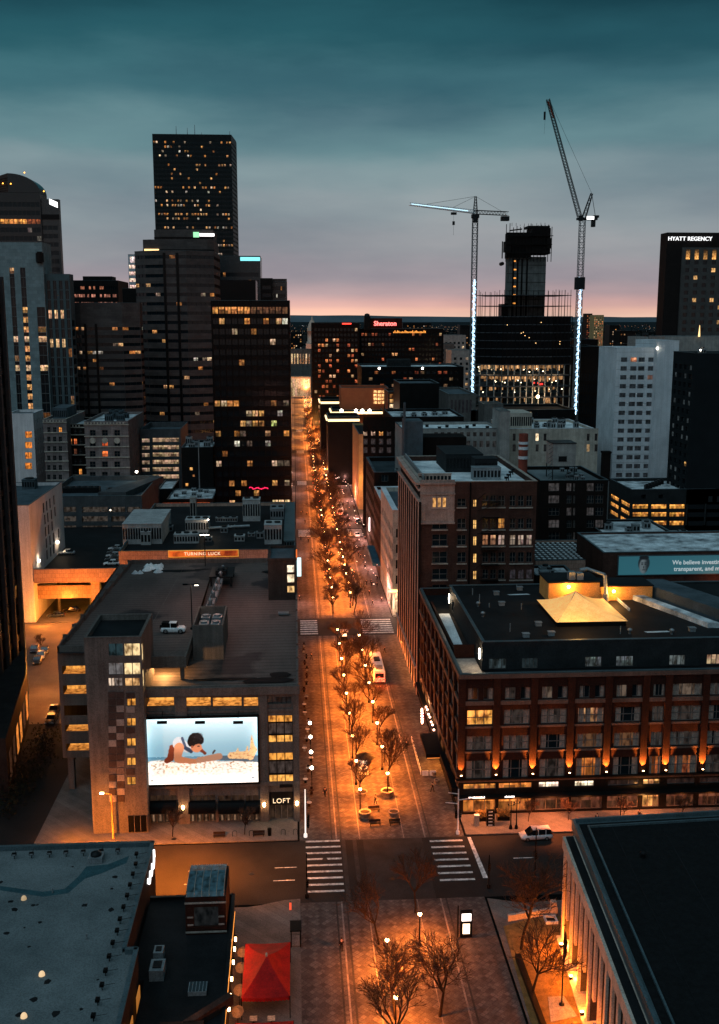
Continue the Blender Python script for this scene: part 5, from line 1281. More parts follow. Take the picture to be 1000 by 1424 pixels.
# ================================================================== polygonal towers
def poly_tower(name, label, pts, z1, wall, nf, fh, cell, wh, litp, top=6, roof='roof_dark', depth=.25, z0=0, k=1., fn=warm, faces=None, parapet=1.2, cap=100, rowp=None, mul=None, gap=0, cop=None, fm='frame_dark'):
    xs = [p[0] for p in pts]; ys = [p[1] for p in pts]
    b = Bld(name, label, 'tower', min(xs), max(xs), min(ys), max(ys), z1, wall, z0)
    n = len(pts)
    for i in range(n):
        a, c = Vector(pts[i]), Vector(pts[(i+1) % n]); d = c-a; L = d.length; d.normalize(); nn = (d.y, -d.x)
        Fr = (tuple(a), tuple(d), nn); vis = (nn[1] < -.05) or (nn[0]*(-a.x) > 0 and abs(nn[1]) < .3)
        wins = []
        if vis and L > 2:
            m = max(1, int(L/cell)); w = L/m
            for f in range(nf):
                zt = z1-top-f*fh; p = (rowp or {}).get(f, litp)
                if zt-wh < z0+.5: break
                for j in range(m): wins.append((j*w+gap, (j+1)*w-gap, zt-wh, zt, lit(p, k, fn), mul))
        b.custom(Fr, L, wins, z0, z1, depth)
    return b, b.finish(roof, parapet=parapet, poly=pts, cap=cap, framemat=fm, cop=cop)
def PX(u, Y): return P(u, 443, Y)[0]
# stepped banded tower with curved front
Y = 500
pts = [(PX(188, Y), Y+6), (PX(204, Y), Y+1), (PX(232, Y), Y-3), (PX(262, Y), Y-3), (PX(299, Y), Y+2), (PX(301, Y), Y+34), (PX(188, Y), Y+34)]
z1 = P(245, 349, Y)[1]
b, bt = poly_tower('office_tower', 'tall banded granite tower with a stepped top and a white and green roof sign', pts, z1, ['band'], 20, 4.25, 2.2, 1.5, .05, 2, rowp={11: .2, 4: .1, 0: .02, 14: .12, 17: .12}, k=.7)
def stage(u0, u1, vt, zb, dy, dep, sign=False):
    q = MB(); x0 = PX(u0, Y+dy); x1 = PX(u1, Y+dy); zt = P(u0, vt, Y+dy)[1]; q.prism([(x0, Y+dy+1.5), (x0+3, Y+dy), (x1-3, Y+dy), (x1, Y+dy+1.5), (x1, Y+dy+dep), (x0, Y+dy+dep)], zb, zt)
    for k in range(int((zt-zb)/4.2)): q.prism([(x0-.1, Y+dy+1.45), (x0+3, Y+dy-.12), (x1-3, Y+dy-.12), (x1+.1, Y+dy+1.45)], zb+1+k*4.2, zb+1.9+k*4.2, 1)
    q.build('upper_storey', ['band', 'black_glass'], bt); return zt
za = stage(202, 300, 333, z1-1, 2, 30); zb_ = stage(218, 299, 319, za-.5, 4, 24)
x0, z0_ = P(269, 330, Y+3.6); x1, zt_ = P(298, 323.5, Y+3.6)
q = MB(); q.box(x0, x0+2.6, Y+3.3, Y+3.7, z0_, zt_+.2, 0); q.box(x0+2.8, x1, Y+3.3, Y+3.7, z0_+.5, zt_-.4, 1); q.build('roof_sign', [emit('green_sign', (.35, .9, .45), 1.2), 'sign_white'], bt)
q = MB(); q.box(PX(204, Y+1), PX(224, Y+1), Y+1.4, Y+1.8, za-5.5, za-4.3); q.build('light_strip', 'sign_warm', bt)
for u in (231, 249):   # dark vertical slots
    x = PX(u, Y-3); q = MB(); q.box(x-.6, x+.6, Y-3.15, Y-2.9, 0, z1-1); q.build('window_slot', 'black_glass', bt)
# lower banded tower at its left
Y2 = 470; pts = [(PX(97, Y2), Y2+5), (PX(112, Y2), Y2), (PX(170, Y2), Y2), (PX(193, Y2), Y2+4), (PX(193, Y2), Y2+12), (PX(97, Y2), Y2+12)]
b, b2t = poly_tower('office_tower', 'lower banded granite tower with ribbon windows and a blank rounded top', pts, P(150, 421, Y2)[1], ['band'], 18, 3.45, 2.2, 1.3, .05, 10.5, rowp={3: .35, 0: .3, 2: .15, 7: .2, 13: .2}, k=.75)
q = MB()
for u in (118, 133): x = PX(u, Y2); q.box(x-.5, x+.5, Y2-.15, Y2+.1, 0, b.z1-9)
q.build('window_slot', 'black_glass', b2t)
# tall tower with sparse lit windows
Y = 760; pts = [(PX(220.5, Y), Y), (PX(327, Y), Y), (PX(330.5, Y), Y+26), (PX(330.5, Y), Y+36), (PX(220.5, Y), Y+36)]
b, t = poly_tower('office_tower', 'tallest square dark tower with lines of small lit windows', pts, P(275, 187, Y)[1], ['tall_wall'], 58, 3.0, 1.9, 1.35, .04, 4.5, rowp={0: .3, 1: .1, 2: .14, 3: .2, 7: .18, 8: .12, 9: .1, 10: .35, 11: .14, 13: .4, 14: .55, 16: .6, 17: .25, 19: .45, 22: .3, 23: .35, 5: .12, 25: .5, 26: .5, 27: .4, 28: .6}, k=1.0, gap=.35, cop='trim_dark')

for c in t.children:
    if c.name.startswith('wall'): c.data.materials[0] = M['tall_wall']
for u, h in ((253, 7), (268, 6), (278, 8), (287, 3), (325, 4)):
    x = PX(u, Y+10); q = MB(); q.tube((x, Y+10, b.z1-1), (x, Y+10, b.z1+h), .3, .15, 5); q.build('antenna', 'metal', t)
q = MB(); q.box(PX(226, Y+8), PX(326, Y+8), Y+10, Y+40, b.z1-1, b.z1+1.2); q.build('roof_unit', 'trim_dark', t)
# blue glass blocks right of it
b = bp('office_tower', 'glass tower with a glowing turquoise rim beside the tallest tower', 'tower', 300, 362, 356, 600, 30, ['blue_glass'])
b.side('S', grid(b.x1-b.x0, 16, 1.3, 8, 4, 24, 2.2, colf=lambda r, i: lit(.12, .6) if r != 18 else lit(.3, .9), mul=None)); t = b.finish('roof_dark', framemat='frame_dark')
q = MB(); q.box(PX(336, 600), b.x1-.2, 599.5, 599.9, b.z1-2.6, b.z1-.6); q.build('light_strip', emit('turquoise_strip', (.25, .85, .9), 1.3), t)
q = MB(); q.box(b.x0, PX(345, 598), 594, 599.4, 60, b.z1-14); q.build('front_wing', 'tall_wall', t)
b = bp('office_building', 'small stepped glass block peeking out beside the black tower', 'building', 362, 379, 387, 560, 25, ['black_glass']); b.side('S', grid(b.x1-b.x0, 4, 1, 60, 4, 9, 2, colf=lambda r, i: lit(.2, .5))); b.finish()
b = bp('office_building', 'pale glass block with rows of small windows right above the black tower', 'building', 377, 399, 392, 575, 25, ['blue_glass']); b.side('S', grid(b.x1-b.x0, 8, .7, 60, 4, 10, 2, colf=lambda r, i: lit(.18, .5))); b.finish()
# brick coloured block and lit striped slab on the skyline
b = bp('office_building', 'low dark office block on the skyline with pinkish lit window rows', 'building', 94, 164, 390, 640, 40, ['dark_wall'])
b.side('S', grid(b.x1-b.x0, 22, 1.1, b.z1-24, 4.6, 5, 1.7, colf=lambda r, i: (lit(.75, .55, lambda k: (1*k, .4*k, .28*k)) if i < 2 or r in (2, 3) else lit(.35, .4, lambda k: (1*k, .36*k, .2*k))), sill=.5)); t = b.finish('roof_dark')
q = MB(); q.box(b.x0+6, b.x1-6, 655, 670, b.z1-1, b.z1+3); q.build('plant_room', 'dark_wall', t)
b = bp('office_tower', 'slim striped tower glowing pale pink behind the banded tower', 'tower', 178, 192, 354, 560, 12, ['white_wall'])
b.side('S', [(0.3, b.x1-b.x0-.3, b.z1-7-k*3.4, b.z1-5.2-k*3.4, (1.3, .95, .75), None) for k in range(14)]+[(.8, b.x1-b.x0-.8, b.z1-4.2, b.z1-1, (1.8, 1.6, 1.5), (3, 1))]); t = b.finish()
b = bp('office_building', 'dark stepped building below the glowing striped tower', 'building', 170, 190, 401, 530, 20, ['dark_wall']); b.finish()
# pale granite tower at the left and glass tower with barrel roof behind it
Y = 455
x0, x1, x2 = PX(2, Y), PX(52, Y), PX(98, Y)
z1 = P(40, 337, Y)[1]; zs = P(75, 381, Y)[1]
b = Bld('office_tower', 'pale green granite tower with tall dark slots and a column of orange windows', 'tower', x0, PX(64, Y), Y, Y+16, z1, ['pale_granite'])
L = b.x1-b.x0; ww = []
fh = 4.04; nf = 18; sl = [(12, 18.5), (31, 37.5)]
for f in range(24):
    z = P(35, 372, Y)[1]-f*fh
    if z < 3: break
    for k, (u0, u1) in enumerate(((5, 8), (17, 23.5), (32, 39), (52, 64))):
        a = max(.2, PX(u0, Y)-b.x0); c = min(L-.2, PX(u1, Y)-b.x0)
        if k == 0 and f < 6: continue
        if k == 3 and f < 4: continue
        cc = DARK
        if k == 2 and f >= 4: cc = (1.0, .48, .17)
        if f == 7 or (f == 10): cc = (.9, .6, .35)
        if k == 1: cc = cc if cc != DARK else lit(.25, .5)
        if k == 3: cc = cc if cc != DARK else lit(.2, .5)
        if k == 3 and f in (7, 10): cc = (1.1, .7, .35)
        ww.append((a, c, z-fh+(.04 if cc == DARK else 1.5), z-.04, cc, (2, 1)))
        if cc != DARK: ww.append((a, c, z-fh+.04, z-fh+1.4, DARK, None))
b.side('S', ww, depth=.4); t = b.finish('roof_blue', cop='pale_granite', parapet=1.5)
q = MB(); xa = PX(54, Y-1); q.tube((PX(60.5, Y), Y-.4, P(60, 352, Y)[1]), (PX(60.5, Y), Y-.4, P(60, 365, Y)[1]), 1.7, 1.7, 12); q.box(PX(57, Y), PX(64, Y), Y-.8, Y-.01, P(60, 366, Y)[1], P(60, 350, Y)[1]); q.build('crown_recess', 'black_glass', t)
b = Bld('office_tower_wing', 'darker right wing of the pale granite tower with slots lit on two floors', 'tower', PX(64, Y)+.02, x2, Y+2, Y+10, zs, ['granite_blue'])

L = b.x1-b.x0; ww = []
for k in range(4):
    for f in range(20):
        z = zs-2.5-f*4.04
        if z < 5: break
        cc = (1., .6, .3) if f in (3, 6) and k < 3 else lit(.06, .5)
        ww.append((.6+k*L/4, .6+k*L/4+L/4-1.1, z-3.8, z-.15, cc, (2, 1)))
b.side('S', ww, depth=.35); b.side('E', grid(8, 2, 3, 5, 4.04, 18, 2.6)); b.finish('roof_blue')
b.root.name = 'office_tower_annex'
Y = 520; x0 = PX(-60, Y); x1 = PX(65, Y); x2 = PX(89, Y); zr_ = P(40, 268, Y)[1]
b = Bld('office_tower', 'dark blue glass tower with a barrel vaulted roof and an orange lit floor', 'tower', x0, x1, Y, Y+14, zr_, ['blue_glass_dark'])

L = b.x1-b.x0; ww = []
for f in range(30):
    z = P(40, 300, Y)[1]-(f-3)*3.9+2.6-3.9*0
    for k in range(20):
        a = .3+k*(L-.6)/20; cc = DARK
        if f == 4: cc = (1.2, .48, .10) if 8 < k < 17 else (.35, .09, .03)
        if f == 5: cc = lit(.35, .35, lambda k_: (.9*k_, .7*k_, .6*k_))
        if f > 5: cc = lit(.06, .4)
        ww.append((a, a+(L-.6)/20-.2, z-2.4, z-.3, cc, None))
ww = [w for w in ww if w[3] < zr_-.5 and w[2] > 1]
b.side('S', ww, depth=.15); t = b.finish('roof_dark', framemat='frame_dark', cop='trim_dark')
q = MB(); n = 12; R_ = PX(65, Y)-PX(22, Y); cx = PX(22, Y); hz = P(40, 241, Y)[1]-zr_
for k in range(n):
    a0, a1 = math.pi/2*k/n, math.pi/2*(k+1)/n
    p = lambda a, y: (cx+(x1-cx)*math.sin(a), y, zr_+hz*math.cos(a))
    q.face([p(a0, Y), p(a1, Y), p(a1, Y+14), p(a0, Y+14)], 0, sm=True); q.face([(cx, Y, zr_), p(a1, Y), p(a0, Y)], 0)
ze = P(0, 256, Y)[1]; q.face([(x0, Y, zr_), (cx, Y, zr_), (cx, Y, zr_+hz), (x0, Y, ze-4)], 1); q.face([(x0, Y, ze-4), (cx, Y, zr_+hz), (cx, Y+14, zr_+hz), (x0, Y+14, ze-4)], 0)
for k in range(6): q.tube((x0, Y-.1, ze-5.5-k*.9+1), (cx, Y-.1, zr_+hz-2-k*1.1), .12, .12, 4, 2)
q.build('barrel_roof', ['blue_glass_dark', surf('brown_louvre', (.12, .08, .07), bump=0), 'trim_dark'], t)
q = MB(); 
for u, v in ((4, 255), (15, 255.5), (61, 266), (34, 240)): x, z = P(u, v, Y-.5); q.ball((x, Y-.5, z), .3, 5)
q.build('roof_light', 'amber', t)
b = Bld('office_tower_wing', 'right shoulder of the barrel roofed tower carrying a small white sign', 'tower', x1+.02, x2, Y+1, Y+5, P(75, 277, Y)[1], ['blue_glass'])
b.side('S', [(.2+k*2.4, 2.4+k*2.4, b.z1-14-f*3.9, b.z1-12-f*3.9, lit(.05, .4), None) for k in range(3) for f in range(24)], depth=.15); b.side('E'); t = b.finish(); b.root.name = 'office_tower_shoulder'
x0s, z0s = P(68.5, 279, Y+.5); x1s, z1s = P(80, 284, Y+.5); q = MB(); q.face([(x0s, Y+.6, z0s-1.6), (x1s, Y+.6, z1s-1.6), (x1s, Y+.6, z1s+.9), (x0s, Y+.6, z0s+.9)]); q.build('roof_sign', 'sign_white', t)
q = MB(); q.box(x1, x2+.2, Y+.6, Y+.95, P(75, 305, Y)[1], P(75, 298, Y)[1]); q.build('dark_band', 'black_glass', t)
# ================================================================== right side, from the mall outward
# R2: tall brown brick office block with terracotta corner
X0, Y0 = 25.5, 208.5; X1 = P(747, 668, Y0)[0]; Z = 45.2
b = Bld('office_building', 'tall brown brick block with a terracotta corner bay and two columns of lit stair windows', 'building', X0, X1, Y0, 249.5, Z, ['brick_brown', 'brick_dark'])
D0 = DARK; dl = (.9, .5, .2)
cl = []
rowsv = [(693, 704), (721, 735), (744, 758), (768, 782), (792, 805), (814, 828)]
for ri, (v0, v1) in enumerate(rowsv):
    cl.append((601, 622, v0-1, v1+1, (.55, .25, .08) if ri == 0 else D0))
    for k, (u0, u1) in enumerate(((636, 648), (671, 679), (682, 690), (693, 702), (709, 717), (720.5, 728.5), (732, 740))):
        v0_, v1_ = v0-4 if k and ri == 0 else v0, v1
        c = D0
        if ri == 2 and k >= 1: c = (.8, .42, .22) if k in (1, 2) else (.42, .30, .24)
        if ri == 1 and k == 3: c = (.8, .36, .08)
        if ri == 2 and k == 1: c = (.35, .15, .07)
        if ri == 4 and k > 3: c = (.03, .025, .03)
        cl.append((u0, u1, v0_, v1_, c))
    cl.append((658, 663, v0+2, v1+1, (1.2, .66, .20)))
wins = rows_px(b, cl, Y0, (2, 2))
Fs = b.frame('S'); b.done.add('S')
xt = P(632, 700, Y0)[0]-b.x0; zt2 = P(610, 727, Y0)[1]
panel(b.wall, Fs, X1-X0, 0, Z, [w[:4] for w in wins], .3, 0)
for w in wins: b.W.append((Fs, .3)+w)
Fw = b.frame('W'); Lw = 249.5-Y0; b.done.add('W')
ws = []
for i in range(9):
    for f in range(9):
        a = .9+i*4.5; ws.append((a, a+2.6, 6.4+f*3.55, 9.2+f*3.55, lit(.10, .5), (2, 1)))
for i in range(9): ws.append((.9+i*4.5, 3.9+i*4.5, .5, 5, (1.1, .45, .12) if i > 1 else (.3, .1, .04), (2, 2)))
panel(b.wall, Fw, Lw, 0, Z, [w[:4] for w in ws], .35, 1)  # mall side in darker brick, recess shade put into its colour
for w in ws: b.W.append((Fw, .35)+w)
r2 = b.finish('snow', parapet=1.1, pw=.6, cop='trim_pale', split=False)
q = MB()
q.obox(Fs, -.15, xt, .002, .12, zt2, Z+.5); 
for z, pr in ((Z-.4, .5), (Z-2.6, .3), (zt2-.2, .4), (zt2+2.4, .2)): q.obox(Fs, -.2, xt+.1, .13, pr, z, z+.35)
q.build('corner_bay', 'terracotta_dim', r2)
q = None
for c in r2.children:
    if c.name.startswith('corner_bay'): c.data.materials[0] = M['terracotta_dim']
x0, z0_ = P(601, 705, Y0); x1, z1_ = P(622, 692, Y0)
q = MB()
for k in range(3):
    a = x0+.1+(x1-x0)*k/3; c = a+(x1-x0)/3-.4; q.face([(a, Y0-.16, z0_), (c, Y0-.16, z0_), (c, Y0-.16, z1_), (a, Y0-.16, z1_)], 0, (.85, .42, .13) if k != 1 else (.6, .3, .1))
q.box(x0-.2, x1+.2, Y0-.3, Y0-.17, z0_-.35, z0_-.05, 1); q.box(x0-.2, x1+.2, Y0-.3, Y0-.17, z1_+.05, z1_+.3, 1)
for k in range(4): q.box(x0-.15+(x1-x0)*k/3, x0+.08+(x1-x0)*k/3, Y0-.25, Y0-.17, z0_, z1_, 1)
q.build('bay_window', ['glass', 'terracotta'], r2)
q = MB()   # sills
for (v0, v1) in rowsv:
    for u0, u1 in ((600, 623), (635, 649), (670, 703), (708, 741)):
        a, z = P(u0, v1+1, Y0); c, _ = P(u1, v1+1, Y0); q.box(a, c, Y0-.22, Y0-.002, z-.3, z-.05)
q.build('sill', 'trim_pale', r2)
for i in range(10):   # giant pilasters towards the mall, side shade painted in as dark brick
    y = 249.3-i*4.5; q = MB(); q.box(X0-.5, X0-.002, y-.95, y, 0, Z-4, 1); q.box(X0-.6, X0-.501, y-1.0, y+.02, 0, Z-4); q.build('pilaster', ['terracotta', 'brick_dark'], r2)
    if i < 9: lamp('pilaster_light', (X0-1.3, y-.3, 1.4), 45, (1, .3, .07), .1, r2)
q = MB()
for z, pr in ((Z-.5, .9), (Z-4, .55), (Z-1.8, .35), (5.6, .7)): q.obox(Fw, 0, Lw, .602 if z < Z-4.1 else .003, pr+.2, z, z+.45) if not 5 < z < 6 else q.obox(Fw, 0, Lw, .602, 1.0, z, z+.45)
q.build('cornice', 'terracotta', r2)
zz_ = Z-1.1
def R2(u0, u1, v, h, dep, mat='roof_blue', nm='roof_unit', fan=False):
    x0, y = g(u0, v, zz_); x1, _ = g(u1, v, zz_); return roof_box(r2, x0, x1, y, min(y+dep, 248), zz_, h, mat, fan, nm)
R2(582, 628, 672, 1.9, .6, 'terracotta', 'parapet_sign_wall'); R2(620, 672, 657, 4.0, 16, 'penthouse_wall', 'plant_room'); R2(658, 697, 668, 2.6, 3, 'metal'); R2(660, 692, 664, 4.0, 5, 'penthouse_wall')
for i in range(4):
    x, y = g(704+i*3, 672-i*4, zz_); q = MB(); q.tube((x, y, zz_), (x, y, zz_+1), .12); q.box(x-.4, x+.4, y-.3, y+.3, zz_+1, zz_+1.4); q.build('roof_vent', 'trim_dark', r2)
q = MB()
for k in range(12):
    y = 212+k*3; q.box(X0+.8, X0+1.1, y, y+2.7, zz_, zz_+2.0)
q.build('inner_parapet', 'metal', r2)
q = MB(); 
for k in range(10): q.tube((P(664, 680, Y0)[0], Y0-.5, 20+k*2.4), (P(664, 680, Y0)[0]+(1.5 if k % 2 else 4), Y0-1.1, 21.5+k*2.4), .06, .06, 4)
for k in range(8): z = 18+k*3.3; q.box(P(664, 680, Y0)[0]+.8, P(664, 680, Y0)[0]+4.6, Y0-1.5, Y0-.35, z, z+.1)
q.tube((P(654, 680, Y0)[0], Y0-.3, 12), (P(654, 680, Y0)[0], Y0-.3, Z), .15); q.build('fire_escape', 'lamp_metal', r2)
# R3: small white-rimmed building and red brick neighbour beyond the crossing
Y3 = 266.3; x1 = P(560, 703, Y3)[0]
b = Bld('office_building', 'slender pale building with a thick white roof rim and a glowing corner shop', 'building', 25.4, 34, 267.5, 306, 28.6, ['cream_wall'])
b.side('S', [(.6, 7.9, .6, 6.2, (1.4, .9, .45), (4, 2))]+[(.8, 3.6, 8.6+f*4.2, 11+f*4.2, DARK, (2, 1)) for f in range(4)]+[(4.6, 7.6, 8.6+f*4.2, 11+f*4.2, DARK, (2, 1)) for f in range(4)])
b.side('W', [(1.2+i*4.2, 4.2+i*4.2, 8.4+f*4.2, 11+f*4.2, lit(.1, .4), (2, 1)) for i in range(9) for f in range(4)]+[(1+i*4.2, 4.6+i*4.2, .6, 5, (1.2, .6, .2), (2, 2)) for i in range(9)])
r = b.finish('roof_blue', pw=1.3, cop='white_wall', parapet=1.2)
for i in range(4): roof_box(r, 28+i*.5, 30.5+i*.5, 272+i*7, 275+i*7, 27.4, 1.8, 'metal')
q = MB(); q.box(24.6, 34.2, 266.7, 267.4, 6.6, 7.2); q.build('canopy', 'sign_warm', r); lamp('shop_lamp', (26, 265, 3.5), 260, (1, .62, .4), .4, r); lamp('shop_lamp', (24.2, 275, 3.5), 120, (1, .6, .4), .4, r)
b = Bld('brick_building', 'narrow red brick building with a white roof next to the pale slender one', 'building', 25.4, 33, 306.3, 332, 24.5, ['brick_red']); b.side('W', [(1.2+i*4.2, 4.0+i*4.2, 8+f*4, 10.3+f*4, DARK, (2, 1)) for i in range(6) for f in range(4)]); r = b.finish('snow', pw=.6, cop='white_wall')
q = MB(); q.prism([(23, 306), (25.3, 306), (25.3, 331), (23, 331)], 4.4, 5.3); q.build('awning', surf('blue_awning', (.04, .14, .2), bump=0), r); q = MB(); q.box(24, 24.3, 336, 336.9, 9, 13.5); q.build('blade_sign', 'sign_white', r)
# darker blocks further up the right side of the mall
b = Bld('office_building', 'dark flat roofed block with a teal roof edge facing the mall', 'building', 25.4, 62, 333, 371, 29, ['brick_dark'])
b.side('S', grid(b.x1-b.x0, 7, 2.2, 2, 4.6, 6, 2.2, colf=lambda r, i: (.9, .4, .12) if (r == 4 and i in (1, 2)) else lit(.05, .4), mul=(2, 1))); b.side('W', grid(38, 8, 2.4, 2, 4.6, 6, 2.4, colf=lambda r, i: lit(.85, .9, orange) if r == 0 else lit(.1, .5), mul=(2, 1)))
r = b.finish('roof_blue_dark', cop='roof_blue', pw=.8, parapet=1.4)
[c for c in r.children if c.name.startswith('roof')][0].data.materials[0] = M['roof_blue_dark']
for i in range(5): roof_box(r, 33+i*5, 34.6+i*5, 340+(i*7) % 19, 343+(i*7) % 19, 27.6, 1.0, 'metal')
b = Bld('old_building', 'dark old block with arched upper windows and a snowy roof', 'building', 36, 63, 386, 420, P(520, 580, 386)[1], ['brick_dark'])
b.side('S', rows_px(b, [(505+i*11, 511+i*11, v, v+8, (.8, .5, .35) if (j == 0 and i in (0, 1)) else ((.9, .38, .1) if (j == 0 and i == 2) else (.04, .03, .03))) for i in range(5) for j, v in enumerate((598, 610, 622))], 386, (2, 1))); b.side('W', [(2+i*4, 4.6+i*4, 2+k*5, 5.5+k*5, lit(.6, 1., orange) if k == 0 else lit(.1, .4), None) for i in range(8) for k in range(6)])
r = b.finish('snow_patch', cop='roof_blue')
for i in range(5): roof_box(r, 40+i*4.4, 42+i*4.4, 392+i*3, 395+i*3, b.z1-.9, 1.1, 'metal')
q = MB()
for i in range(5): x, z = P(508+i*11, 598, 386); q.tube((x, 385.6, z), (x, 385.98, z), .85, .85, 10)
q.build('window_arch', 'brick_dark', r)
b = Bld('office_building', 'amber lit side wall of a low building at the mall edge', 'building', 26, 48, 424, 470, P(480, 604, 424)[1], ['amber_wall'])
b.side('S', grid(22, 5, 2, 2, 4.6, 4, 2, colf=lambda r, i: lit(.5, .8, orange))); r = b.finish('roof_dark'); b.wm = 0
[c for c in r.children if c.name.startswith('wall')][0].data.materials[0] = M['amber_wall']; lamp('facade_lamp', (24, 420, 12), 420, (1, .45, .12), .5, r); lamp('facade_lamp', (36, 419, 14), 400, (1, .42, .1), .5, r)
# long snowy-roofed building behind R2
b = Bld('office_building', 'long low building with a white snow covered roof and arched windows behind the brick block', 'building', PX(560, 330), PX(700, 330), 330, 352, P(640, 596, 330)[1], ['concrete_pale']); b.side('S', rows_px(b, [(604+i*9, 609+i*9, 601, 607, (.015, .015, .015)) for i in range(10)]+[(604+i*9, 609+i*9, 613, 622, (.02, .02, .02)) for i in range(10)], 330, None)); r = b.finish('snow', cop='roof_blue')
for i in range(9): roof_box(r, b.x0+3+i*3.2, b.x0+4+i*3.2, 334+(i*5) % 12, 335+(i*5) % 12, b.z1-.9, .7, 'trim_dark', False)
x0 = PX(565, 312); q = MB(); q.box(x0, PX(590, 312), 312, 322, 20, P(575, 586, 312)[1]); q.box(x0-.6, x0, 311.5, 312.5, 20, P(562, 560, 312)[1]); q.build('lift_shaft', 'roof_blue', r)
q = MB(); q.box(PX(592, 318), PX(652, 318), 318, 329, 24, P(620, 608, 318)[1]); q.build('lower_wing', 'brick_dark', r)
b = Bld('concrete_tower_stub', 'plain square concrete stair tower behind the brick block roof', 'building', PX(699, 325), PX(713, 325), 325, 338, P(706, 572, 325)[1], ['concrete_pale']); b.finish('roof_blue')
b = Bld('old_building', 'cream building with narrow windows in pairs and a snowy roof', 'building', PX(712, 340)+.1, PX(832, 340), 340, 372, P(770, 596, 340)[1], ['cream_wall'])
b.side('S', rows_px(b, [(u, u+4.2, v, v+10, (1.4, 1.1, .7) if (u == 745 and v == 603) else ((.3, .2, .1) if (u == 816 and v == 618) else (.01, .01, .01))) for u in (713, 727, 745, 756, 816, 827) for v in (603, 618)], 340, None)); r = b.finish('snow', cop='white_wall')
roof_box(r, PX(713, 342), PX(747, 342), 345, 360, b.z1-.9, 5.5, 'cream_wall', False, 'roof_block')
for i in range(14): x = RND.uniform(b.x0+11, b.x1-3); y = RND.uniform(345, 368); roof_box(r, x-.7, x+.9, y-.6, y+1, b.z1-.9, RND.uniform(.8, 2.2), 'metal')
# chimney stack
x = PX(733, 262); zt = P(733, 603, 262)[1]; r = thing('smokestack', 'round smokestack painted in red and white bands', 'chimney', (x, 262, 0)); q = MB(); q.tube((x, 262, 0), (x, 262, zt), 1.25, 1.15, 20); q.build('stack', 'stack_red', r)
[c for c in r.children][0].data.materials[0] = M['stack_red']
for v0, v1 in ((614, 617.5), (621, 625), (634, 638)): za, zb = P(733, v1, 262)[1], P(733, v0, 262)[1]; q = MB(); q.tube((x, 262, za), (x, 262, zb), 1.28, 1.27, 20); q.build('white_band', 'white_wall', r)
# dark brick block with the water tank house
b = bp('brick_building', 'dark brick office block with sash windows below a grey roof tank house', 'building', 752, 846, 668, 262, 26, ['brick_dark'])
b.side('S', rows_px(b, [(u0, u1, 672+i*17, 683+i*17, (.045, .04, .04) if RND.random() < .6 else D0) for u0, u1 in ((763, 778), (788, 795), (797, 800), (816, 826), (828, 839)) for i in range(5)], 262, (3, 2))); b.side('W', [], z0=0); r = b.finish('roof_grey', cop='trim_teal')
x0, x1 = PX(775, 268), PX(808, 268); zt = P(790, 617, 268)[1]; zb = P(790, 648, 268)[1]
q = MB(); q.box(x0, x1, 268, 275, zb, zt); q.box(x0-.15, x1+.15, 267.85, 275.15, zt, zt+.2, 1); q.box(x0+1.6, x0+3.8, 267.9, 267.99, zb+1.2, zb+2.6, 1)
for x in (x0+.2, x1-.2):
    for y in (268.2, 274.8): q.tube((x, y, b.z1-1), (x, y, zb), .14, .14, 6, 1)
for k in range(9): q.tube((x0-1.2, 267.5, b.z1+k*1.1-.5), (x0-.1, 267.5, b.z1+k*1.1+.3), .05, .05, 4, 1)
q.build('tank_house', ['concrete_pale', 'trim_dark'], r)
x, zt = P(843, 630, 268); q = MB(); q.box(x-1, x+1, 267, 269, b.z1-1, zt); q.box(x-1.15, x+1.15, 266.85, 269.15, zt, zt+.5); q.build('chimney', 'brick_dark', r)
for i in range(10): x = RND.uniform(b.x0+8, b.x1-3); y = RND.uniform(264, 284); roof_box(r, x-.4, x+.6, y-.4, y+.6, b.z1-.9, RND.uniform(.5, 1.4), 'metal', False)
# white hotel tower
Yw = 350
xa, xb, xc = PX(860, Yw), PX(912, Yw), PX(942, Yw)
b = Bld('hotel_tower', 'white concrete hotel tower with four columns of small dark windows', 'tower', xa, xb, Yw, Yw+21, P(870, 484, Yw)[1], ['white_wall'])
cl = []
for i in range(14):
    v = 497+i*12.35
    for k, u in enumerate((868, 881.5, 892.5, 906)):
        u_ = u-(i*.55); c = (1.2, .5, .25) if (i == 0 and k == 1) else ((.2, .1, .08) if (i, k) == (2, 3) else (.012, .016, .02)); cl.append((u_-4.4, u_+4.4, v, v+6.2, c))
b.side('S', rows_px(b, cl, Yw, (2, 1))); r = b.finish('snow', cop='white_wall', pw=.5)
q = MB()
for k in range(24): z = 3+k*2.9; q.obox(b.frame('S'), 0, b.x1-b.x0, .001, .03, z, z+.06)
q.build('panel_joint', 'concrete', r)
b = Bld('hotel_tower_core', 'blank white stair core standing taller beside the hotel tower windows', 'tower', xb+.05, xc, Yw-3, Yw+20, P(927, 474, Yw-3)[1], ['white_wall']); r = b.finish('snow', cop='white_wall'); x, z = P(927, 478, Yw-3); q = MB(); q.ball((x-3.2, Yw-3.3, z-1.5), .35); q.build('wall_light', 'bulb_white', r); b.root.name = 'stair_core'
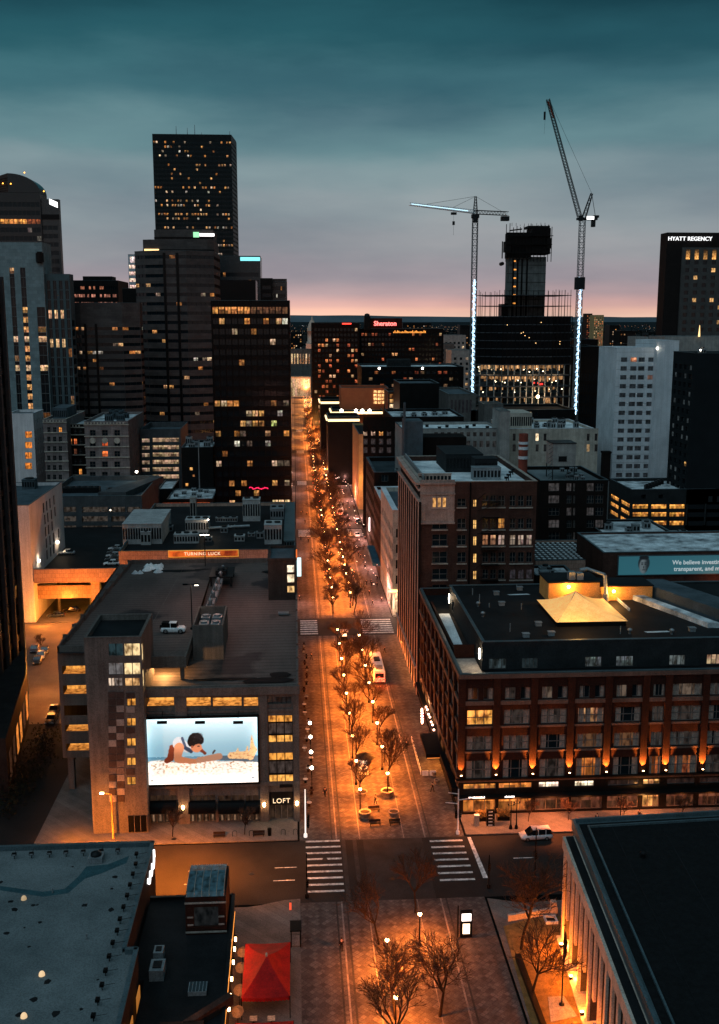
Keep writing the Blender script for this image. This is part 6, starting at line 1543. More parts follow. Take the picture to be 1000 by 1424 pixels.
# dark block with faint windows at the right edge
b = bp('office_tower', 'unlit dark grey tower block at the right edge with faint window columns', 'tower', 966, 1120, 491, 300, 17, ['dark_teal_wall'])
b.side('W', [(1.5+k*3.9, 3.7+k*3.9, b.z1-5-i*2.6, b.z1-3.6-i*2.6, (.9, .5, .15) if (i, k) == (11, 3) else ((.03, .04, .045) if RND.random() < .3 else D0), None) for k in range(4) for i in range(20)])
b.side('S', rows_px(b, [(985+k*12, 991+k*12, 690, 698, (.05, .06, .065)) for k in range(2)], 300, None)); r = b.finish('roof_blue')
[c for c in r.children if c.name.startswith('wall')][0].data.materials[0] = M['dark_teal_wall']
for i in range(8): x = b.x0+3+i*2.6; roof_box(r, x, x+1.6, 303+(i*7) % 20, 305+(i*7) % 20, b.z1-.9, RND.uniform(.8, 2.2), 'metal')
lamp('roof_lamp', (PX(977, 303), 303, b.z1+2), 30, (1, .8, .6), .2, r); q = MB(); q.ball((PX(977, 303), 303, b.z1+.8), .22); q.build('roof_light', 'bulb_white', r)
# garage with yellow lit decks
Yg = 300; xg0, zg = P(878, 681, Yg); 
b = Bld('parking_garage', 'small parking garage with three glowing amber decks', 'parking garage', xg0, PX(1010, Yg), Yg, 322, zg, ['penthouse_wall'])
am = (1.15, .50, .10)
cl = [(880+k*25.6, 902.5+k*25.6, v, v+6.4, am) for k in range(5) for v in (701.5, 712.5, 724.5)]
b.side('S', rows_px(b, cl, Yg, None)+rows_px(b, [(892, 898, 688, 694, D0), (916, 922, 688, 694, D0)], Yg, None), depth=1.)
b2 = rows_px(b, cl, Yg, None)
Lw = 22; b.side('W', [(1+k*10.5, 10.5+k*10.5, w[2], w[3], am, None) for w in b2[:3] for k in range(2)], depth=.6)
r = b.finish('snow_patch', cop='roof_blue', name='deck_opening')
for i in range(6): x = b.x0+6+i*1.6; roof_box(r, x, x+1.2, 305+i*2, 306.5+i*2, b.z1-.9, 1.2, 'trim_dark')
q = MB()
for k in range(4):
    x = P(903.8+k*25.6, 710, Yg)[0]; q.tube((x, Yg-.1, b2[2][2]), (x, Yg-.1, b2[0][3]), .3, .3, 6)
q.build('deck_column', 'penthouse_wall', r)
# low roofs behind the hotel
def low(label, u0, u1, vt, Y, dep, roof, wall='dark_wall', n=6, h=1.2, rows=None):
    b = bp('low_building', label, 'building', u0, u1, vt, Y, dep, [wall]); r = b.finish(roof, parapet=.5, cop='trim_teal')
    rb = random.Random(u0+vt)
    for i in range(n):
        x = rb.uniform(b.x0+1.5, b.x1-2.5); y = rb.uniform(Y+2, Y+dep-3); roof_box(r, x-.8, x+1, y-.8, y+1, b.z1-.5, rb.uniform(.6, h), 'metal', rb.random() < .5)
    return b, r
b, r = low('low roof covered with a dense grid of small cooling fans', 745, 838, 779, 232, 22, 'roof_dark', 'pink_tile', 0)
proto = None
for i in range(11):
    for j in range(9):
        x = b.x0+1.2+i*1.25; y = 234+j*2.1
        if x > b.x1-.8: continue
        if proto is None:
            q = MB(); q.box(-.38, .38, -.5, .5, 0, .5); q.box(-.3, .3, -.4, .4, .5, .56, 1); proto = q.build('cooling_fan', ['metal', 'snow']); proto.parent = r; o = proto
        else: o = proto.copy(); COL.objects.link(o); o.parent = r
        o.location = Vector((x, y, b.z1-.5))-r.location
low('low grey roof with snow patches below the amber garage', 838, 935, 741, 255, 18, 'snow_patch', n=9, h=2)
low('dark low roof with a bulky teal roof house', 925, 1060, 757, 238, 14, 'roof_blue', 'roof_blue', n=5, h=2.5)
low('white roofed strip between the hotel and the brick block', 745, 800, 800, 214, 9, 'snow_patch', n=4)
# billboard wall: portrait and two lines of lettering
Yb = 218; x0, zt = P(861, 774, Yb); x1 = P(1075, 774, Yb)[0]; zb = P(900, 799, Yb)[1]
b = Bld('shop_building', 'low building carrying the long teal billboard with a portrait and two lines of words', 'shop', P(840, 772, Yb)[0], x1, Yb+.4, Yb+22, P(930, 768, Yb)[1], ['brick_brown']); r = b.finish('snow_patch', parapet=.4, cop='trim_teal')
bb_ = thing('billboard', 'long teal billboard with a grey portrait and pale slab letters', 'billboard', ((x0+x1)/2, Yb, zb))
def portrait(x, y):
    c = (.05, .20, .24); c = mixc(c, (.03, .13, .16), y*.3)
    cx, cy = .46, .46
    c = mixc(c, (.02, .03, .035), ell(x, y, cx, .62, .25, .42)); f = ell(x, y, cx, cy, .19, .40, 0, .15)
    sk = mixc((.20, .23, .24), (.03, .04, .045), sstep(.42, .62, x)+.25*max(0, math.sin(y*30))*.3); c = mixc(c, sk, f)
    for ex in (.39, .53): c = mixc(c, (.015, .02, .02), ell(x, y, ex, .56, .045, .035)); c = mixc(c, (.02, .025, .03), ell(x, y, ex, .64, .06, .022))
    c = mixc(c, (.04, .05, .05), ell(x, y, .46, .40, .028, .08)); c = mixc(c, (.03, .03, .03), ell(x, y, .46, .26, .075, .02)); c = mixc(c, (.01, .012, .015), ell(x, y, .46, .93, .21, .12)*.95)
    return c
nx, ny = 90, 40; W_ = x1-x0; H_ = zt-zb; pw_ = H_/.95*1.7; m = MB(); m.mesh([(x0+W_*i/300, Yb, zb+H_*j/ny) for j in range(ny+1) for i in range(301)], [(j*301+i, j*301+i+1, (j+1)*301+i+1, (j+1)*301+i) for j in range(ny) for i in range(300)])
o = m.build('picture', vcol('teal_print', .32, .6), bb_); at = o.data.color_attributes.new('Col', 'FLOAT_COLOR', 'POINT'); arr = []
for j in range(ny+1):
    for i in range(301):
        X_ = W_*i/300-5.6+.46*H_*1.25+0; c = portrait(X_/(H_*1.25), j/ny); arr += [*c, 1]
at.data.foreach_set('color', arr)
q = MB(); q.box(x0-.2, x1+.2, Yb+.02, Yb+.35, zb-.2, zt+.2); q.build('frame', 'trim_teal', bb_)
tx, tz = P(930, 786.5, Yb-.05)

text_mesh('We believe investing', 1.35, P(935, 784.5, Yb-.1)[0:1]+(Yb-.1, P(935, 785, Yb-.1)[1]), 0, 'pale_letter', 'lettering', bb_, .02, bold=.02)
text_mesh('transparent, and m', 1.35, (P(937, 794, Yb-.1)[0], Yb-.1, P(937, 794, Yb-.1)[1]), 0, 'pale_letter', 'lettering', bb_, .02, bold=.02)
lamp('shop_front_lamp', (x0+22, Yb-3, zb-2.5), 60, (1, .25, .08), .4, r)
# ================================================================== Hyatt-like slab tower
Yh = 600; x0 = PX(922, Yh)
b = Bld('hotel_tower', 'dark slab hotel tower with a white rooftop name sign and floodlit top windows', 'tower', x0, PX(1080, Yh), Yh, Yh+11, P(940, 323.5, Yh)[1], ['slab_brown'])

r = b.finish('roof_dark'); [c for c in r.children if c.name.startswith('wall')][0].data.materials[0] = M['slab_brown']
x2 = PX(943, Yh); zi = P(960, 345, Yh)[1]
q = MB(); Fs = ((x2, Yh-1.2), (1, 0), (0, -1)); hl = []
for k in range(8):
    for i in range(13): hl.append((2.2+k*5.1, 4.6+k*5.1, zi-7-i*4.2-2.2, zi-7-i*4.2, lit(.12, .9, lambda k_: (1*k_, .55*k_, .2*k_))))
panel(q, Fs, 46, 40, zi, [h[:4] for h in hl]+[(2.2+k*5.1, 4.6+k*5.1, zi-6.3, zi-.9) for k in range(8)], .4); q.face([(x2, Yh, 40), (x2, Yh-1.2, 40), (x2, Yh-1.2, zi), (x2, Yh, zi)]); q.box(x2, x2+46, Yh-1.2, Yh, zi, zi+.3)
pass
q.build('window_grid_wall', 'slab_grey', r)
for h in hl:
    q = MB(); a, c, z0_, z1_ = h[:4]; q.face([(x2+a, Yh-.8, z0_), (x2+c, Yh-.8, z0_), (x2+c, Yh-.8, z1_), (x2+a, Yh-.8, z1_)], 0, h[4]); q.build('window', 'glass', r)
for k in range(8):
    q = MB(); a = 2.2+k*5.1
    for j in range(6):
        kk = (1-j/6)**1.5*(1.2 if k < 2 or k > 2 else .5); z0_ = zi-6.3+j*.9; q.face([(x2+a, Yh-.8, z0_), (x2+a+2.4, Yh-.8, z0_), (x2+a+2.4, Yh-.8, z0_+.9), (x2+a, Yh-.8, z0_+.9)], 0, (1.2*kk, .55*kk, .14*kk))  # uplight glow painted into the pane colours, fading upward
    q.build('top_window', 'glass', r)
x, z = P(928.5, 334.5, Yh-.5); text_mesh('HYATT REGENCY', 3.15, (x, Yh-1.0, z), 0, emit('hyatt_white', (1, 1, 1), 1.3), 'lettering', r, .3, bold=.015, spacing=1.04)
# grey low block under it and spire light
b = bp('office_building', 'grey flat block with a thin lit spire in front of the dark slab tower', 'building', 925, 1100, 468, 520, 24, ['concrete_pale']); r = b.finish('snow'); x, z = P(973, 455, 519); q = MB(); q.tube((x, 519, b.z1), (x, 519, z+1), .5, .1, 6); q.build('spire', 'sign_warm', r)
# ================================================================== construction tower and cranes
Yc = 500
root = thing('construction_tower', 'unfinished concrete tower with dark wrapped floors and bare columns above', 'construction site', (PX(730, Yc), Yc, 0))
xl, xk, xr = PX(663, Yc), PX(700, Yc), PX(800, Yc)
foot = [(xl, Yc+8), (xk, Yc), (PX(770, Yc), Yc), (xr, Yc+5), (xr-2, Yc+32), (xl+9, Yc+32)]
def Z(v, Y=Yc): return P(730, v, Y)[1]
zf0, zf1 = Z(507), Z(440)

def inset(poly, d):
    cx = sum(p[0] for p in poly)/len(poly); cy = sum(p[1] for p in poly)/len(poly); return [(p[0]+(cx-p[0])*d, p[1]+(cy-p[1])*d) for p in poly]
q = MB(); q.prism(inset(foot, .03), zf0, zf1); q.build('wrapped_floors', 'wrap', root)
q = MB(); nfl = 6
for k in range(nfl+1): z = zf0+(zf1-zf0)*k/nfl; q.prism(foot, z-.3, z+.12)
pass
q.build('floor_edge', 'wrap2', root)
q = MB()
for a, c, m in ((foot[0], foot[1], 5), (foot[1], foot[2], 12), (foot[2], foot[3], 5)):
    for j in range(m+1): x = a[0]+(c[0]-a[0])*j/m; y = a[1]+(c[1]-a[1])*j/m; q.tube((x, y, zf0), (x, y, zf1), .16, .16, 4)
q.build('wrap_frame', 'formwork', root); q = MB()
for k in range(9): x = RND.uniform(xk, xr-6); q.ball((x, Yc-.4, zf0+RND.uniform(1, 20)), .2, 5)
q.build('site_light', 'sign_warm', root)
# lit open floors below
zs = [Z(v) for v in (507, 522, 537, 552, 568)]
q = MB()
for z in zs[1:]+[2]: q.prism(foot, z-.5, z)
q.build('floor_slab', 'wrap2', root)
q = MB(); gl = MB()
for i, (za, zb) in enumerate(zip(zs[1:], zs[:-1])):
    n = 14
    segs = [((xl, Yc+8), (xk, Yc), 4), ((xk, Yc), (PX(770, Yc), Yc), 8), ((PX(770, Yc), Yc), (xr, Yc+5), 3)]
    for a, c, m in segs:
        for j in range(m+1):
            x = a[0]+(c[0]-a[0])*j/m; y = a[1]+(c[1]-a[1])*j/m; q.tube((x, y+.6, za), (x, y+.6, zb-.5), .32, .32, 6)
    gi = inset(foot, .16)
    for a, c, m in ((gi[0], gi[1], 14), (gi[1], gi[2], 30), (gi[2], gi[3], 10)):
        for j in range(m):
            p = [(a[0]+(c[0]-a[0])*t, a[1]+(c[1]-a[1])*t) for t in (j/m, (j+1)/m)]; k = RND.choice([.05, .2, .4, .7, 1.1, .3, .5]) if i < 2 else RND.choice([.0, .0, .02, .0, .5]); hh_ = RND.choice([.3, .4, .55])
            gl.face([(*p[0], zb-.5-(zb-.5-za)*hh_), (*p[1], zb-.5-(zb-.5-za)*hh_), (*p[1], zb-.5), (*p[0], zb-.5)], 0, (1.0*k, .52*k, .22*k))
q.build('column', 'concrete_pale', root); gl.build('lit_interior', 'glass', root)
q = MB()
for i in range(34):
    z = RND.choice(zs[1:4])+RND.uniform(1.5, 3.6); x = RND.uniform(xl+3, xr-4); y = Yc+3+(8 if x < xk else 0); q.ball((x, y, z), .28, 5)
q.build('work_light', emit('work_light', (1, .8, .5), 7), root); q = MB()
for i in range(5): q.ball((RND.uniform(PX(745, Yc), PX(765, Yc)), Yc+2, Z(535)+RND.uniform(0, 1)), .5, 5)
q.build('red_tarpaulin', emit('red_sheet_glow', (1, .05, .04), 1.2), root)  # tarpaulin spots given a glow of their own
q = MB(); q.ball((PX(752, Yc-4), Yc-3, Z(551)), .8); q.build('work_light', 'bulb', root); lamp('work_lamp', (PX(752, Yc-5), Yc-5, Z(551)), 700, (1, .7, .4), .4, root)
for x_, y_ in ((-18, -1), (4, -1), (15, 1)): lamp('work_lamp', (PX(735, Yc)+x_, Yc+5, Z(515)), 250, (1, .7, .4), .4, root)
# bare upper storeys: slabs, columns, rods
q = MB()
for v in (425, 410): z = Z(v); q.prism(inset(foot, .03), z-.25, z)
q.build('floor_slab', 'wrap2', root)
q = MB()
for a, c, m in (((xl, Yc+8), (xk, Yc), 6), ((xk, Yc), (PX(770, Yc), Yc), 10), ((PX(770, Yc), Yc), (xr, Yc+5), 6), ((xl, Yc+8), (xl+9, Yc+30), 3), ((xr, Yc+5), (xr-2, Yc+30), 3), ((xl+9, Yc+30), (xr-2, Yc+30), 12)):
    for j in range(m+1):
        x = a[0]+(c[0]-a[0])*j/m; y = a[1]+(c[1]-a[1])*j/m; x += (PX(730, Yc)-x)*.04; q.tube((x, y+.8, zf1), (x, y+.8, Z(404)+RND.uniform(-1, .8)), .14, .12, 5)
q.build('column', 'dark_wall', root)
q = MB(); q.prism([(PX(704, Yc), Yc+12.2), (PX(757, Yc), Yc+12.2), (PX(757, Yc), Yc+20), (PX(704, Yc), Yc+20)], zf1, zf1+6); q.build('core_base', 'wrap', root)
# concrete core with jump-form on top
cx0, cx1, cm = PX(703.5, Yc+12), PX(757, Yc+12), PX(731, Yc+12); yc = Yc+12
zt = P(730, 357, yc)[1]; zk = P(730, 311, yc)[1]
q = MB(); q.box(cx0+1, cx1, yc, yc+9, zf1, zt)
pass
q.build('core', 'core_concrete', root)
q = MB()
for k in range(7): z = zf1+k*(zt-zf1)/7; q.box(cx0-.05, cx1+.05, yc-.1, yc-.001, z, z+.2, 0)
for u in (712, 718, 724, 731): x = PX(u, yc); q.box(x-.45, x+.45, yc-.12, yc-.101, zf1, zt-1, 0)
q.build('core_joint', 'dark_wall', root)
q = MB()
for i in range(9): q.box(PX(712, yc)+.3, PX(716, yc), yc-.2, yc-.121, zf1+6+i*4, zf1+6.6+i*4)
q.build('core_light', 'orange_glow', root)
q = MB(); fx0, fx1 = PX(698, yc-2), PX(766, yc-2)
xm_ = PX(735, yc); q.prism([(fx0+1.6, yc-1), (xm_, yc-2), (xm_, yc+10), (fx0+3, yc+10)], zt-.4, zk-4.2); q.prism([(xm_, yc-2.4), (fx1-1.4, yc-2.2), (fx1-1, yc+10), (xm_, yc+10)], zt+1.2, zk-2.2); q.box(fx1-3.4, fx1-.9, yc-3, yc+2, zt+3.8, zt+8.6); q.box(fx0+.6, fx0+3.4, yc-3, yc+2, zt+2, zt+7)
for i in range(14): x = fx0+1+(fx1-fx0-2)*i/13; q.box(x-.15, x+.15, yc-2.8, yc-2.55, zt-2.5, zk-1+RND.uniform(-1, 1.2))
for i in range(3): q.box(fx0+.8+i*.5, fx1-1.2+i*.4, yc-3.4, yc-2.51, zt+1.5+i*4, zt+1.8+i*4)
q.box(fx0+12, fx1-1.6, yc-1, yc+8, zk-2.2, zk-1.0); q.tube((fx0+3, yc, zk-3.3), (fx0+9, yc-1, zk-2.6), .35, .35, 6); q.tube((fx0-.6, yc-2, zt-1), (fx0-.6, yc-2, zt+7), .3, .3, 6)
for i in range(10): x = fx0+4+i*2; q.tube((x, yc-1, zk-1.2), (x, yc-1, zk+RND.uniform(-.6, .4)), .1, .1, 4)
q.tube((fx0-.4, yc-2.2, zt-3.4), (fx0-.4, yc+2, zt-3.4), .9, .9, 8)
pass
q.build('jump_form', 'formwork', root)
def truss(q, p0, p1, w0, w1, n, r=.11, mi=0, tri=False, rb=None):
    p0 = Vector(p0); p1 = Vector(p1); d = (p1-p0).normalized(); a = Vector((0, 0, 1)) if abs(d.z) < .9 else Vector((0, 1, 0))
    u = d.cross(a).normalized(); w = u.cross(d).normalized(); rb = rb or r*.55
    cs = [(-1, -1), (1, -1), (1, 1), (-1, 1)] if not tri else [(-1, -.6), (1, -.6), (0, 1)]
    m = len(cs); pt = lambda i, k: p0.lerp(p1, k/n)+(u*cs[i][0]+w*cs[i][1])*((w0+(w1-w0)*k/n)/2)
    for i in range(m):
        q.tube(pt(i, 0), pt(i, n), r, r, 4, mi)
        for k in range(n):
            q.tube(pt(i, k), pt((i+1) % m, k+1) if k % 2 else pt((i+1) % m, k+1), rb, rb, 3, mi, caps=False); q.tube(pt(i, k), pt((i+1) % m, k), rb, rb, 3, mi, caps=False)

# hammerhead crane
Yk_ = 480; xb_, zb0 = P(656, 553, Yk_); xt_, zt = P(661, 300, Yk_); X = (xb_+xt_)/2
cr = thing('tower_crane', 'hammerhead tower crane with a long pale jib and white light strips down its mast', 'crane', (X, Yk_, 0))
q = MB(); truss(q, (X, Yk_, 0), (X, Yk_, zt), 2.2, 2.2, 48, .16); q.build('mast', 'crane_steel', cr)
q = MB()
zk_ = P(658, 392, Yk_)[1]; ns = 30
for k in range(ns):
    za_ = zb0+(zk_-zb0)*k/ns; zc_ = za_+(zk_-zb0)/ns; q.tube((X-.9 if k % 2 else X+.9, Yk_-1.3, za_), (X+.9 if k % 2 else X-.9, Yk_-1.3, zc_), .05, .05, 3)
    q.box(X-.35, X+.0, Yk_-1.4, Yk_-1.25, za_, za_+(zc_-za_)*.85); q.box(X+.3, X+.5, Yk_-1.4, Yk_-1.25, za_, za_+(zc_-za_)*.6)
q.box(X-.3, X+.3, Yk_-1.6, Yk_-1.45, P(658, 394, Yk_)[1], P(658, 389, Yk_)[1]); q.build('light_strip', 'led', cr)
q = MB(); q.box(X-1.6, X+1.6, Yk_-1.6, Yk_+1.6, zt-1, zt+.6); q.box(X-1.3, X+.3, Yk_-2.8, Yk_-1.61, zt-3.2, zt-.6); q.build('slewing_unit', 'crane_dark', cr)
q = MB(); za = P(661, 273, Yk_)[1]; truss(q, (X, Yk_, zt+.6), (X, Yk_, za), 1.8, .7, 6, .13); q.build('apex_frame', 'crane_dark', cr)
zj = P(663, 297, Yk_)[1]+.6; jx, jy = g(570, 284, zj+1.0)
q = MB(); truss(q, (X, Yk_, zj), (jx, jy, zj+1.0), 1.9, 1.3, 26, .13, tri=True); pass
q.build('jib', 'crane_pale', cr)
q = MB(); d = Vector((jx-X, jy-Yk_, 1.0)); q.tube(Vector((X, Yk_-.9, zj+.1))+d*.12, Vector((X, Yk_-.9, zj+.1))+d*.98, .13, .13, 4); q.build('light_strip', emit('jib_light', (.55, .85, 1), 1.8), cr)
cx_, cz_ = P(706, 299, Yk_+6); q = MB(); truss(q, (X, Yk_, zj), (cx_, Yk_+6, cz_+.6), 1.6, 1.6, 10, .13); q.box(cx_-3, cx_+.6, Yk_+4.6, Yk_+7.4, cz_-2.6, cz_-.6); q.build('counter_jib', 'crane_dark', cr)
q = MB()
for t in (.35, .75): q.tube((X, Yk_, za), Vector((X, Yk_, zj+.9))+d*t, .07, .07, 3)
q.tube((X, Yk_, za), (cx_-2, Yk_+6, cz_+1.2), .07, .07, 3); hx = Vector((X, Yk_, zj))+d*.34; q.tube(hx, hx-Vector((0, 0, 11)), .05, .05, 3); q.box(hx[0]-.5, hx[0]+.5, hx[1]-.4, hx[1]+.4, hx[2]-6.6, hx[2]-5); q.box(hx[0]-1.2, hx[0]+1.2, hx[1]-.8, hx[1]+.8, hx[2]-2.2, hx[2]-1.2); q.build('cable', 'crane_dark', cr)
# luffing crane
Yk2 = 480; xb2, zb2 = P(799, 576, Yk2); xt2, zt = P(810, 306, Yk2); X2 = (xb2+xt2)/2
cr = thing('tower_crane', 'luffing crane whose steep dark boom reaches high into the sky', 'crane', (X2, Yk2, 0))
q = MB(); truss(q, (xb2, Yk2, 0), (xt2, Yk2, zt), 2.3, 2.3, 50, .16); q.build('mast', 'crane_steel', cr)
q = MB(); vt = 385
for dx in (.15,):
    a = Vector((xb2, Yk2-1.45, zb2)); c = Vector((xt2, Yk2-1.45, zt)); t = (P(805, vt, Yk2)[1]-zb2)/(zt-zb2); e = a.lerp(c, t); 
    for k in range(32):
        p0_ = a.lerp(e, k/32); p1_ = a.lerp(e, (k+1)/32); w_ = Vector((.9 if k % 2 else -.9, 0, 0)); q.tube(p0_+w_, p1_-w_, .05, .05, 3); q.tube(p0_+Vector((dx, 0, 0)), p0_.lerp(p1_, .85)+Vector((dx, 0, 0)), .2, .2, 4); q.tube(p0_-Vector((.4, 0, 0)), p0_.lerp(p1_, .6)-Vector((.4, 0, 0)), .1, .1, 4)
q.build('light_strip', 'led', cr)
q = MB(); x, z = P(806, 398, Yk2); q.box(x-2, x+2, Yk2-1.8, Yk2+1.8, z-1.5, z+4); q.build('climbing_collar', 'crane_dark', cr)
q = MB(); q.box(xt2-2.5, xt2+6.6, Yk2-1.4, Yk2+1.4, zt, zt+1.0); q.box(xt2+4.8, xt2+7.2, Yk2-1.5, Yk2+1.5, zt+1, zt+2); q.box(xt2+4.2, xt2+5.8, Yk2-1, Yk2+1, zt-3, zt); q.box(xt2-2.2, xt2-.4, Yk2-2.6, Yk2-1.41, zt-.6, zt+1.8)
truss(q, (xt2+.6, Yk2, zt+1), (P(823, 269, Yk2)[0], Yk2, P(823, 269, Yk2)[1]), 1.6, .8, 5, .16); q.tube((P(823, 269, Yk2)[0], Yk2, P(823, 269, Yk2)[1]), (xt2+6, Yk2, zt+1), .12, .12, 4); q.build('machinery_deck', 'crane_dark', cr)
q = MB(); x, z = P(821, 303, Yk2-1.5); q.box(x-1.6, x+1.6, Yk2-1.9, Yk2-1.45, z-.7, z+.7); q.build('light_panel', 'sign_white', cr)
q = MB(); x, z = P(806, 301, Yk2); jx2, jz2 = P(762, 138, Yk2); truss(q, (x, Yk2, z), (jx2, Yk2, jz2), 1.7, 1.3, 40, .15); pass
q.build('boom', 'crane_dark2', cr)
q = MB(); q.tube((jx2, Yk2-.7, jz2-1), (jx2+2.6, Yk2-.7, jz2-8), .3, .3, 5); q.build('boom_head', surf('red_brown_paint', (.3, .07, .04), bump=0), cr)
q = MB(); ax, az = P(823, 269, Yk2); q.tube((ax, Yk2, az), (jx2+1.6, Yk2, jz2-2), .07, .07, 3); hx, hz = P(757.5, 160, Yk2); q.tube((jx2-.6, Yk2, jz2), (hx, Yk2, hz-8), .045, .045, 3); q.box(hx-.4, hx+.4, Yk2-.3, Yk2+.3, hz-2, hz+1.4); q.build('cable', 'crane_dark', cr)
# ================================================================== centre distance
b = bp('hotel_building', 'broad dark hotel slab with a red glowing name sign on its roof', 'hotel', 434, 500, 449, 700, 40, ['hotel_dark'])

redw = lambda k: RND.choice([(1*k, .32*k, .10*k), (1*k, .6*k, .3*k), (.7*k, .15*k, .06*k)])
b.side('S', grid(b.x1-b.x0, 12, 1.6, 8, 3.4, 19, 1.9, colf=lambda r, i: lit(.22 if i not in (1, 2) else .5, 1.0, redw) if r < 17 else lit(.1, .5, redw), sill=.6)); b.side('W', grid(40, 10, 1.6, 8, 3.4, 19, 1.9, colf=lambda r, i: lit(.08, .5, redw), sill=.6)); r1_ = b.finish('roof_dark', cap=60)
[c for c in r1_.children if c.name.startswith('wall')][0].data.materials[0] = M['hotel_dark']
xa = b.x1
b = bp('hotel_building', 'right wing of the dark hotel slab with the red roof sign above it', 'hotel', 500, 617, 457, 706, 34, ['hotel_dark'])
b.side('S', grid(b.x1-b.x0, 24, 1.5, 10, 3.3, 18, 1.8, colf=lambda r, i: ((1.1, .5, .2) if (i in (9, 10) and r % 2) else lit(.10, .9, redw)) if r < 15 else lit(.08, .5, redw), sill=.5)); r = b.finish('roof_dark', cap=60)
q = MB(); x0, z0_ = P(512, 456, 705); x1, z1_ = P(560, 445, 705); q.box(x0, x1, 708, 718, b.z1-1, z1_+1.2); q.build('plant_room', 'brick_red', r)
q = MB(); x, z = P(511, 440, 704); q.box(x-2, x+2, 704, 710, b.z1-1, z); q.lathe((x, 707, z), [(2, 0), (1.6, 1.5), (.4, 2)], 8); q.build('chimney', 'dark_wall', r)
x, z = P(520, 452.8, 706); text_mesh('Sheraton', 4.2, (x, 706.5, z), 0, emit('sheraton_red', (1, .16, .14), 3.2), 'lettering', r, .3, bold=.08, spacing=1.0)
q = MB(); x0, z0_ = P(547, 463, 705)
for k in range(26): x = x0+k*.85; h = RND.choice([1, 1.6, 1.3, .8]); q.box(x, x+.5, 704.6, 705, z0_, z0_+h)
q.build('lit_lettering', 'orange_glow', r); q = MB(); x0, z0_ = P(476, 451, 699); q.box(x0, x0+6, 699, 699.6, z0_, z0_+.8); q.build('red_sign', 'sign_red', r1_)
# domed capitol-like building and pale classical block at the end of the mall
xd, zd = P(434, 445, 1500); sc = 1500/1449
r = thing('domed_building', 'distant domed civic building at the end of the street, tinted pink', 'civic building', (xd, 1500, 0))

zz = lambda v: P(434, v, 1500)[1]
q = MB(); q.box(xd-9, xd+9, 1490, 1510, 0, zz(478)); q.build('base', 'civic', r)
q = MB(); q.lathe((xd, 1500, zz(478)), [(8, 0), (8, 3), (6.6, 3.1), (6.6, 17), (7.4, 17.2), (7.4, 18.5)], 16); q.build('drum', 'civic', r)
q = MB(); z0_ = zz(478)+18.5; hgt = zz(443)-z0_; q.lathe((xd, 1500, z0_), [(6.6, 0), (6.4, hgt*.2), (5.2, hgt*.5), (3.2, hgt*.78), (1.5, hgt*.92), (1.4, hgt), (.7, hgt+2), (.2, hgt+4)], 16); q.build('dome', 'civic', r)
lamp('dome_flood', (xd-6, 1470, 30), 1500, (1, .45, .25), 2, r)
b = bp('civic_building', 'pale columned civic building with lit tall windows at the end of the mall', 'civic building', 403, 436, 486, 1150, 30, ['concrete']); b.side('S', rows_px(b, [(405+k*4, 407+k*4, 492, 506, (.9, .65, .35) if k in (0, 1, 2, 5) else (.2, .15, .1)) for k in range(7)], 1150, None)); b.finish('roof_blue')
b = bp('glass_pavilion', 'bright white lit pavilion across the far end of the mall', 'pavilion', 403, 432, 524, 1060, 14, ['cream_wall']); b.side('S', [(.5, b.x1-b.x0-.5, .5, b.z1-1.5, (.75, .5, .3), (8, 2))]); b.finish('roof_blue')
# layered low blocks right of the mall between Y 500 and 690
def mid(name, label, u0, u1, vt, Y, dep, wall, roof, cells=None, wins=None, z0=0):
    b = bp(name, label, 'building', u0, u1, vt, Y, dep, [wall], z0=z0)
    if cells: b.side('S', rows_px(b, cells, Y, None))
    return b, b.finish(roof, parapet=.8, cap=40)
b, r = mid('office_building', 'wide low office block with a snowy roof and faint red windows before the hotel slab', 503, 645, 510, 560, 40, 'hotel_dark', 'snow_patch', [(u, u+5, 516+i*9, 520+i*9, lit(.22, .35, redw)) for i in range(3) for u in range(513, 640, 8)])
roof_box(r, PX(540, 575), PX(572, 575), 575, 585, b.z1-.8, 4, 'penthouse_wall', False, 'roof_block'); q = MB()
for u in (527, 587): x, z = P(u, 512, 562); q.ball((x, 560, z), .6)
q.build('roof_light', 'bulb_white', r)
b, r = mid('theatre_building', 'orange lit cubic theatre block with a glowing window corner', 474, 540, 539, 600-70, 20, 'orange_wall', 'roof_dark'); lamp('facade_lamp', (PX(500, 520), 515, 24), 1800, (1, .18, .03), 1, r)
[c for c in r.children if c.name.startswith('wall')][0].data.materials[0] = M['orange_wall']
q = MB(); x0, z0_ = P(519, 562, 529); x1, z1_ = P(537, 542, 529)
for i in range(3):
    for j in range(4): w = (x1-x0)/3; h = (z1_-z0_)/4; q.face([(x0+i*w+.2, 529, z0_+j*h+.2), (x0+(i+1)*w-.2, 529, z0_+j*h+.2), (x0+(i+1)*w-.2, 529, z0_+(j+1)*h-.3), (x0+i*w+.2, 529, z0_+(j+1)*h-.3)], 0, (1.6, .9, .35))
q.build('window', 'glass', r)
b, r = mid('shop_building', 'glass fronted shop block with warm lit floors beside the theatre', 540, 590, 545, 505, 24, 'brick_brown', 'roof_dark', [(542+i*6, 547+i*6, 548+j*7, 553+j*7, lit(.8, .9)) for i in range(6) for j in range(3)])
b, r = mid('black_building', 'black cube building with a teal roof', 556, 611, 533, 470, 30, 'dark_wall', 'roof_blue')
b, r = mid('classical_building', 'grey classical building with rows of tall columns on its side', 624, 662, 548, 440, 45, 'concrete', 'roof_blue', [(627+i*5.2, 630+i*5.2, 556, 574, (.01, .01, .012)) for i in range(6)])
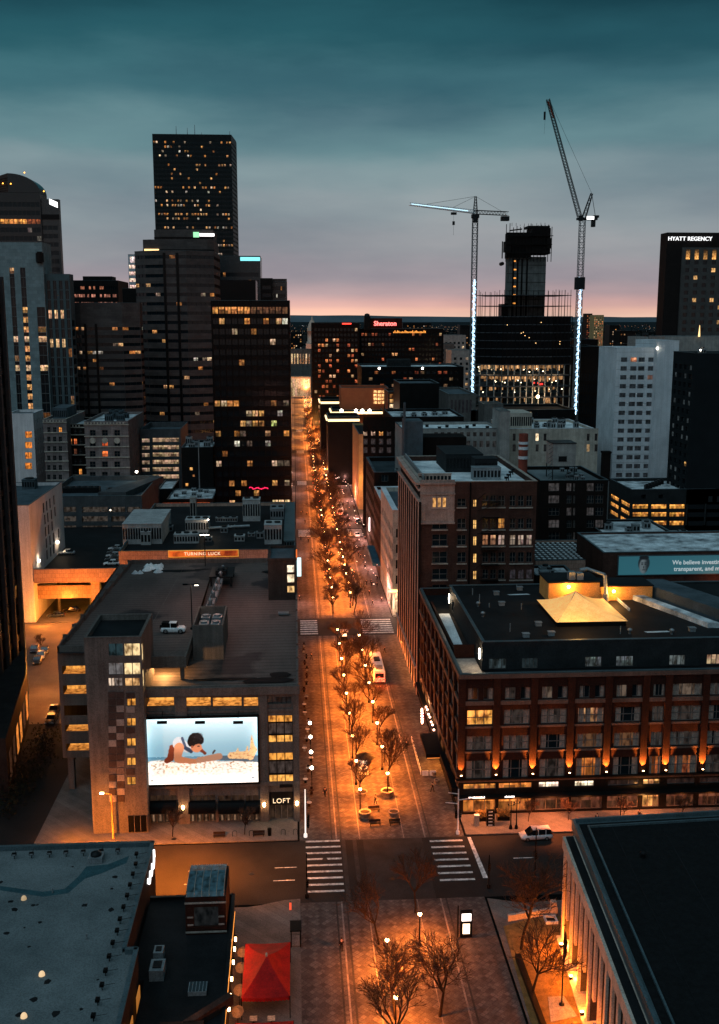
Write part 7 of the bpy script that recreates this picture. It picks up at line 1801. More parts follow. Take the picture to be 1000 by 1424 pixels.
for k, (u0, u1, v, Y) in enumerate(((446, 526, 556, 560), (462, 532, 570, 520), (456, 500, 580, 490))):
    b, r = mid('shop_building', ['farthest low shop hall outlined by a warm light line', 'middle low shop hall with round white roof lamps', 'nearest low shop hall outlined by a warm light line'][k], u0, u1, v, Y, 22, 'dark_wall', 'roof_dark')
    q = MB(); x0 = b.x0; x1 = b.x1; z = b.z1; q.box(x0, x1, Y-.8, Y-.2, z-2.0, z-.9); q.box(x0-.8, x0-.2, Y-.8, Y+22, z-1.6, z-.9); q.build('light_strip', emit('warm_strip_%d' % k, (1, .72, .38), 2.2), r)
    if k == 1:
        q = MB(); 
        for u in (475, 495, 504, 514): x, zz_ = P(u, v+1, Y-1); q.ball((x, Y-1, zz_), .75)
        q.build('roof_light', 'bulb_white', r)
    lamp('shop_lamp', (x0-3, Y+8, 5), 500, (1, .55, .4), 1, r)
# skyline blocks, each one a building
sky = [(617, 648, 466, 1000, 'concrete_pale', 'beige apartment block with lit balconies on the skyline'), (612, 632, 478, 900, 'concrete', 'squat grey block beside the hotel slab'), (628, 655, 487, 820, 'concrete_pale', 'pale terrace building with a teal roof left of the crane'),
       (816, 824, 436, 2300, 'brick_brown', 'left one of two distant orange lit high rises'), (826, 840, 438, 2200, 'amber_wall', 'right one of two distant orange lit high rises'), (805, 832, 472, 640, 'brick_dark', 'dark brown block between the wrapped tower and the white hotel'),
       (884, 902, 468, 1250, 'concrete_pale', 'small pale block in the distance left of the slab tower'), (640, 660, 452, 1700, 'dark_wall', 'dark distant block left of the crane mast'), (848, 862, 452, 1800, 'dark_wall', 'far dark block with tiny lights right of the crane'),
       (862, 884, 460, 1500, 'brick_dark', 'distant brown block before the dark slab tower'), (560, 600, 449, 2100, 'dark_wall', 'far block with a string of lights on the horizon'), (404, 420, 462, 2000, 'dark_wall', 'far low block seen down the mall')]
for k, (u0, u1, v, Y, wall, lab) in enumerate(sky):
    b = bp('distant_building', lab, 'building', u0, u1, v, Y, 30, [wall]); L = b.x1-b.x0; n = max(3, int(L/4)); p = .3 if k not in (3, 4) else .75
    fl = int((b.z1-4)/4)
    b.side('S', grid(L, n, 2, 1, 4, fl, 2, .6, colf=lambda r_, i: lit(p, 1.0, redw if k in (3, 4) else warm))); r = b.finish('roof_dark', cap=30)
# dark wing right of the construction tower down to the cream building
b = bp('office_building', 'unlit brown ribbed block right of the lit crane mast', 'building', 801, 838, 482, 520, 30, ['brick_dark']); b.side('S', grid(b.x1-b.x0, 10, .7, 2, 5.5, 9, 4, .4)); b.finish()
b = bp('garden_block', 'low dark terrace between the construction tower and the snowy roofs', 'building', 655, 800, 570, 440, 30, ['dark_wall']); b.side('S', rows_px(b, [(690+i*9, 694+i*9, 573, 578, lit(.6, 1.)) for i in range(7)], 440, None)); b.finish('roof_dark')
b = bp('plant_house', 'small grey roof house behind the long snowy building', 'building', 673, 700, 562, 400, 12, ['concrete']); b.finish('snow')
# mass of small houses, trees and street lights out to the horizon
rb = random.Random(21); q = MB(); tr = MB(); lt = MB()
for i in range(2600):
    Y = 900+rb.random()**2.2*12000; X = rb.uniform(-.5, .55)*Y*1.0
    if -12 < X-0.0 < 38 and Y < 1500: continue
    if Y < 1300 and X < 30: continue
    w = rb.uniform(8, 26); h = rb.uniform(4, 11) if rb.random() < .93 else rb.uniform(14, 30); q.box(X-w/2, X+w/2, Y, Y+rb.uniform(8, 20), 0, h)
for i in range(5200):
    Y = 800+rb.random()**1.7*11000; X = rb.uniform(-.5, .55)*Y
    if -14 < X < 40 and Y < 1500: continue
    r_ = rb.uniform(3, 8); h = rb.uniform(6, 13); n = 6
    tr.mesh([(X+r_*math.cos(t*1.05)*rb.uniform(.7, 1.2), Y+r_*math.sin(t*1.05), h*rb.uniform(.2, .7)) for t in range(n)]+[(X+rb.uniform(-2, 2), Y, h)], [(t, (t+1) % n, n) for t in range(n)])
for i in range(2300):
    Y = 700+rb.random()**1.5*11000; X = rb.uniform(-.5, .55)*Y; s = .35+Y/3600*rb.choice([.4, .7, 1.0]); z = rb.uniform(5, 12)
    if -14 < X < 40 and Y < 1500: continue
    k = rb.uniform(.5, 3.2); c = rb.choice([(1*k, .5*k, .2*k), (1*k, .5*k, .2*k), (1*k, .75*k, .5*k), (.8*k, .9*k, 1*k), (1*k, .25*k, .1*k)])
    lt.mesh([(X-s/2, Y, z), (X+s/2, Y, z), (X, Y, z+s*.8), (X, Y-s/2, z+s*.3)], [(0, 1, 3), (1, 2, 3), (2, 0, 3)], 0, c)
for i in range(14):   # rows of bright lights crossing the plain
    Y = rb.uniform(2500, 9000); X0_ = rb.uniform(-.3, .45)*Y
    for j in range(rb.randint(8, 30)):
        X = X0_+j*Y*.004; s = Y/2600; k = 2.2; lt.mesh([(X-s/2, Y, 9), (X+s/2, Y, 9), (X, Y, 9+s*.8), (X, Y-s/2, 9+s*.3)], [(0, 1, 3), (1, 2, 3), (2, 0, 3)], 0, (1*k, .62*k, .32*k))
tag(q.build('distant_houses', surf('far_house', (.06, .065, .065), (.03, .032, .033), scale=.05, bump=0)), 'mass of small far off buildings between the towers and the horizon', 'houses', kind='stuff')
tag(tr.build('distant_trees', surf('far_tree', (.02, .026, .022), (.01, .013, .011), scale=.1, bump=0)), 'dark far off tree cover spreading to the horizon', 'trees', kind='stuff')
tag(lt.build('distant_lights', 'glass'), 'tiny street and window lights scattered over the plain', 'lights', kind='stuff')
# ================================================================== columned building (near right)
def columned():
    ang = math.radians(3.7); r = thing('columned_building', 'flat dark roofed building with pale floodlit columns along its lawn side', 'civic building', (40, 110, 0))
    c0 = Vector((33.0, 119.5)); dw = Vector((-.0714, -1)).normalized(); dn = Vector((1, .055)).normalized(); z = 14.0
    cN = Vector((34.6, 121.4)); 
    # roof slab with a stepped rim
    far = c0+dw*70; q = MB()
    poly = [tuple(c0), tuple(c0+dw*70), tuple(c0+dw*70+dn*60), tuple(c0+dn*60)]
    q.prism(poly, z-1.5, z); o = q.build('cornice', 'tan_stone', r)
    q = MB()
    a = c0+dn*1.5-dw*1.9; pl = [a, a+dw*72, a+dw*72+dn*60, a+dn*60]
    q.prism([tuple(p) for p in pl], z+.01, z+.9); q.build('roof_edge', 'trim_teal', r)
    i_ = a+dn*.8+dw*.8; q = MB(); q.prism([tuple(i_), tuple(i_+dw*70), tuple(i_+dw*70+dn*58), tuple(i_+dn*58)], z+.89, z+.95); q.build('roof', 'gravel', r)
    q = MB()
    for k in range(9): s = i_+dn*(4+k*6.3)+dw*.5; q.prism([tuple(s), tuple(s+dn*.14), tuple(s+dn*.14+dw*68), tuple(s+dw*68)], z+.951, z+.975)
    for k in range(5): s = i_+dn*(6+k*7.1)+dw*(9+(k*13) % 21); q.lathe((s.x, s.y, z+.95), [(.3, 0), (.3, .5), (.45, .55), (.1, .75)], 10)
    q.build('roof_seam', 'roof_dark', r)
    q = MB()
    for off, w, h in ((0, .35, .5), (1.7, .22, .32)):
        s = a+dn*off-dw*(-off); s = a+dn*off+dw*off
        q.prism([tuple(s), tuple(s+dn*w), tuple(s+dn*w+dw*70), tuple(s+dw*70)], z+.9, z+.9+h); q.prism([tuple(s+dn*w), tuple(s+dn*60), tuple(s+dn*60+dw*w), tuple(s+dn*w+dw*w)], z+.9, z+.9+h)
    q.build('roof_rim', 'trim_teal', r)
    # channel between ledge and rim
    q = MB(); s = c0+dn*.35+dw*.1; q.prism([tuple(s), tuple(s+dn*1.0), tuple(s+dn*1.0+dw*70), tuple(s+dw*70)], z+.005, z+.02); q.build('gutter', 'roof_dark', r)
    # fins + glazed wall
    wi = c0+dn*3.0; q = MB(); pl_ = [tuple(wi+dw*1.2), tuple(wi+dw*70), tuple(wi+dw*70+dn*58), tuple(wi+dn*58+dw*1.2)]; q.prism(pl_, 0, 5.2); q.prism(pl_, 5.2, z-1.5, 1); q.build('wall', ['lit_stone', 'dark_wall'], r)  # dark upper wall paints in shade; the base stays pale for the floodlights
    for k in range(22):
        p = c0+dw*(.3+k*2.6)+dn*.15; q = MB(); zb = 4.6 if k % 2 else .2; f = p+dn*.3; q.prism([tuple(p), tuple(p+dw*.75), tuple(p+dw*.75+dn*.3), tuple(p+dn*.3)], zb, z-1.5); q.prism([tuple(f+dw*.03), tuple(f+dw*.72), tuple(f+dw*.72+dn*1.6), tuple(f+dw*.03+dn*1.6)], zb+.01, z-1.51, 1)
        q.build('column', ['tan_stone', 'shade_stone'], r)  # sides darker than the tan front: shade put into the stone colour
    for k in range(4):
        p = cN+dn*(.8+k*2.6); q = MB(); q.prism([tuple(p+dw*1.9), tuple(p+dw*1.9+dn*.75), tuple(p+dn*.75+dw*2.6), tuple(p+dw*2.6)], 0.2, z-1.5); q.build('column', 'tan_stone', r)
    q = MB(); s = c0-dn*.4; q.prism([tuple(s), tuple(s+dn*3), tuple(s+dn*3+dw*70), tuple(s+dw*70)], 0, .35); q.build('plinth', 'tan_stone', r)
    # black windows high between the fins
    q = MB()
    for k in range(26):
        p = wi+dw*(1.6+k*2.6)-dn*.04; e = p+dw*1.2; q.face([(*p, 5.5), (*e, 5.5), (*e, 12), (*p, 12)], 0, (.02, .014, .008))
    q.build('window', 'glass', r)
    for k, yy in enumerate((117.0, 110.5, 104.0, 97.0, 90)):
        t = (c0.y-yy); p = c0+dw*t-dn*.15; q = MB(); q.box(p.x-.25, p.x+.2, p.y-.2, p.y+.2, .36, .75, 1); q.box(p.x-.2, p.x+.15, p.y-.15, p.y+.15, .75, .80, 0); q.build('floodlight', ['bulb', 'lamp_metal'], r)
        lamp('floodlight_lamp', (p.x+.7, p.y, .9), 260, (1, .25, .03), .15, r); 
        if k < 4: lamp('lawn_light', (p.x-1.4, p.y-1, 2.6), 300, (1, .20, .015), .3, r)

columned()
def pots(name, label, x, y, h=1.1, r_=.9, group=None):
    t = thing(name, label, 'planter', (x, y, 0), group); q = MB(); q.lathe((x, y, 0), [(r_*.7, 0), (r_, h*.8), (r_*1.08, h*.82), (r_*1.08, h), (r_*.9, h), (r_*.88, h*.85), (.01, h*.85)], 18); q.build('pot', 'terracotta_pot', t)
    q = MB(); q.tube((x, y, h*.84), (x, y, h*.88), r_*.86, r_*.86, 14); q.build('soil', 'soil', t); return t
# ================================================================== lamp posts down the mall
def make_lamp():
    t = thing('street_lamp', 'x', 'street lamp')
    q = MB(); q.lathe((0, 0, 0), [(.22, 0), (.22, .25), (.12, .4), (.09, .9), (.07, 3.9), (.12, 3.95), (.12, 4.02)], 8); q.build('post', 'lamp_metal', t)
    q = MB(); q.ball((0, 0, 4.32), .25, 8); q.build('globe', 'bulb', t)
    q = MB(); q.lathe((0, 0, 4.52), [(.16, 0), (.12, .08), (.02, .16)], 8); q.tube((-.3, 0, 3.2), (.3, 0, 3.2), .04, .04, 4); q.build('cap', 'lamp_metal', t)
    l = lamp('lamp_light', (0, 0, 4.32), 560, (1, .215, .022), .25, t); l.location = (0, 0, 4.32); l.data.type = 'SPOT'; l.data.spot_size = math.radians(150); l.data.spot_blend = 1; l.data.energy = 25000
    l = lamp('crown_light', (0, 0, 4.32), 480, (1, .215, .022), .25, t); l.location = (0, 0, 4.32)
    return t
proto = make_lamp(); GL = 'lamp posts in two rows along the mall'
spots = [(15.0, 119.0), (10.4, 113.7), (10.4, 102.9)]+[(9.7, 154.8+i*10.85) for i in range(9)]+[(14.6, 160.4+i*10.9) for i in range(8)]
lab0 = ['globe lamp post standing alone right of the big bare tree, just below the crossing', 'globe lamp post below the crossing, upper one of two in tree crowns', 'globe lamp post at the bottom edge of the picture among branches']
labs = lab0+['globe lamp post in the left row of the mall, number %d from the crossing' % (i+1) for i in range(9)]+['globe lamp post in the right row of the mall, number %d from the crossing' % (i+1) for i in range(8)]
for k in range(1, 5):
    a = CROSS[k][1]
    for i in range(10):
        for x in (9.7, 14.6):
            y = a+5+i*10.9
            spots.append((x, y+(0 if x < 10 else 5))); labs.append('small globe lamp post far up the mall beyond the second crossing')
for i, ((x, y), lb) in enumerate(zip(spots, labs)):
    o = proto if i == 0 else copy_tree(proto); o.location = (x, y, 0); o['label'] = lb; o['group'] = GL
    if y > 270: o['group'] = 'far lamp posts up the mall'
# brighter white wall lamps in a row by the garage
for i, (y, e) in enumerate(((183.0, 1), (176.5, 1), (169.9, 1), (163.4, 1))):
    t = thing('wall_lamp_post', ['white lamp in the row beside the garage, farthest from the crossing', 'white lamp in the row beside the garage, second farthest from the crossing', 'white lamp in the row beside the garage, second nearest the crossing', 'white lamp in the row beside the garage, nearest the crossing'][i], 'street lamp', (2.15, y, 0), 'white lamps beside the garage')
    q = MB(); q.tube((2.15, y, 0), (2.15, y, 4), .06); q.build('post', 'lamp_metal', t); q = MB(); q.ball((2.15, y, 4.25), .3, 8); q.build('globe', 'bulb_white', t); lamp('lamp_light', (2.15, y, 4.25), 26, (1, .6, .38), .3, t)
# far end glow: more small lamps as one mass of lights on both kerbs
q = MB(); rb = random.Random(8)
for i in range(950):
    y = 268+rb.random()**.8*720; x = rb.choice([rb.uniform(8, 11), rb.uniform(13.5, 16.5), rb.uniform(8, 17)]) if rb.random() < .8 else rb.uniform(18, 24.5); z = rb.uniform(2.5, 6.2); s = .10+y/6000; k = rb.uniform(2, 7); c = rb.choice([(1*k, .42*k, .12*k), (1*k, .36*k, .08*k), (1*k, .6*k, .35*k), (1*k, .15*k, .06*k)] if x < 18 else [(1*k, .5*k, .4*k), (1*k, .75*k, .6*k)])
    q.mesh([(x-s, y, z), (x+s, y, z), (x, y, z+s*1.6), (x, y-s, z+s*.5)], [(0, 1, 3), (1, 2, 3), (2, 0, 3)], 0, c)
tag(q.build('tree_lights', 'glass'), 'hundreds of tiny warm lights wound through the far trees of the mall', 'fairy lights', kind='stuff')
for i in range(8):
    y = 640+i*55; lamp('far_street_light', (12, y, 7), 12000, (1, .32, .06), 1)
for i in range(9):
    y = 280+i*42; lamp('shopfront_light', (23.5, y, 4), 1000, (1, .42, .34), 1)
for i in range(6):
    y = 280+i*62; lamp('shopfront_light', (1.2, y, 4), 300, (1, .45, .35), 1)
# ================================================================== bare winter trees
def make_tree(seed, h, spread, nb=3, depth=5, thick=.16):
    rb = random.Random(seed); tr = MB(); cr = MB()
    def grow(p, d, L, r, lv):
        if lv == 0: q_ = tr
        else: q_ = cr if lv > 1 else tr
        n = 3 if lv < 3 else 2; a = Vector(p)
        for k in range(n):
            d = (d+Vector((rb.uniform(-.16, .16), rb.uniform(-.16, .16), rb.uniform(-.02, .10)))).normalized(); b = a+d*L/n
            q_.tube(a, b, max(.017, r*(1-.25*k/n)), max(.013, r*(1-.25*(k+1)/n)), 6 if lv < 2 else 3, 0, caps=False); a = b
            if lv >= 1 and lv < depth and k < n-1 and rb.random() < .75: side(a, d, L*.6, r*.5, lv+1)
        if lv < depth:
            m = nb if lv else nb+1
            for j in range(m): side(a, d, L*rb.uniform(.62, .82), r*.66, lv+1)
    def side(a, d, L, r, lv):
        t = rb.uniform(0, 6.283); u = d.orthogonal().normalized(); w = d.cross(u); an = rb.uniform(.3, .75)*spread
        nd = (d*math.cos(an)+(u*math.cos(t)+w*math.sin(t))*math.sin(an)); nd.z = nd.z*.85+.12; grow(a, nd.normalized(), L, r, lv)
    grow((0, 0, 0), Vector((0, 0, 1)), h*.30, thick, 0)
    t = thing('tree', 'x', 'tree'); tr.build('trunk', 'bark', t); cr.build('crown', 'twig', t); return t

T = [make_tree(1, 12, 1., 3, 5, .19), make_tree(2, 11, 1.15, 3, 5, .17), make_tree(7, 14, 1.15, 3, 5, .22), make_tree(12, 9.6, 1., 4, 4, .15)]
used = [False]*4
def tree(k, x, y, s, lab, group, rz):
    o = T[k] if not used[k] else copy_tree(T[k]); used[k] = True
    o.location = (x, y, 0); o.scale = (s, s, s); o.rotation_euler = (0, 0, rz); o['label'] = lab; o['group'] = group
rb = random.Random(77); G1 = 'bare trees along the mall'
near = [(15.3, 126.3, 3, 1.0, 'small bare tree with sprawling branches on the crossing side above the lone lamp'), (9.9, 119.5, 1, .9, 'bare tree at the left of the lower mall behind the upper lamp'), (15.7, 105.2, 2, .86, 'large bare tree with dense twigs low in the lower mall, right of the lamps'), (10.6, 105.0, 2, .75, 'dense bare tree at the lower mall left, wrapped around a lamp'), (10.2, 98, 1, 1.0, 'bare tree cut by the bottom edge of the mall'),
        (27.6, 117.0, 2, 1.05, 'big dark bare tree beside the lawn of the columned building'), (26.9, 108, 0, .9, 'dark bare tree left of the flagpole by the lawn')]
for x, y, k, s, lb in near: tree(k, x, y, s, lb, G1, rb.uniform(0, 6))
nl = 0
for side_, x in (('left', 10.1), ('right', 15.0)):
    for i in range(8):
        y = 161+i*11.2+(2 if x > 12 else 0); tree(rb.choice([0, 1, 3]), x+rb.uniform(-.2, .2), y, rb.uniform(.72, .92), 'bare tree in the %s row of the mall, number %d up from the crossing' % (side_, i+1), G1, rb.uniform(0, 6))
for k in range(1, 6):
    a = CROSS[k][1]
    for i in range(13):
        for x in (9.9, 15.2):
            tree(rb.choice([0, 1, 2, 3]), x+rb.uniform(-.3, .3), a+4+i*8.2+rb.uniform(-1, 1), rb.uniform(.72, .95), 'far bare tree dotted with lights up the mall', 'far trees up the mall', rb.uniform(0, 6))
def sapling(x, y, lab, h=4.2, k=3): tree(k, x, y, h/9, lab, 'street trees on the cross street', rb.uniform(0, 6))
for i, u in enumerate((742, 798, 875, 956)):
    x, y = g(u, 1158-i*4, .15); sapling(x, 150.5, 'thin bare street tree before the hotel shops, number %d from the parked minivan' % (i+1))
for i, u in enumerate((240, 340)): x, _ = g(u, 1165); sapling(x, 149.0, 'thin bare sapling on the pavement before the garage, %s of the two' % ('left' if i == 0 else 'right'), 5)
x, y = g(58, 905); tree(3, x, y, .5, 'tiny tree alone on the orange lit plaza', 'plaza trees', 1)
# dark shrubs by the edge tower
q = MB(); rb = random.Random(31)
t = thing('shrub', 'dark evergreen shrubs massed in the lane left of the garage', 'shrub', (-45, 175, 0))
for i in range(1500):
    x = -46.5+rb.gauss(0, 1.5); y = 172+rb.uniform(-16, 16); z = abs(rb.gauss(1.6, 1.2)); s = .35; a = rb.uniform(0, 6.28); q.face([(x, y, z), (x+s*math.cos(a), y+s*math.sin(a), z+rb.uniform(-.2, .3)), (x+s*math.cos(a+1.2), y+s*math.sin(a+1.2), z+.3)])
q.build('foliage', surf('dark_leaves', (.03, .035, .015), (.015, .02, .01), bump=0), t)
# ================================================================== vehicles
def make_car(name, lab, body, L=4.6, W=1.85, H=1.5, kind='sedan'):
    t = thing(name, lab, 'minivan' if kind == 'van' else ('off-road car' if kind == 'jeep' else 'car')); hw = W/2
    if kind == 'van': hood, ws, ce, re_, bz = .18, .36, .93, .985, .92
    elif kind == 'jeep': hood, ws, ce, re_, bz = .30, .36, .95, .97, 1.05
    else: hood, ws, ce, re_, bz = .26, .42, .72, .90, .86
    X = lambda f: -L/2+L*f
    # lower hull as a loft of sections; x runs nose (-) to tail (+)
    st = [(0.0, .82, .42, bz*.62), (.02, .90, .30, bz*.74), (.10, .97, .22, bz*.88 if kind != 'jeep' else bz), (hood, 1., .22, bz), (.5, 1., .22, bz+.02), (.9, 1., .24, bz+.03), (.98, .95, .30, bz), (1.0, .88, .40, bz*.8)]
    q = MB(); rings = []
    for f, w, z0, z1 in st:
        w *= hw; rings.append([(X(f), -w*.86, z0), (X(f), -w, z0+.14), (X(f), -w, z1-.16), (X(f), -w*.93, z1), (X(f), w*.93, z1), (X(f), w, z1-.16), (X(f), w, z0+.14), (X(f), w*.86, z0)])
    n = 8; pts = [p for r_ in rings for p in r_]; q.mesh(pts, [(k*n+i, k*n+(i+1) % n, (k+1)*n+(i+1) % n, (k+1)*n+i) for k in range(len(st)-1) for i in range(n)], sm=True); q.face(rings[0][::-1]); q.face(rings[-1]); q.build('body', body, t)
    cab = [(hood, .90, bz-.02), (ws, .78, H), (ce-.1, .76, H+.02), (ce, .76, H-.03), (re_, .88, bz)]
    q = MB(); top = [(X(f), w*hw, z) for f, w, z in cab]
    for (xa, wa, za), (xb, wb, zb) in zip(top[:-1], top[1:]):
        roof = za > bz+.2 and zb > bz+.2
        q.face([(xa, -wa, za), (xa, wa, za), (xb, wb, zb), (xb, -wb, zb)], 1 if roof else 0)
    for s in (-1, 1):
        q.face([(X(hood), s*.9*hw, bz-.02)]+[(x, s*w, z) for x, w, z in top[1:-1]]+[(X(re_), s*.88*hw, bz)], 0)
        for f in ((ws+.17), (ce-.16)) if kind != 'jeep' else (ws+.24,): q.box(X(f)-.05, X(f)+.05, s*.84*hw-.05, s*.84*hw+.04, bz, H-.05, 1)
    q.build('cabin', ['car_glass', body], t)
    for fx in (.19, .80):
        for s in (-1, 1):
            x = X(fx); R_ = .33 if kind != 'jeep' else .42; q = MB(); q.tube((x, s*(hw-.22), R_), (x, s*(hw+.02), R_), R_, R_, 16); w = q.build('wheel', 'rubber', t)
            q = MB(); q.tube((x, s*(hw+.021), R_), (x, s*(hw+.03), R_), R_*.6, R_*.55, 12); q.build('rim', 'chrome', w)
    for s in (-1, 1):
        q = MB(); q.box(X(.0)-.02, X(.03), s*hw*.72-.17, s*hw*.72+.17, bz*.60, bz*.74); q.build('headlight', 'headlamp_glass', t)
        q = MB(); q.box(X(.985), X(1.0)+.02, s*hw*.76-.13, s*hw*.76+.13, bz*.72, bz*.98); q.build('tail_light', 'tail_lens', t)
        q = MB(); q.box(X(ws-.05), X(ws-.02), s*(hw+.08)-.08, s*(hw+.08)+.08, bz, bz+.16); q.build('mirror', body, t)
    if kind == 'van':
        q = MB()
        for s in (-1, 1): q.tube((X(.42), s*.62, H+.08), (X(.88), s*.62, H+.08), .03, .03, 4)
        q.build('roof_rail', 'lamp_metal', t)
    if kind == 'jeep':
        q = MB(); q.tube((X(1.0), 0, 1.0), (X(1.05), 0, 1.0), .38, .38, 14); q.build('spare_wheel', 'rubber', t)
        q = MB(); q.box(X(ws+.3), X(ce)+.02, -hw*.79, hw*.79, bz+.02, H+.05); q.build('soft_top', 'black', t)
    return t

def put(o, x, y, z, rz): o.location = (x, y, z); o.rotation_euler = (0, 0, math.radians(rz)); return o
x, y = g(746, 1168); put(make_car('parked_minivan', 'silver minivan with roof rails parked at the kerb before the hotel', 'car_silver', 4.9, 1.95, 1.75, 'van'), x, 145.3, .01, 3)
x, y = g(241, 881, 24.4); put(make_car('parked_jeep', 'white off-road car with a black soft top parked alone on the garage roof', 'car_white', 4.2, 1.85, 1.85, 'jeep'), x, y+.6, 24.42, 178)
sed = {c: make_car('parked_car', 'x', c) for c in ('car_black', 'car_silver', 'car_white', 'car_blue')}
first = set()
def car(c, x, y, z, rz, lab, group):
    o = sed[c] if c not in first else copy_tree(sed[c]); first.add(c); put(o, x, y, z, rz); o['label'] = lab; o['group'] = group
x, y = g(93, 771, DZ); car('car_silver', x, y, DZ, 5, 'silver car parked by the white wall on the raised deck', 'cars parked on the raised deck')
for i, (u, v, c) in enumerate(((155, 787, 'car_white'), (157, 781, 'car_black'), (158, 776, 'car_silver'), (160, 771, 'car_black'), (161, 766, 'car_silver'))):
    x, y = g(u, v, DZ); car(c, x, y+1, DZ, 90*0+4, ['white', 'black', 'silver', 'black', 'silver'][i]+' car in the raised deck row, number %d from the front' % (i+1), 'cars parked on the raised deck')
for i, (u, v, c) in enumerate(((52, 921, 'car_black'), (57, 914, 'car_silver'), (62, 907, 'car_black'), (48, 905, 'car_blue'))):
    x, y = g(u, v, .2); car(c, x, y, .17, 100, ['black car nearest the front of the plaza row', 'silver car in the plaza row', 'black car at the back of the plaza row', 'blue car left of the plaza row'][i], 'cars parked on the orange plaza')
for i, (u, v) in enumerate(((76, 990), (72, 1003))): x, y = g(u, v, .2); car('car_black', x, y, .17, 90, ['dark car in the lane left of the garage, rear one', 'dark car in the lane left of the garage, front one'][i], 'cars in the service lane')
for i, (u, v, c) in enumerate(((100, 850, 'car_black'), (78, 857, 'car_blue'))): x, y = g(u, v, .2); car(c, x, y, .02, 10, ['black car in the yellow lit underpass', 'blue car at the left of the yellow lit underpass'][i], 'cars in the underpass')
for i, (u, v, c, rz) in enumerate(((497, 745, 'car_white', 90), (503, 726, 'car_black', 90), (430, 500, 'car_white', 90), (425, 505, 'car_black', 90))):
    if i < 2: x, y = g(u, v, .2); car(c, min(x, 24), y, .02, rz, ['white car by the kerb far up the mall', 'black car by the kerb far up the mall'][i], 'cars up the mall')
def make_bus():
    t = thing('shuttle_bus', 'white mall shuttle bus seen from behind with red tail lights', 'bus', (17.6, 213, 0)); x0, x1, y0, y1, z = 16.4, 18.9, 214.5, 228.0, 3.1
    def ring(x0_, x1_, y, e): return [(x0_, y, .4), (x1_, y, .4), (x1_, y, z-.35), (x1_-.22, y, z-e), (x0_+.22, y, z-e), (x0_, y, z-.35)]
    q = MB(); rr = [ring(x0+.1, x1-.1, y0, .1), ring(x0, x1, y0+.25, 0), ring(x0, x1, y1-.3, 0), ring(x0+.1, x1-.1, y1, .12)]; pts = [p for r_ in rr for p in r_]; q.mesh(pts, [(k*6+i, k*6+(i+1) % 6, (k+1)*6+(i+1) % 6, (k+1)*6+i) for k in range(3) for i in range(6)]); q.face(rr[0]); q.face(rr[-1][::-1]); q.build('body', 'car_white', t)
    q = MB(); q.box(x0+.3, x1-.3, y0-.03, y0-.005, 1.5, 2.5); 
    for s in (x0-.02, x1+.005): q.box(s, s+.015, y0+.7, y1-.6, 1.35, 2.35)
    q.build('window', 'car_glass', t)
    q = MB(); q.box(x0+.5, x1-.5, y0+1, y0+3, z, z+.35); q.box(x0+.6, x1-.6, y0+6.5, y0+9, z, z+.3, 1); q.build('roof_unit', ['metal', 'trim_dark'], t)
    for xx in (x0+.28, x1-.28):
        q = MB(); q.box(xx-.16, xx+.16, y0-.05, y0-.031, 1.0, 1.3); q.build('tail_light', 'red_light', t)
    q = MB(); q.box(x0+.9, x1-.9, y0-.05, y0-.031, .95, 1.15); q.build('number_panel', 'red_light', t)
    q = MB(); q.box(x0+.1, x1-.1, y0-.08, y0-.001, .4, .6); q.build('bumper', 'trim_dark', t)
    for yy in (y0+2.4, y1-2.6):
        for xx in (x0, x1): q = MB(); q.tube((xx-.15 if xx == x0 else xx-.1, yy, .48), (xx+.1 if xx == x0 else xx+.15, yy, .48), .48, .48, 14); q.build('wheel', 'rubber', t)
    lamp('brake_glow', (17.6, y0-1.2, 1.1), 90, (1, .05, .02), .3, t)
make_bus()
bus0 = [o for o in COL.objects if o.name.startswith('shuttle_bus')][0]
for yy in (196, 330):
    o = copy_tree(bus0); o.location = (17.6-.3*(yy > 200), 213+yy, 0); o['label'] = ['nearer of two small shuttle buses far up the mall', 'farther of two small shuttle buses far up the mall'][yy > 200]
# ================================================================== street furniture
def pole_at(name, label, cat, x, y, fn, group=None):
    t = thing(name, label, cat, (x, y, 0), group); fn(t, x, y); return t
def signal(arm=None, heads=((0, 0, 4.2),), h=6.0, red=True, col='white_wall_dim'):
    def f(t, x, y):
        q = MB(); q.lathe((x, y, 0), [(.28, 0), (.28, .5), (.12, .6), (.10, h*.6), (.08, h)], 8); q.build('pole', col, t)
        if arm:
            q = MB()
            for (dx, dy, z) in arm: q.tube((x, y, z), (x+dx, y+dy, z+.25), .07, .05, 6)
            q.build('arm', col, t)
        for i, (dx, dy, z) in enumerate(heads):
            q = MB(); q.box(x+dx-.18, x+dx+.18, y+dy-.16, y+dy+.16, z-.5, z+.55)
            for k in range(3): q.tube((x+dx, y+dy-.16, z-.32+k*.34), (x+dx, y+dy-.36, z-.30+k*.34), .15, .15, 8)
            hd = q.build('signal_head', 'lamp_metal', t); q = MB(); zz_ = z+.36 if red else z-.32; q.tube((x+dx, y+dy-.19, zz_), (x+dx, y+dy-.2, zz_), .12, .12, 8); q.build('lens', 'red_light' if red else emit('green_lens', (.2, 1, .5), 4), hd)
    return f
pole_at('traffic_signal', 'pale signal pole with two side arms at the hotel corner', 'traffic signal', 24.3, 147.4, signal([(2.2, 0, 5.6), (-1.6, 0, 6.6), (-2.0, 0, 5.0)], ((.3, -.1, 3.4), (-.35, 0, 3.2)), 7.4, False))
pole_at('traffic_signal', 'bright pale signal pole at the garage corner of the crossing', 'traffic signal', .9, 147.9, signal(None, ((.45, 0, 3.1), (.4, .2, 2.0)), 7.8, False, 'glow_pole'))
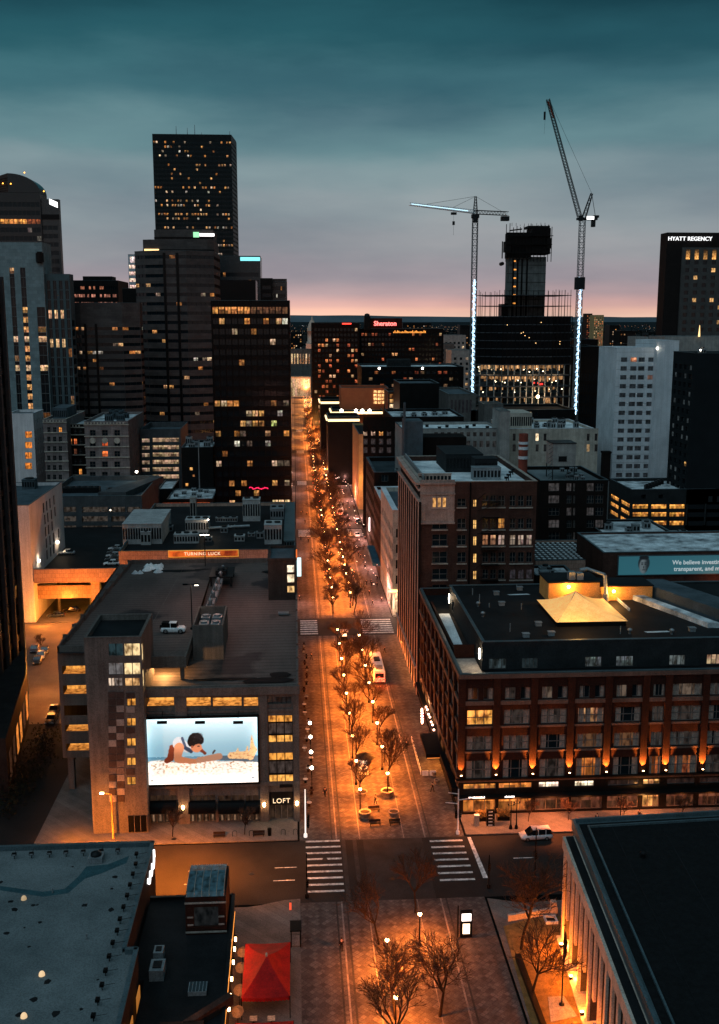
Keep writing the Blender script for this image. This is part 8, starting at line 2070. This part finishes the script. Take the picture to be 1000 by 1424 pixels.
pole_at('traffic_signal', 'dark signal pole with a red light at the lower left corner of the crossing', 'traffic signal', .9, 130.9, signal(None, ((.1, -.1, 2.2),), 6.6, True, 'lamp_metal'))
pole_at('traffic_signal', 'short dark signal at the lower right corner of the crossing', 'traffic signal', 26.2, 131.8, signal(None, ((0, 0, 3.2),), 5.0, True, 'lamp_metal'))
pole_at('traffic_signal', 'tall dark pole with a small white lamp before the parked minivan', 'traffic signal', 32.6, 131.5, signal([(0, .6, 6.4)], ((0, -.1, 5.0),), 9, True, 'lamp_metal'))
x, y = 24.3, 147.4; lamp('signal_glow', (x+.6, y-.6, 3.3), 4, (1, .8, .6), .2); lamp('corner_lamp', (1.4, 148.5, 5.8), 22, (1, .8, .62), .3)
pole_at('lamp_post', 'orange glowing post by the corner of the stair tower', 'lamp post', -28.3, 148.9, lambda t, x, y: ((lambda q: (q.tube((x, y, 0), (x, y, 7.4), .16, .12, 8), q.tube((x, y, 7.4), (x-1.3, y, 7.7), .08, .06, 6), q.build('post', 'tent_orange', t)))(MB()), (lambda q: (q.box(x-1.7, x-1.1, y-.16, y+.16, 7.5, 7.7), q.build('lamp_head', 'bulb', t)))(MB()), lamp('lamp_light', (x-1.4, y-1.2, 7.0), 110, (1, .26, .03), .2, t)))
lamp('tower_wash', (-29.3, 145.2, 1.6), 900, (1, .24, .02), .3); lamp('tower_wash', (-34.5, 149, 2.5), 200, (1, .24, .02), .3); lamp('road_lamp', (-18, 137, 8), 9000, (1, .22, .02), .4, None, 130, (-18, 138, 0)); lamp('road_lamp', (-6, 138, 9), 1400, (1, .28, .06), .4, None, 120, (-6, 138, 0)); lamp('pavement_lamp', (40, 148.5, 6), 1800, (1, .22, .06), .4, None, 125, (40, 148.8, 0)); lamp('pavement_lamp', (54, 148.5, 6), 1800, (1, .22, .06), .4, None, 125, (54, 148.8, 0)); lamp('pavement_lamp', (28, 149, 6), 900, (1, .25, .06), .4, None, 125, (28, 149, 0)); lamp('corner_patio_lamp', (-4.2, 122, 5), 50, (1, .3, .1), .4)
# tall lamp on the garage roof
pole_at('lamp_post', 'twin headed lamp post on the garage roof beside the white off-road car', 'lamp post', -18.4, 177.5, lambda t, x, y: ((lambda q: (q.tube((x, y, 23.2), (x, y, 32.4), .11, .09, 8), q.box(x-.3, x+.3, y-.3, y+.3, 23.0, 24.8), q.tube((x-1, y, 32.5), (x+1, y, 32.5), .07, .07, 6), q.build('post', 'trim_dark', t)))(MB()), (lambda q: (q.box(x-1.4, x-.5, y-.25, y+.25, 32.4, 32.65), q.box(x+.5, x+1.4, y-.25, y+.25, 32.4, 32.65), q.build('lamp_head', 'lamp_metal', t)))(MB()), (lambda q: (q.box(x+.6, x+1.3, y-.2, y+.2, 32.33, 32.39), q.build('lens', 'bulb_white', t)))(MB()), lamp('lamp_light', (x+1, y, 32.0), 55, (1, .62, .45), .25, t)))
x, y = g(290, 775, 24.4); pole_at('lamp_post', 'twin headed lamp post near the far edge of the garage roof', 'lamp post', x, 225, lambda t, x, y: ((lambda q: (q.tube((x, y, 24.3), (x, y, 31.5), .11, .09, 8), q.box(x-1.1, x+1.1, y-.2, y+.2, 31.5, 31.7), q.build('post', 'trim_dark', t)))(MB()), (lambda q: (q.box(x-1, x+1, y-.18, y+.18, 31.43, 31.49), q.build('lens', 'bulb_white', t)))(MB()), lamp('lamp_light', (x, y, 31.2), 50, (1, .6, .45), .25, t)))
lamp('roof_fill', (-12, 195, 35), 420, (1, .42, .30), 1.5)  # added warm fill above the deck, without a fixture
# flagpole on the lawn
x, y = g(781, 1400); t = thing('flagpole', 'tall dark flagpole with a furled flag on the lawn', 'flagpole', (x, y, 0)); q = MB(); q.lathe((x, y, .2), [(.35, 0), (.3, .25), (.09, .3), (.07, 9.5), (.03, 10)], 8); q.ball((x, y, 10.3), .14, 6); q.build('pole', 'lamp_metal', t)
q = MB()
for k in range(8):
    a0, a1 = k/8, (k+1)/8; f = lambda a: (x+.10+.32*math.sin(a*3.1)+.06*math.sin(a*20), y-.05*math.sin(a*9), 9.6-4.0*a)
    p0, p1 = f(a0), f(a1); q.face([(x+.05, y, p0[2]), p0, p1, (x+.05, y, p1[2])])
q.build('flag', 'black', t)
x0, y0 = g(762, 1390); q = MB(); q.prism([g(762, 1389), g(784, 1388), g(803, 1416), g(766, 1424)], .22, .27); q.build('path', 'concrete_pale', kind='structure')
# white-framed bin/sign at the lawn corner, low walls
x, y = g(766, 1277, .6); t = thing('picture_frame_sign', 'small white square frame lying at the lawn corner', 'sign', (x, y, .2)); q = MB()
for a in ((-.8, .8, -.8, -.6), (-.8, .8, .6, .8), (-.8, -.6, -.6, .6), (.6, .8, -.6, .6)): q.box(x+a[0], x+a[1], y+a[2], y+a[3], .22, .6)
q.build('frame', 'white_wall', t); q = MB(); q.box(x-.6, x+.6, y-.6, y+.6, .22, .3); q.build('panel', 'trim_dark', t)
t = thing('low_wall', 'low stone wall with a pillar at the edge of the lawn', 'wall', (31, 124.4, 0)); q = MB(); q.prism([(27.2, 123.2), (34.2, 124.7), (34.2, 125.1), (27.2, 123.6)], 0, 1.0); q.box(33.2, 33.9, 124.3, 125.1, 0, 2.0); q.build('wall', 'tan_stone', t)
t = thing('low_wall', 'long dark low wall between the lower mall and the lawn', 'wall', (26.6, 105, 0)); q = MB(); q.prism([g(716, 1335), g(724, 1335), (27.2, 92), (26.7, 92)], 0, .9); q.build('wall', 'dark_wall', t)
# illuminated panels on the lower mall
t = thing('information_kiosk', 'black kiosk with two glowing white panels right of the crossing', 'kiosk', (21.1, 120, 0)); x, y = 21.1, 120; q = MB(); q.box(x-.75, x+.75, y, y+.3, .2, 3.9); q.box(x-1.15, x-1.0, y, y+.3, .2, 4.6); q.build('case', 'lamp_metal', t)
q = MB(); q.box(x-.6, x+.6, y-.04, y-.001, 2.5, 3.5); q.build('panel', 'sign_white', t); q = MB(); q.box(x-.45, x+.45, y-.04, y-.001, .7, 2.1); q.build('panel', emit('cream_panel', (1, .85, .6), 2.2), t); lamp('panel_glow', (x, y-1.2, 2.2), 4, (1, .85, .7), .4, t)
# mall planters, benches, bins, vending kiosk, cafe barriers
pots('planter', 'round stone planter at the left end of the mall median', 10.4, 153.6); pots('planter', 'round stone planter behind the right bench group on the median', 14.6, 160.8, 1.2, 1.0); pots('planter', 'round stone planter beside the left lamp row on the median', 10.4, 161, 1, .85); pots('planter', 'small round planter before the right lamp row', 15.0, 153.8, .9, .8)
def bench(x, y, rz, lab):
    t = thing('bench', lab, 'bench', (x, y, 0), 'benches'); c, s = math.cos(rz), math.sin(rz); Fr = ((x, y), (c, s), (s, -c))
    q = MB(); 
    for k in range(3): q.obox(Fr, -.9, .9, -.25+k*.18, -.10+k*.18, .42, .47)
    q.build('seat', 'bark', t); q = MB(); q.obox(Fr, -.9, .9, -.32, -.27, .5, .9); q.build('backrest', 'bark', t)
    for k in (-.75, .75): q = MB(); q.obox(Fr, k-.04, k+.04, -.25, .25, .16 if abs(y-148) < 1 else 0, .419); q.build('leg', 'lamp_metal', t)
bench(11.8, 150.9, .1, 'dark bench at the end of the mall median, left of the pair'); bench(14.9, 150.9, .1, 'dark bench at the end of the mall median, right of the pair'); bench(12.0, 155.5, .1, 'pale topped bench behind the left planter'); x, _ = g(305, 1165); bench(x, 148.4, 0, 'dark bench on the pavement under the middle of the garage billboard'); x, _ = g(360, 1162); bench(x, 148.4, 0, 'dark bench on the pavement right of the bicycle racks')
def rack(u, lab):
    x, _ = g(u, 1160); t = thing('bicycle_rack', lab, 'bicycle rack', (x, 148.5, .15), 'bicycle racks'); q = MB(); pts = [(x-.32, 148.5, .15), (x-.32, 148.5, .85), (x-.18, 148.5, 1.05), (x+.18, 148.5, 1.05), (x+.32, 148.5, .85), (x+.32, 148.5, .15)]
    for a, b_ in zip(pts[:-1], pts[1:]): q.tube(a, b_, .04, .04, 5)
    q.build('hoop', 'lamp_metal', t)
for u, l in ((327, 'leftmost hoop rack on the garage pavement'), (350, 'hoop rack between the two pavement benches'), (394, 'hoop rack right of the litter bin'), (411, 'rightmost hoop rack by the signal pole')): rack(u, l)
x, _ = g(375, 1162); t = thing('litter_bin', 'black litter bin on the garage pavement', 'bin', (x, 148.5, .15)); q = MB(); q.lathe((x, 148.5, .15), [(.28, 0), (.33, 1.0), (.36, 1.02), (.30, 1.2), (.1, 1.22)], 12); q.build('body', 'lamp_metal', t)
t = thing('vending_cart', 'white vending cart under a dark umbrella on the mall median', 'vending cart', (11.2, 169.5, 0)); x, y = 11.2, 169.8
q = MB(); q.box(x-.8, x+.8, y-1.1, y+.9, .35, 1.25); q.box(x-.7, x+.7, y-1.0, y+.8, 1.25, 2.2, 1); pass
q.build('cart_body', ['white_wall', 'sign_warm2'], t)
q = MB()
for s in (-.82, .78): q.tube((x+s, y, .35), (x+s+.05, y, .35), .35, .35, 12)
q.build('wheel', 'rubber', t)
q = MB(); 
for k in range(8):
    a0, a1 = k*math.pi/4+.4, (k+1)*math.pi/4+.4; q.face([(x+.5+1.9*math.cos(a0), y+1.6+1.9*math.sin(a0), 2.5), (x+.5+1.9*math.cos(a1), y+1.6+1.9*math.sin(a1), 2.5), (x+.5, y+1.6, 3.3)])
q.tube((x+.5, y+1.6, .3), (x+.5, y+1.6, 3.3), .04); q.build('umbrella', 'penthouse_wall', t)
x, y = g(467, 845, 1); t = thing('vending_cart', 'small dark booth with a white roof between the tree rows far up the median', 'vending cart', (11.5, 262, 0)); q = MB(); q.box(10.7, 12.3, 246, 247.6, 0, 2.3); q.prism([(10.5, 245.8), (12.5, 245.8), (12.5, 247.8), (10.5, 247.8)], 2.3, 2.5, 1); q.box(10.9, 12.1, 245.95, 245.99, 1.2, 1.9, 2); t.location = (11.5, 247, 0); q.build('booth', ['lamp_metal', 'white_wall', 'sign_warm2'], t)
# cafe enclosure at the hotel's mall side
t = thing('cafe_fence', 'white panelled cafe fence on the mall beside the marquee', 'fence', (21.2, 176, 0)); q = MB()
for i in range(9): y = 168.5+i*1.7; q.box(21.1, 21.18, y, y+1.5, .1, 1.05); q.box(21.05, 21.23, y+1.5, y+1.65, 0, 1.15, 1)
for i in range(2): q.box(21.3+i*1.3, 22.4+i*1.3, 168.1, 168.2, .1, 1.05)
q.build('panel', ['white_wall', 'lamp_metal'], t)
for i in range(5): pots('planter', 'small square lit planter along the cafe fence, number %d from the crossing' % (i+1), 23.4, 158.6+i*3.2, .8, .42, 'small planters by the hotel front') if i in (2, 3) else None
# menu boards, cafe tables at the coffee shop corner
x, y = g(663, 1150); t = thing('sandwich_board', 'small grey upright box on the hotel corner pavement', 'sign box', (x, 149.5, .15)); q = MB(); q.box(x-.35, x+.35, 149.3, 149.8, .15, 1.9); q.box(x-.4, x+.4, 149.25, 149.85, 1.9, 2.0, 1); q.build('body', ['metal', 'white_wall'], t)
x, y = g(682, 1150); t = thing('bicycle_stand', 'dark stacked stand with small pale signs on the hotel corner pavement', 'stand', (x, 149.6, .15)); q = MB()
for k in range(5): q.box(x-.55, x+.55, 149.3, 149.9, .2+k*.55, .5+k*.55); q.box(x-.35, x+.3, 149.27, 149.29, .27+k*.55, .4+k*.55, 1)
for s in (-.6, .56): q.box(x+s, x+s+.05, 149.2, 150, .15, 3.1)
q.build('rack', ['lamp_metal', 'white_wall'], t)
def bush(u, lab):
    x, _ = g(u, 1135); t = thing('planter_box', lab, 'planter', (x, 151.3, .15), 'planter boxes at the coffee shop'); q = MB(); q.box(x-1.0, x+1.0, 150.9, 151.7, .15, .75); q.build('box', 'lamp_metal', t); q = MB(); rr = random.Random(u)
    for i in range(260): a = (x+rr.uniform(-1, 1), 151.3+rr.uniform(-.5, .5), .8+rr.random()*.9); s = .2; q.face([a, (a[0]+rr.uniform(-s, s), a[1]+rr.uniform(-s, s), a[2]+s), (a[0]+s, a[1]+rr.uniform(-s, s), a[2]+rr.uniform(-s, s))])
    q.build('foliage', 'lawn', t)
bush(667, 'dark planting box left of the stacked stand at the coffee shop'); bush(697, 'dark planting box right of the stacked stand at the coffee shop')
for u, h, lab in ((712, 4.6, 'black lamp post on the pavement between coffee shop and minivan'), (720, 5.0, 'slim dark parking meter post left of the minivan'), (868, 5.2, 'black lamp post on the hotel pavement near the lit entrance')):
    x, _ = g(u, 1158); t = thing('street_post', lab, 'post', (x, 148.3, .15)); q = MB(); q.lathe((x, 148.3, .15), [(.3, 0), (.22, .5), (.1, .7), (.07, h*.9), (.07, h)], 8); q.tube((x-.4, 148.3, h*.86), (x+.4, 148.3, h*.86), .04, .04, 4); q.ball((x-.42, 148.3, h*.9), .14, 6); q.ball((x+.42, 148.3, h*.9), .14, 6); q.build('post', 'lamp_metal', t)
x, y = g(415, 1330); t = thing('bus_shelter', 'small dark shelter frame on the brick pavement above the tent', 'shelter', (-.6, 120.5, 0)); q = MB()
for a in (-1.2, -.05):
    for b_ in (119.3, 121.2): q.box(a-.06, a+.06, b_-.06, b_+.06, 0, 2.4)
q.box(-1.35, .1, 119.1, 121.4, 2.4, 2.55); q.build('frame', 'lamp_metal', t); q = MB(); q.box(-1.1, -.15, 119.22, 119.26, .4, 1.8); q.build('panel', 'metal', t)
x, y = g(404, 1268); t = thing('sign_post', 'tiny orange red lit sign on the lower left pavement', 'sign', (x, y, 0)); q = MB(); q.box(x-.14, x+.14, y-.05, y+.05, .3, 1.3); q.build('board', emit('faint_red', (1, .12, .05), .8), t); q = MB(); q.tube((x, y+.1, 0), (x, y+.1, 1.5), .05); q.build('post', 'lamp_metal', t)
# patio tables between lanterns and tents
def table(x, y, lab, s=.8):
    t = thing('patio_table', lab, 'table', (x, y, .15), 'patio tables'); q = MB(); q.box(x-s/2, x+s/2, y-s/2, y+s/2, .85, .9); q.build('tabletop', 'table_wood', t); q = MB(); q.tube((x, y, .15), (x, y, .85), .05); q.lathe((x, y, .15), [(.3, 0), (.3, .04)], 8); q.build('leg', 'lamp_metal', t)
def umb(y, lab, x=-7.1):
    t = thing('patio_umbrella', lab, 'umbrella', (x, y, .15), 'closed beige patio umbrellas'); q = MB(); pts = []
    n = 8; R_ = 1.15; cen = (x, y, 2.75)
    for k in range(n): a0, a1 = k*2*math.pi/n, (k+1)*2*math.pi/n; q.face([(x+R_*.62*math.cos(a0), y+R_*math.sin(a0), 2.25), (x+R_*.62*math.cos(a1), y+R_*math.sin(a1), 2.25), cen])
    q.build('canopy', 'beige_cloth', t); q = MB(); q.tube((x, y, .15), (x, y, 2.74), .04); q.build('pole', 'lamp_metal', t)

for i, y in enumerate((115.5, 112.4, 108.2, 104.4)): umb(y, 'beige patio umbrella under the wall lanterns, number %d from the road' % (i+1))
for i, (x, y) in enumerate(((-6.3, 110.3), (-6.9, 102.3), (-4.9, 103.6), (-2.6, 103.6), (-5.4, 105.0), (-3.4, 104.9))): table(x, y, ['patio table beside the big red tent and umbrellas', 'patio table below the last lantern', 'pale table between the two red tents, left', 'pale table between the two red tents, right', 'pale bench table at the lower rim of the tent, left', 'pale bench table at the lower rim of the tent, right'][i], .85)
# manholes
for i, (u, v) in enumerate(((242, 1168), (452, 1195), (546, 1222), (350, 1215))): x, y = g(u, v); q = MB(); q.tube((x, y, .0), (x, y, .022 if i else .16), .4, .4, 14); tag(q.build('manhole_cover', 'trim_dark'), ['round manhole cover on the pavement before the garage', 'round manhole cover on the left crosswalk', 'round manhole cover in the middle of the junction', 'round manhole cover in the street below the garage'][i], 'manhole cover')
# cafe seating and small clutter on the left pavement beside the garage
rb = random.Random(50)
for i in range(20):
    y = 158+i*4.4; x = rb.uniform(1.0, 2.2); t = thing('cafe_table', 'small table with folded chairs along the garage side pavement, number %d from the crossing' % (i+1), 'table', (x, y, 0), 'tables along the garage side'); q = MB(); q.tube((x, y, .72), (x, y, .76), .45, .45, 10); q.build('tabletop', rb.choice(['metal', 'white_wall', 'brick_red']), t); q = MB(); q.tube((x, y, 0), (x, y, .72), .05); q.build('leg', 'lamp_metal', t)
    for s in (-1, 1):
        q = MB(); q.box(x-.2, x+.2, y+s*.75-.2, y+s*.75+.2, .42, .46); q.box(x-.2, x+.2, y+s*.95-.02, y+s*.95+.02, .46, .9); q.build('chair', rb.choice(['lamp_metal', 'brick_red', 'metal']), t)
# ================================================================== people
def make_person(lab, x, y, rz, coat, trous, walk=1, z=0, hair='bark'):
    """body, coat and trousers each grown around one skeleton"""
    t = thing('person', lab, 'person', (x, y, z))
    s = .32*walk
    J = {'pelvis': (0, 0, .95), 'waist': (0, 0, 1.1), 'chest': (.02, 0, 1.35), 'neck': (.03, 0, 1.5), 'head': (.06, 0, 1.62), 'crown': (.05, 0, 1.74)}
    for k, sd in (('l', 1), ('r', -1)):
        f = s*sd; J.update({'hip'+k: (0, .1*sd, .9), 'knee'+k: (f*.55+.05, .11*sd, .5), 'ankle'+k: (f-.05 if f < 0 else f, .11*sd, .09), 'toe'+k: (f+.18, .12*sd, .04), 'sh'+k: (.01, .19*sd, 1.42), 'el'+k: (-f*.5-.02, .26*sd, 1.14), 'wr'+k: (-f*.8+.08, .25*sd, .92), 'hand'+k: (-f*.85+.12, .24*sd, .84)})
        for j in range(4): J['fk%d%s' % (j, k)] = (-f*.9+.10+.02*j, (.24+.012*(j-1.5))*sd, .845); J['ft%d%s' % (j, k)] = (-f*.9+.14+.02*j, (.235+.014*(j-1.5))*sd, .77+.008*abs(j-1))
        J['th%s' % k] = (-f*.85+.17, .20*sd, .80)
    def skin(name, verts, edges, radii, mat, parent=t):
        me = bpy.data.meshes.new(name); ix = {n: i for i, n in enumerate(verts)}; me.from_pydata([J[n] for n in verts], [(ix[a], ix[b_]) for a, b_ in edges], [])
        o = bpy.data.objects.new(name+'_tmp', me); COL.objects.link(o); m = o.modifiers.new('s', 'SKIN'); m.use_smooth_shade = True; o.modifiers.new('d', 'SUBSURF').levels = 1
        for n, sv in zip(verts, me.skin_vertices[0].data): rr = radii[n] if isinstance(radii[n], tuple) else (radii[n],)*2; sv.radius = rr
        me.skin_vertices[0].data[0].use_root = True
        dg = bpy.context.evaluated_depsgraph_get(); dg.update(); m2 = bpy.data.meshes.new_from_object(o.evaluated_get(dg)); bpy.data.objects.remove(o); m2.materials.clear(); m2.materials.append(M[mat]); oo = bpy.data.objects.new(name, m2); COL.objects.link(oo); oo.parent = parent
    V = ['pelvis', 'waist', 'chest', 'neck', 'head', 'crown']; E_ = [('pelvis', 'waist'), ('waist', 'chest'), ('chest', 'neck'), ('neck', 'head'), ('head', 'crown')]; Rr = {'pelvis': (.14, .11), 'waist': (.12, .1), 'chest': (.15, .11), 'neck': .055, 'head': (.09, .10), 'crown': .07}
    for k in 'lr':
        V += [a+k for a in ('hip', 'knee', 'ankle', 'toe', 'sh', 'el', 'wr', 'hand')]+['f%s%d%s' % (q_, j, k) for j in range(4) for q_ in 'kt']+['th'+k]
        E_ += [('pelvis', 'hip'+k), ('hip'+k, 'knee'+k), ('knee'+k, 'ankle'+k), ('ankle'+k, 'toe'+k), ('chest', 'sh'+k), ('sh'+k, 'el'+k), ('el'+k, 'wr'+k), ('wr'+k, 'hand'+k), ('wr'+k, 'th'+k)]
        for j in range(4): E_ += [('hand'+k, 'fk%d%s' % (j, k)), ('fk%d%s' % (j, k), 'ft%d%s' % (j, k))]
        Rr.update({'hip'+k: .085, 'knee'+k: .055, 'ankle'+k: .04, 'toe'+k: .035, 'sh'+k: .06, 'el'+k: .042, 'wr'+k: .03, 'hand'+k: .03, 'th'+k: .011})
        for j in range(4): Rr['fk%d%s' % (j, k)] = .010; Rr['ft%d%s' % (j, k)] = .008
    skin('body', V, E_, Rr, 'skin')
    V = ['waist', 'pelvis', 'chest']+[a+k for k in 'lr' for a in ('sh', 'el', 'wr')]; skin('coat', V, [('waist', 'pelvis'), ('waist', 'chest')]+[e for k in 'lr' for e in (('chest', 'sh'+k), ('sh'+k, 'el'+k), ('el'+k, 'wr'+k))], {**{'waist': (.16, .14), 'pelvis': (.18, .15), 'chest': (.18, .14)}, **{a+k: v for k in 'lr' for a, v in (('sh', .08), ('el', .06), ('wr', .045))}}, coat)
    V = ['pelvis']+[a+k for k in 'lr' for a in ('hip', 'knee', 'ankle', 'toe')]; skin('trousers', V, [e for k in 'lr' for e in (('pelvis', 'hip'+k), ('hip'+k, 'knee'+k), ('knee'+k, 'ankle'+k), ('ankle'+k, 'toe'+k))], {**{'pelvis': .14}, **{a+k: v for k in 'lr' for a, v in (('hip', .10), ('knee', .07), ('ankle', .06), ('toe', .045))}}, trous)
    q = MB(); q.lathe((.045, 0, 1.62), [(.09, 0), (.108, .06), (.10, .12), (.06, .17), (.01, .185)], 10)
    h = q.build('hair', hair); h.parent = t; h.location = (0, 0, 0)
    q = MB()
    q.box(.14, .17, -.012, .012, 1.60, 1.645); q.build('nose', 'skin').parent = t
    t.rotation_euler = (0, 0, math.radians(rz)); return t

x, y = g(889, 1140, .15); make_person('person in dark clothes striding along the hotel pavement', x, y, 180, 'black', 'dark_wall', 1, .15)
x, y = g(565, 1042); make_person('person in dark clothes walking up the mall beside the cafe fence', x, y, 95, 'black', 'dark_wall', .8)
x, y = g(475, 1322); make_person('person in a dark red coat alone on the lower mall left lane', x, y, 80, 'brick_red', 'dark_wall', .8)
x, y = g(452, 1108); make_person('person in dark clothes on the left pavement near the garage corner', x, y, 250, 'penthouse_wall', 'dark_wall', .6)
x, y = g(343, 1153, .15); make_person('person in black by the shop window under the billboard', x, 152.0, 90, 'black', 'dark_wall', .3, .15)
for i, (u, v, c) in enumerate(((508, 752, 'black'), (505, 765, 'penthouse_wall'), (512, 800, 'brick_red'), (517, 815, 'black'))): x, y = g(u, v); make_person(['tiny dark figure far up the mall by the shop fronts, farthest', 'tiny grey figure far up the mall by the shop fronts', 'tiny figure in a red jacket near the second crossing', 'tiny dark figure near the second crossing'][i], x, y, 90+i*40, c, 'dark_wall', .7)
folk = [o for o in COL.objects if o.name.startswith('person') and o.parent is None]; rb = random.Random(5)
for i in range(26):
    o = copy_tree(rb.choice(folk[5:] or folk)); y = 270+rb.random()*170; o.location = (rb.choice([rb.uniform(20, 24.5), rb.uniform(20, 24.5), rb.uniform(.6, 4.5)]), y, 0); o.rotation_euler = (0, 0, rb.uniform(0, 6.28)); o['label'] = 'tiny figure among the people walking by the shop fronts far up the mall'; o['group'] = 'people far up the mall'
for i, (x, y, l_) in enumerate(((3.2, 232, 'figure walking on the left side of the mall just below the second crossing'), (20.6, 236, 'figure on the right side of the mall just below the second crossing'), (22.3, 162, 'figure beside the small planters of the hotel front'), (12.4, 158, 'figure standing between the planters at the end of the median'), (46.5, 149, 'figure on the hotel pavement behind the parked minivan'))):
    o = copy_tree(folk[i % 4]); o.location = (x, y, .15 if x > 26 else 0); o.rotation_euler = (0, 0, rb.uniform(0, 6.28)); o['label'] = l_
# ================================================================== world: dusk sky
w = bpy.data.worlds.new('World'); scene.world = w; w.use_nodes = True; nt = w.node_tree; N = nt.nodes; L = nt.links; bg = N['Background']
tc = N.new('ShaderNodeTexCoord'); sp = N.new('ShaderNodeSeparateXYZ'); L.new(tc.outputs['Generated'], sp.inputs[0])
mp = N.new('ShaderNodeMapping'); mp.inputs['Scale'].default_value = (1.6, 1.6, 6.5); L.new(tc.outputs['Generated'], mp.inputs[0])
nz = N.new('ShaderNodeTexNoise'); nz.inputs['Scale'].default_value = 1.6; nz.inputs['Detail'].default_value = 6; nz.inputs['Roughness'].default_value = .55; L.new(mp.outputs[0], nz.inputs['Vector'])
a = N.new('ShaderNodeMath'); a.operation = 'MULTIPLY_ADD'; a.inputs[1].default_value = .10; L.new(nz.outputs['Fac'], a.inputs[0]); a2 = N.new('ShaderNodeMath'); a2.operation = 'ADD'; a2.inputs[1].default_value = -.05; L.new(sp.outputs[2], a2.inputs[0]); L.new(a2.outputs[0], a.inputs[2])
# near the horizon follow true elevation so the glow stays level
bl = N.new('ShaderNodeMapRange'); bl.inputs[1].default_value = .01; bl.inputs[2].default_value = .09; L.new(sp.outputs[2], bl.inputs[0])
mxz = N.new('ShaderNodeMix'); mxz.data_type = 'FLOAT'; L.new(bl.outputs[0], mxz.inputs['Factor']); L.new(sp.outputs[2], mxz.inputs[2]); L.new(a.outputs[0], mxz.inputs[3])
rp = N.new('ShaderNodeValToRGB'); L.new(mxz.outputs[0], rp.inputs[0]); rp.color_ramp.interpolation = 'EASE'
stops = [(0.0, (253, 208, 184)), (.007, (244, 192, 172)), (.014, (216, 172, 166)), (.024, (184, 160, 163)), (.038, (162, 153, 160)), (.06, (150, 153, 159)), (.098, (142, 154, 160)), (.13, (126, 147, 154)), (.165, (100, 135, 143)), (.205, (62, 108, 119)), (.24, (34, 84, 96)), (.28, (17, 62, 74)), (.38, (40, 80, 92)), (.6, (76, 110, 122)), (1.0, (84, 116, 128))]
e = rp.color_ramp.elements; e[0].position = stops[0][0]; e[0].color = (*lin(stops[0][1]), 1); e[1].position = 1; e[1].color = (*lin(stops[-1][1]), 1)
for p_, c in stops[1:-1]: k = e.new(p_); k.color = (*lin(c), 1)
# darker streaks of cloud
r2 = N.new('ShaderNodeValToRGB'); r2.color_ramp.elements[0].position = .36; r2.color_ramp.elements[0].color = (.70, .75, .80, 1); r2.color_ramp.elements[1].position = .64; r2.color_ramp.elements[1].color = (1.13, 1.11, 1.08, 1)
mp2 = N.new('ShaderNodeMapping'); mp2.inputs['Scale'].default_value = (2.0, 2.6, 9); mp2.inputs['Location'].default_value = (3, 1, .4); L.new(tc.outputs['Generated'], mp2.inputs[0]); nz2 = N.new('ShaderNodeTexNoise'); nz2.inputs['Scale'].default_value = 1.4; nz2.inputs['Detail'].default_value = 8; L.new(mp2.outputs[0], nz2.inputs['Vector']); L.new(nz2.outputs['Fac'], r2.inputs[0])
m = N.new('ShaderNodeMix'); m.data_type = 'RGBA'; m.blend_type = 'MULTIPLY'; m.inputs['Factor'].default_value = 1; L.new(rp.outputs[0], m.inputs[6]); L.new(r2.outputs[0], m.inputs[7])
# a faint physical sky on top, with the sun already at the horizon
sky_ = N.new('ShaderNodeTexSky'); sky_.sky_type = 'NISHITA'; sky_.sun_disc = False; sky_.sun_elevation = math.radians(1); sky_.sun_rotation = math.radians(200)
sc_ = N.new('ShaderNodeMix'); sc_.data_type = 'RGBA'; sc_.blend_type = 'ADD'; sc_.inputs['Factor'].default_value = .004; L.new(m.outputs[2], sc_.inputs[6]); L.new(sky_.outputs[0], sc_.inputs[7])
L.new(sc_.outputs[2], bg.inputs['Color']); bg.inputs['Strength'].default_value = 1.0
sl = bpy.data.lights.new('sun', 'SUN'); sl.energy = 1.1; sl.angle = math.radians(70); sl.color = (.62, .86, 1); so = bpy.data.objects.new('sun', sl); COL.objects.link(so); so.rotation_euler = (math.radians(38), 0, math.radians(-35))
scene.view_settings.view_transform = 'Standard'; scene.view_settings.look = 'None'; scene.view_settings.exposure = 0; scene.view_settings.gamma = 1
scene.cycles.use_denoising = True; scene.cycles.max_bounces = 5; scene.cycles.diffuse_bounces = 2; scene.cycles.glossy_bounces = 2; scene.cycles.transmission_bounces = 1; scene.cycles.sample_clamp_indirect = 3; scene.cycles.use_light_tree = True; scene.cycles.caustics_reflective = False; scene.cycles.caustics_refractive = False
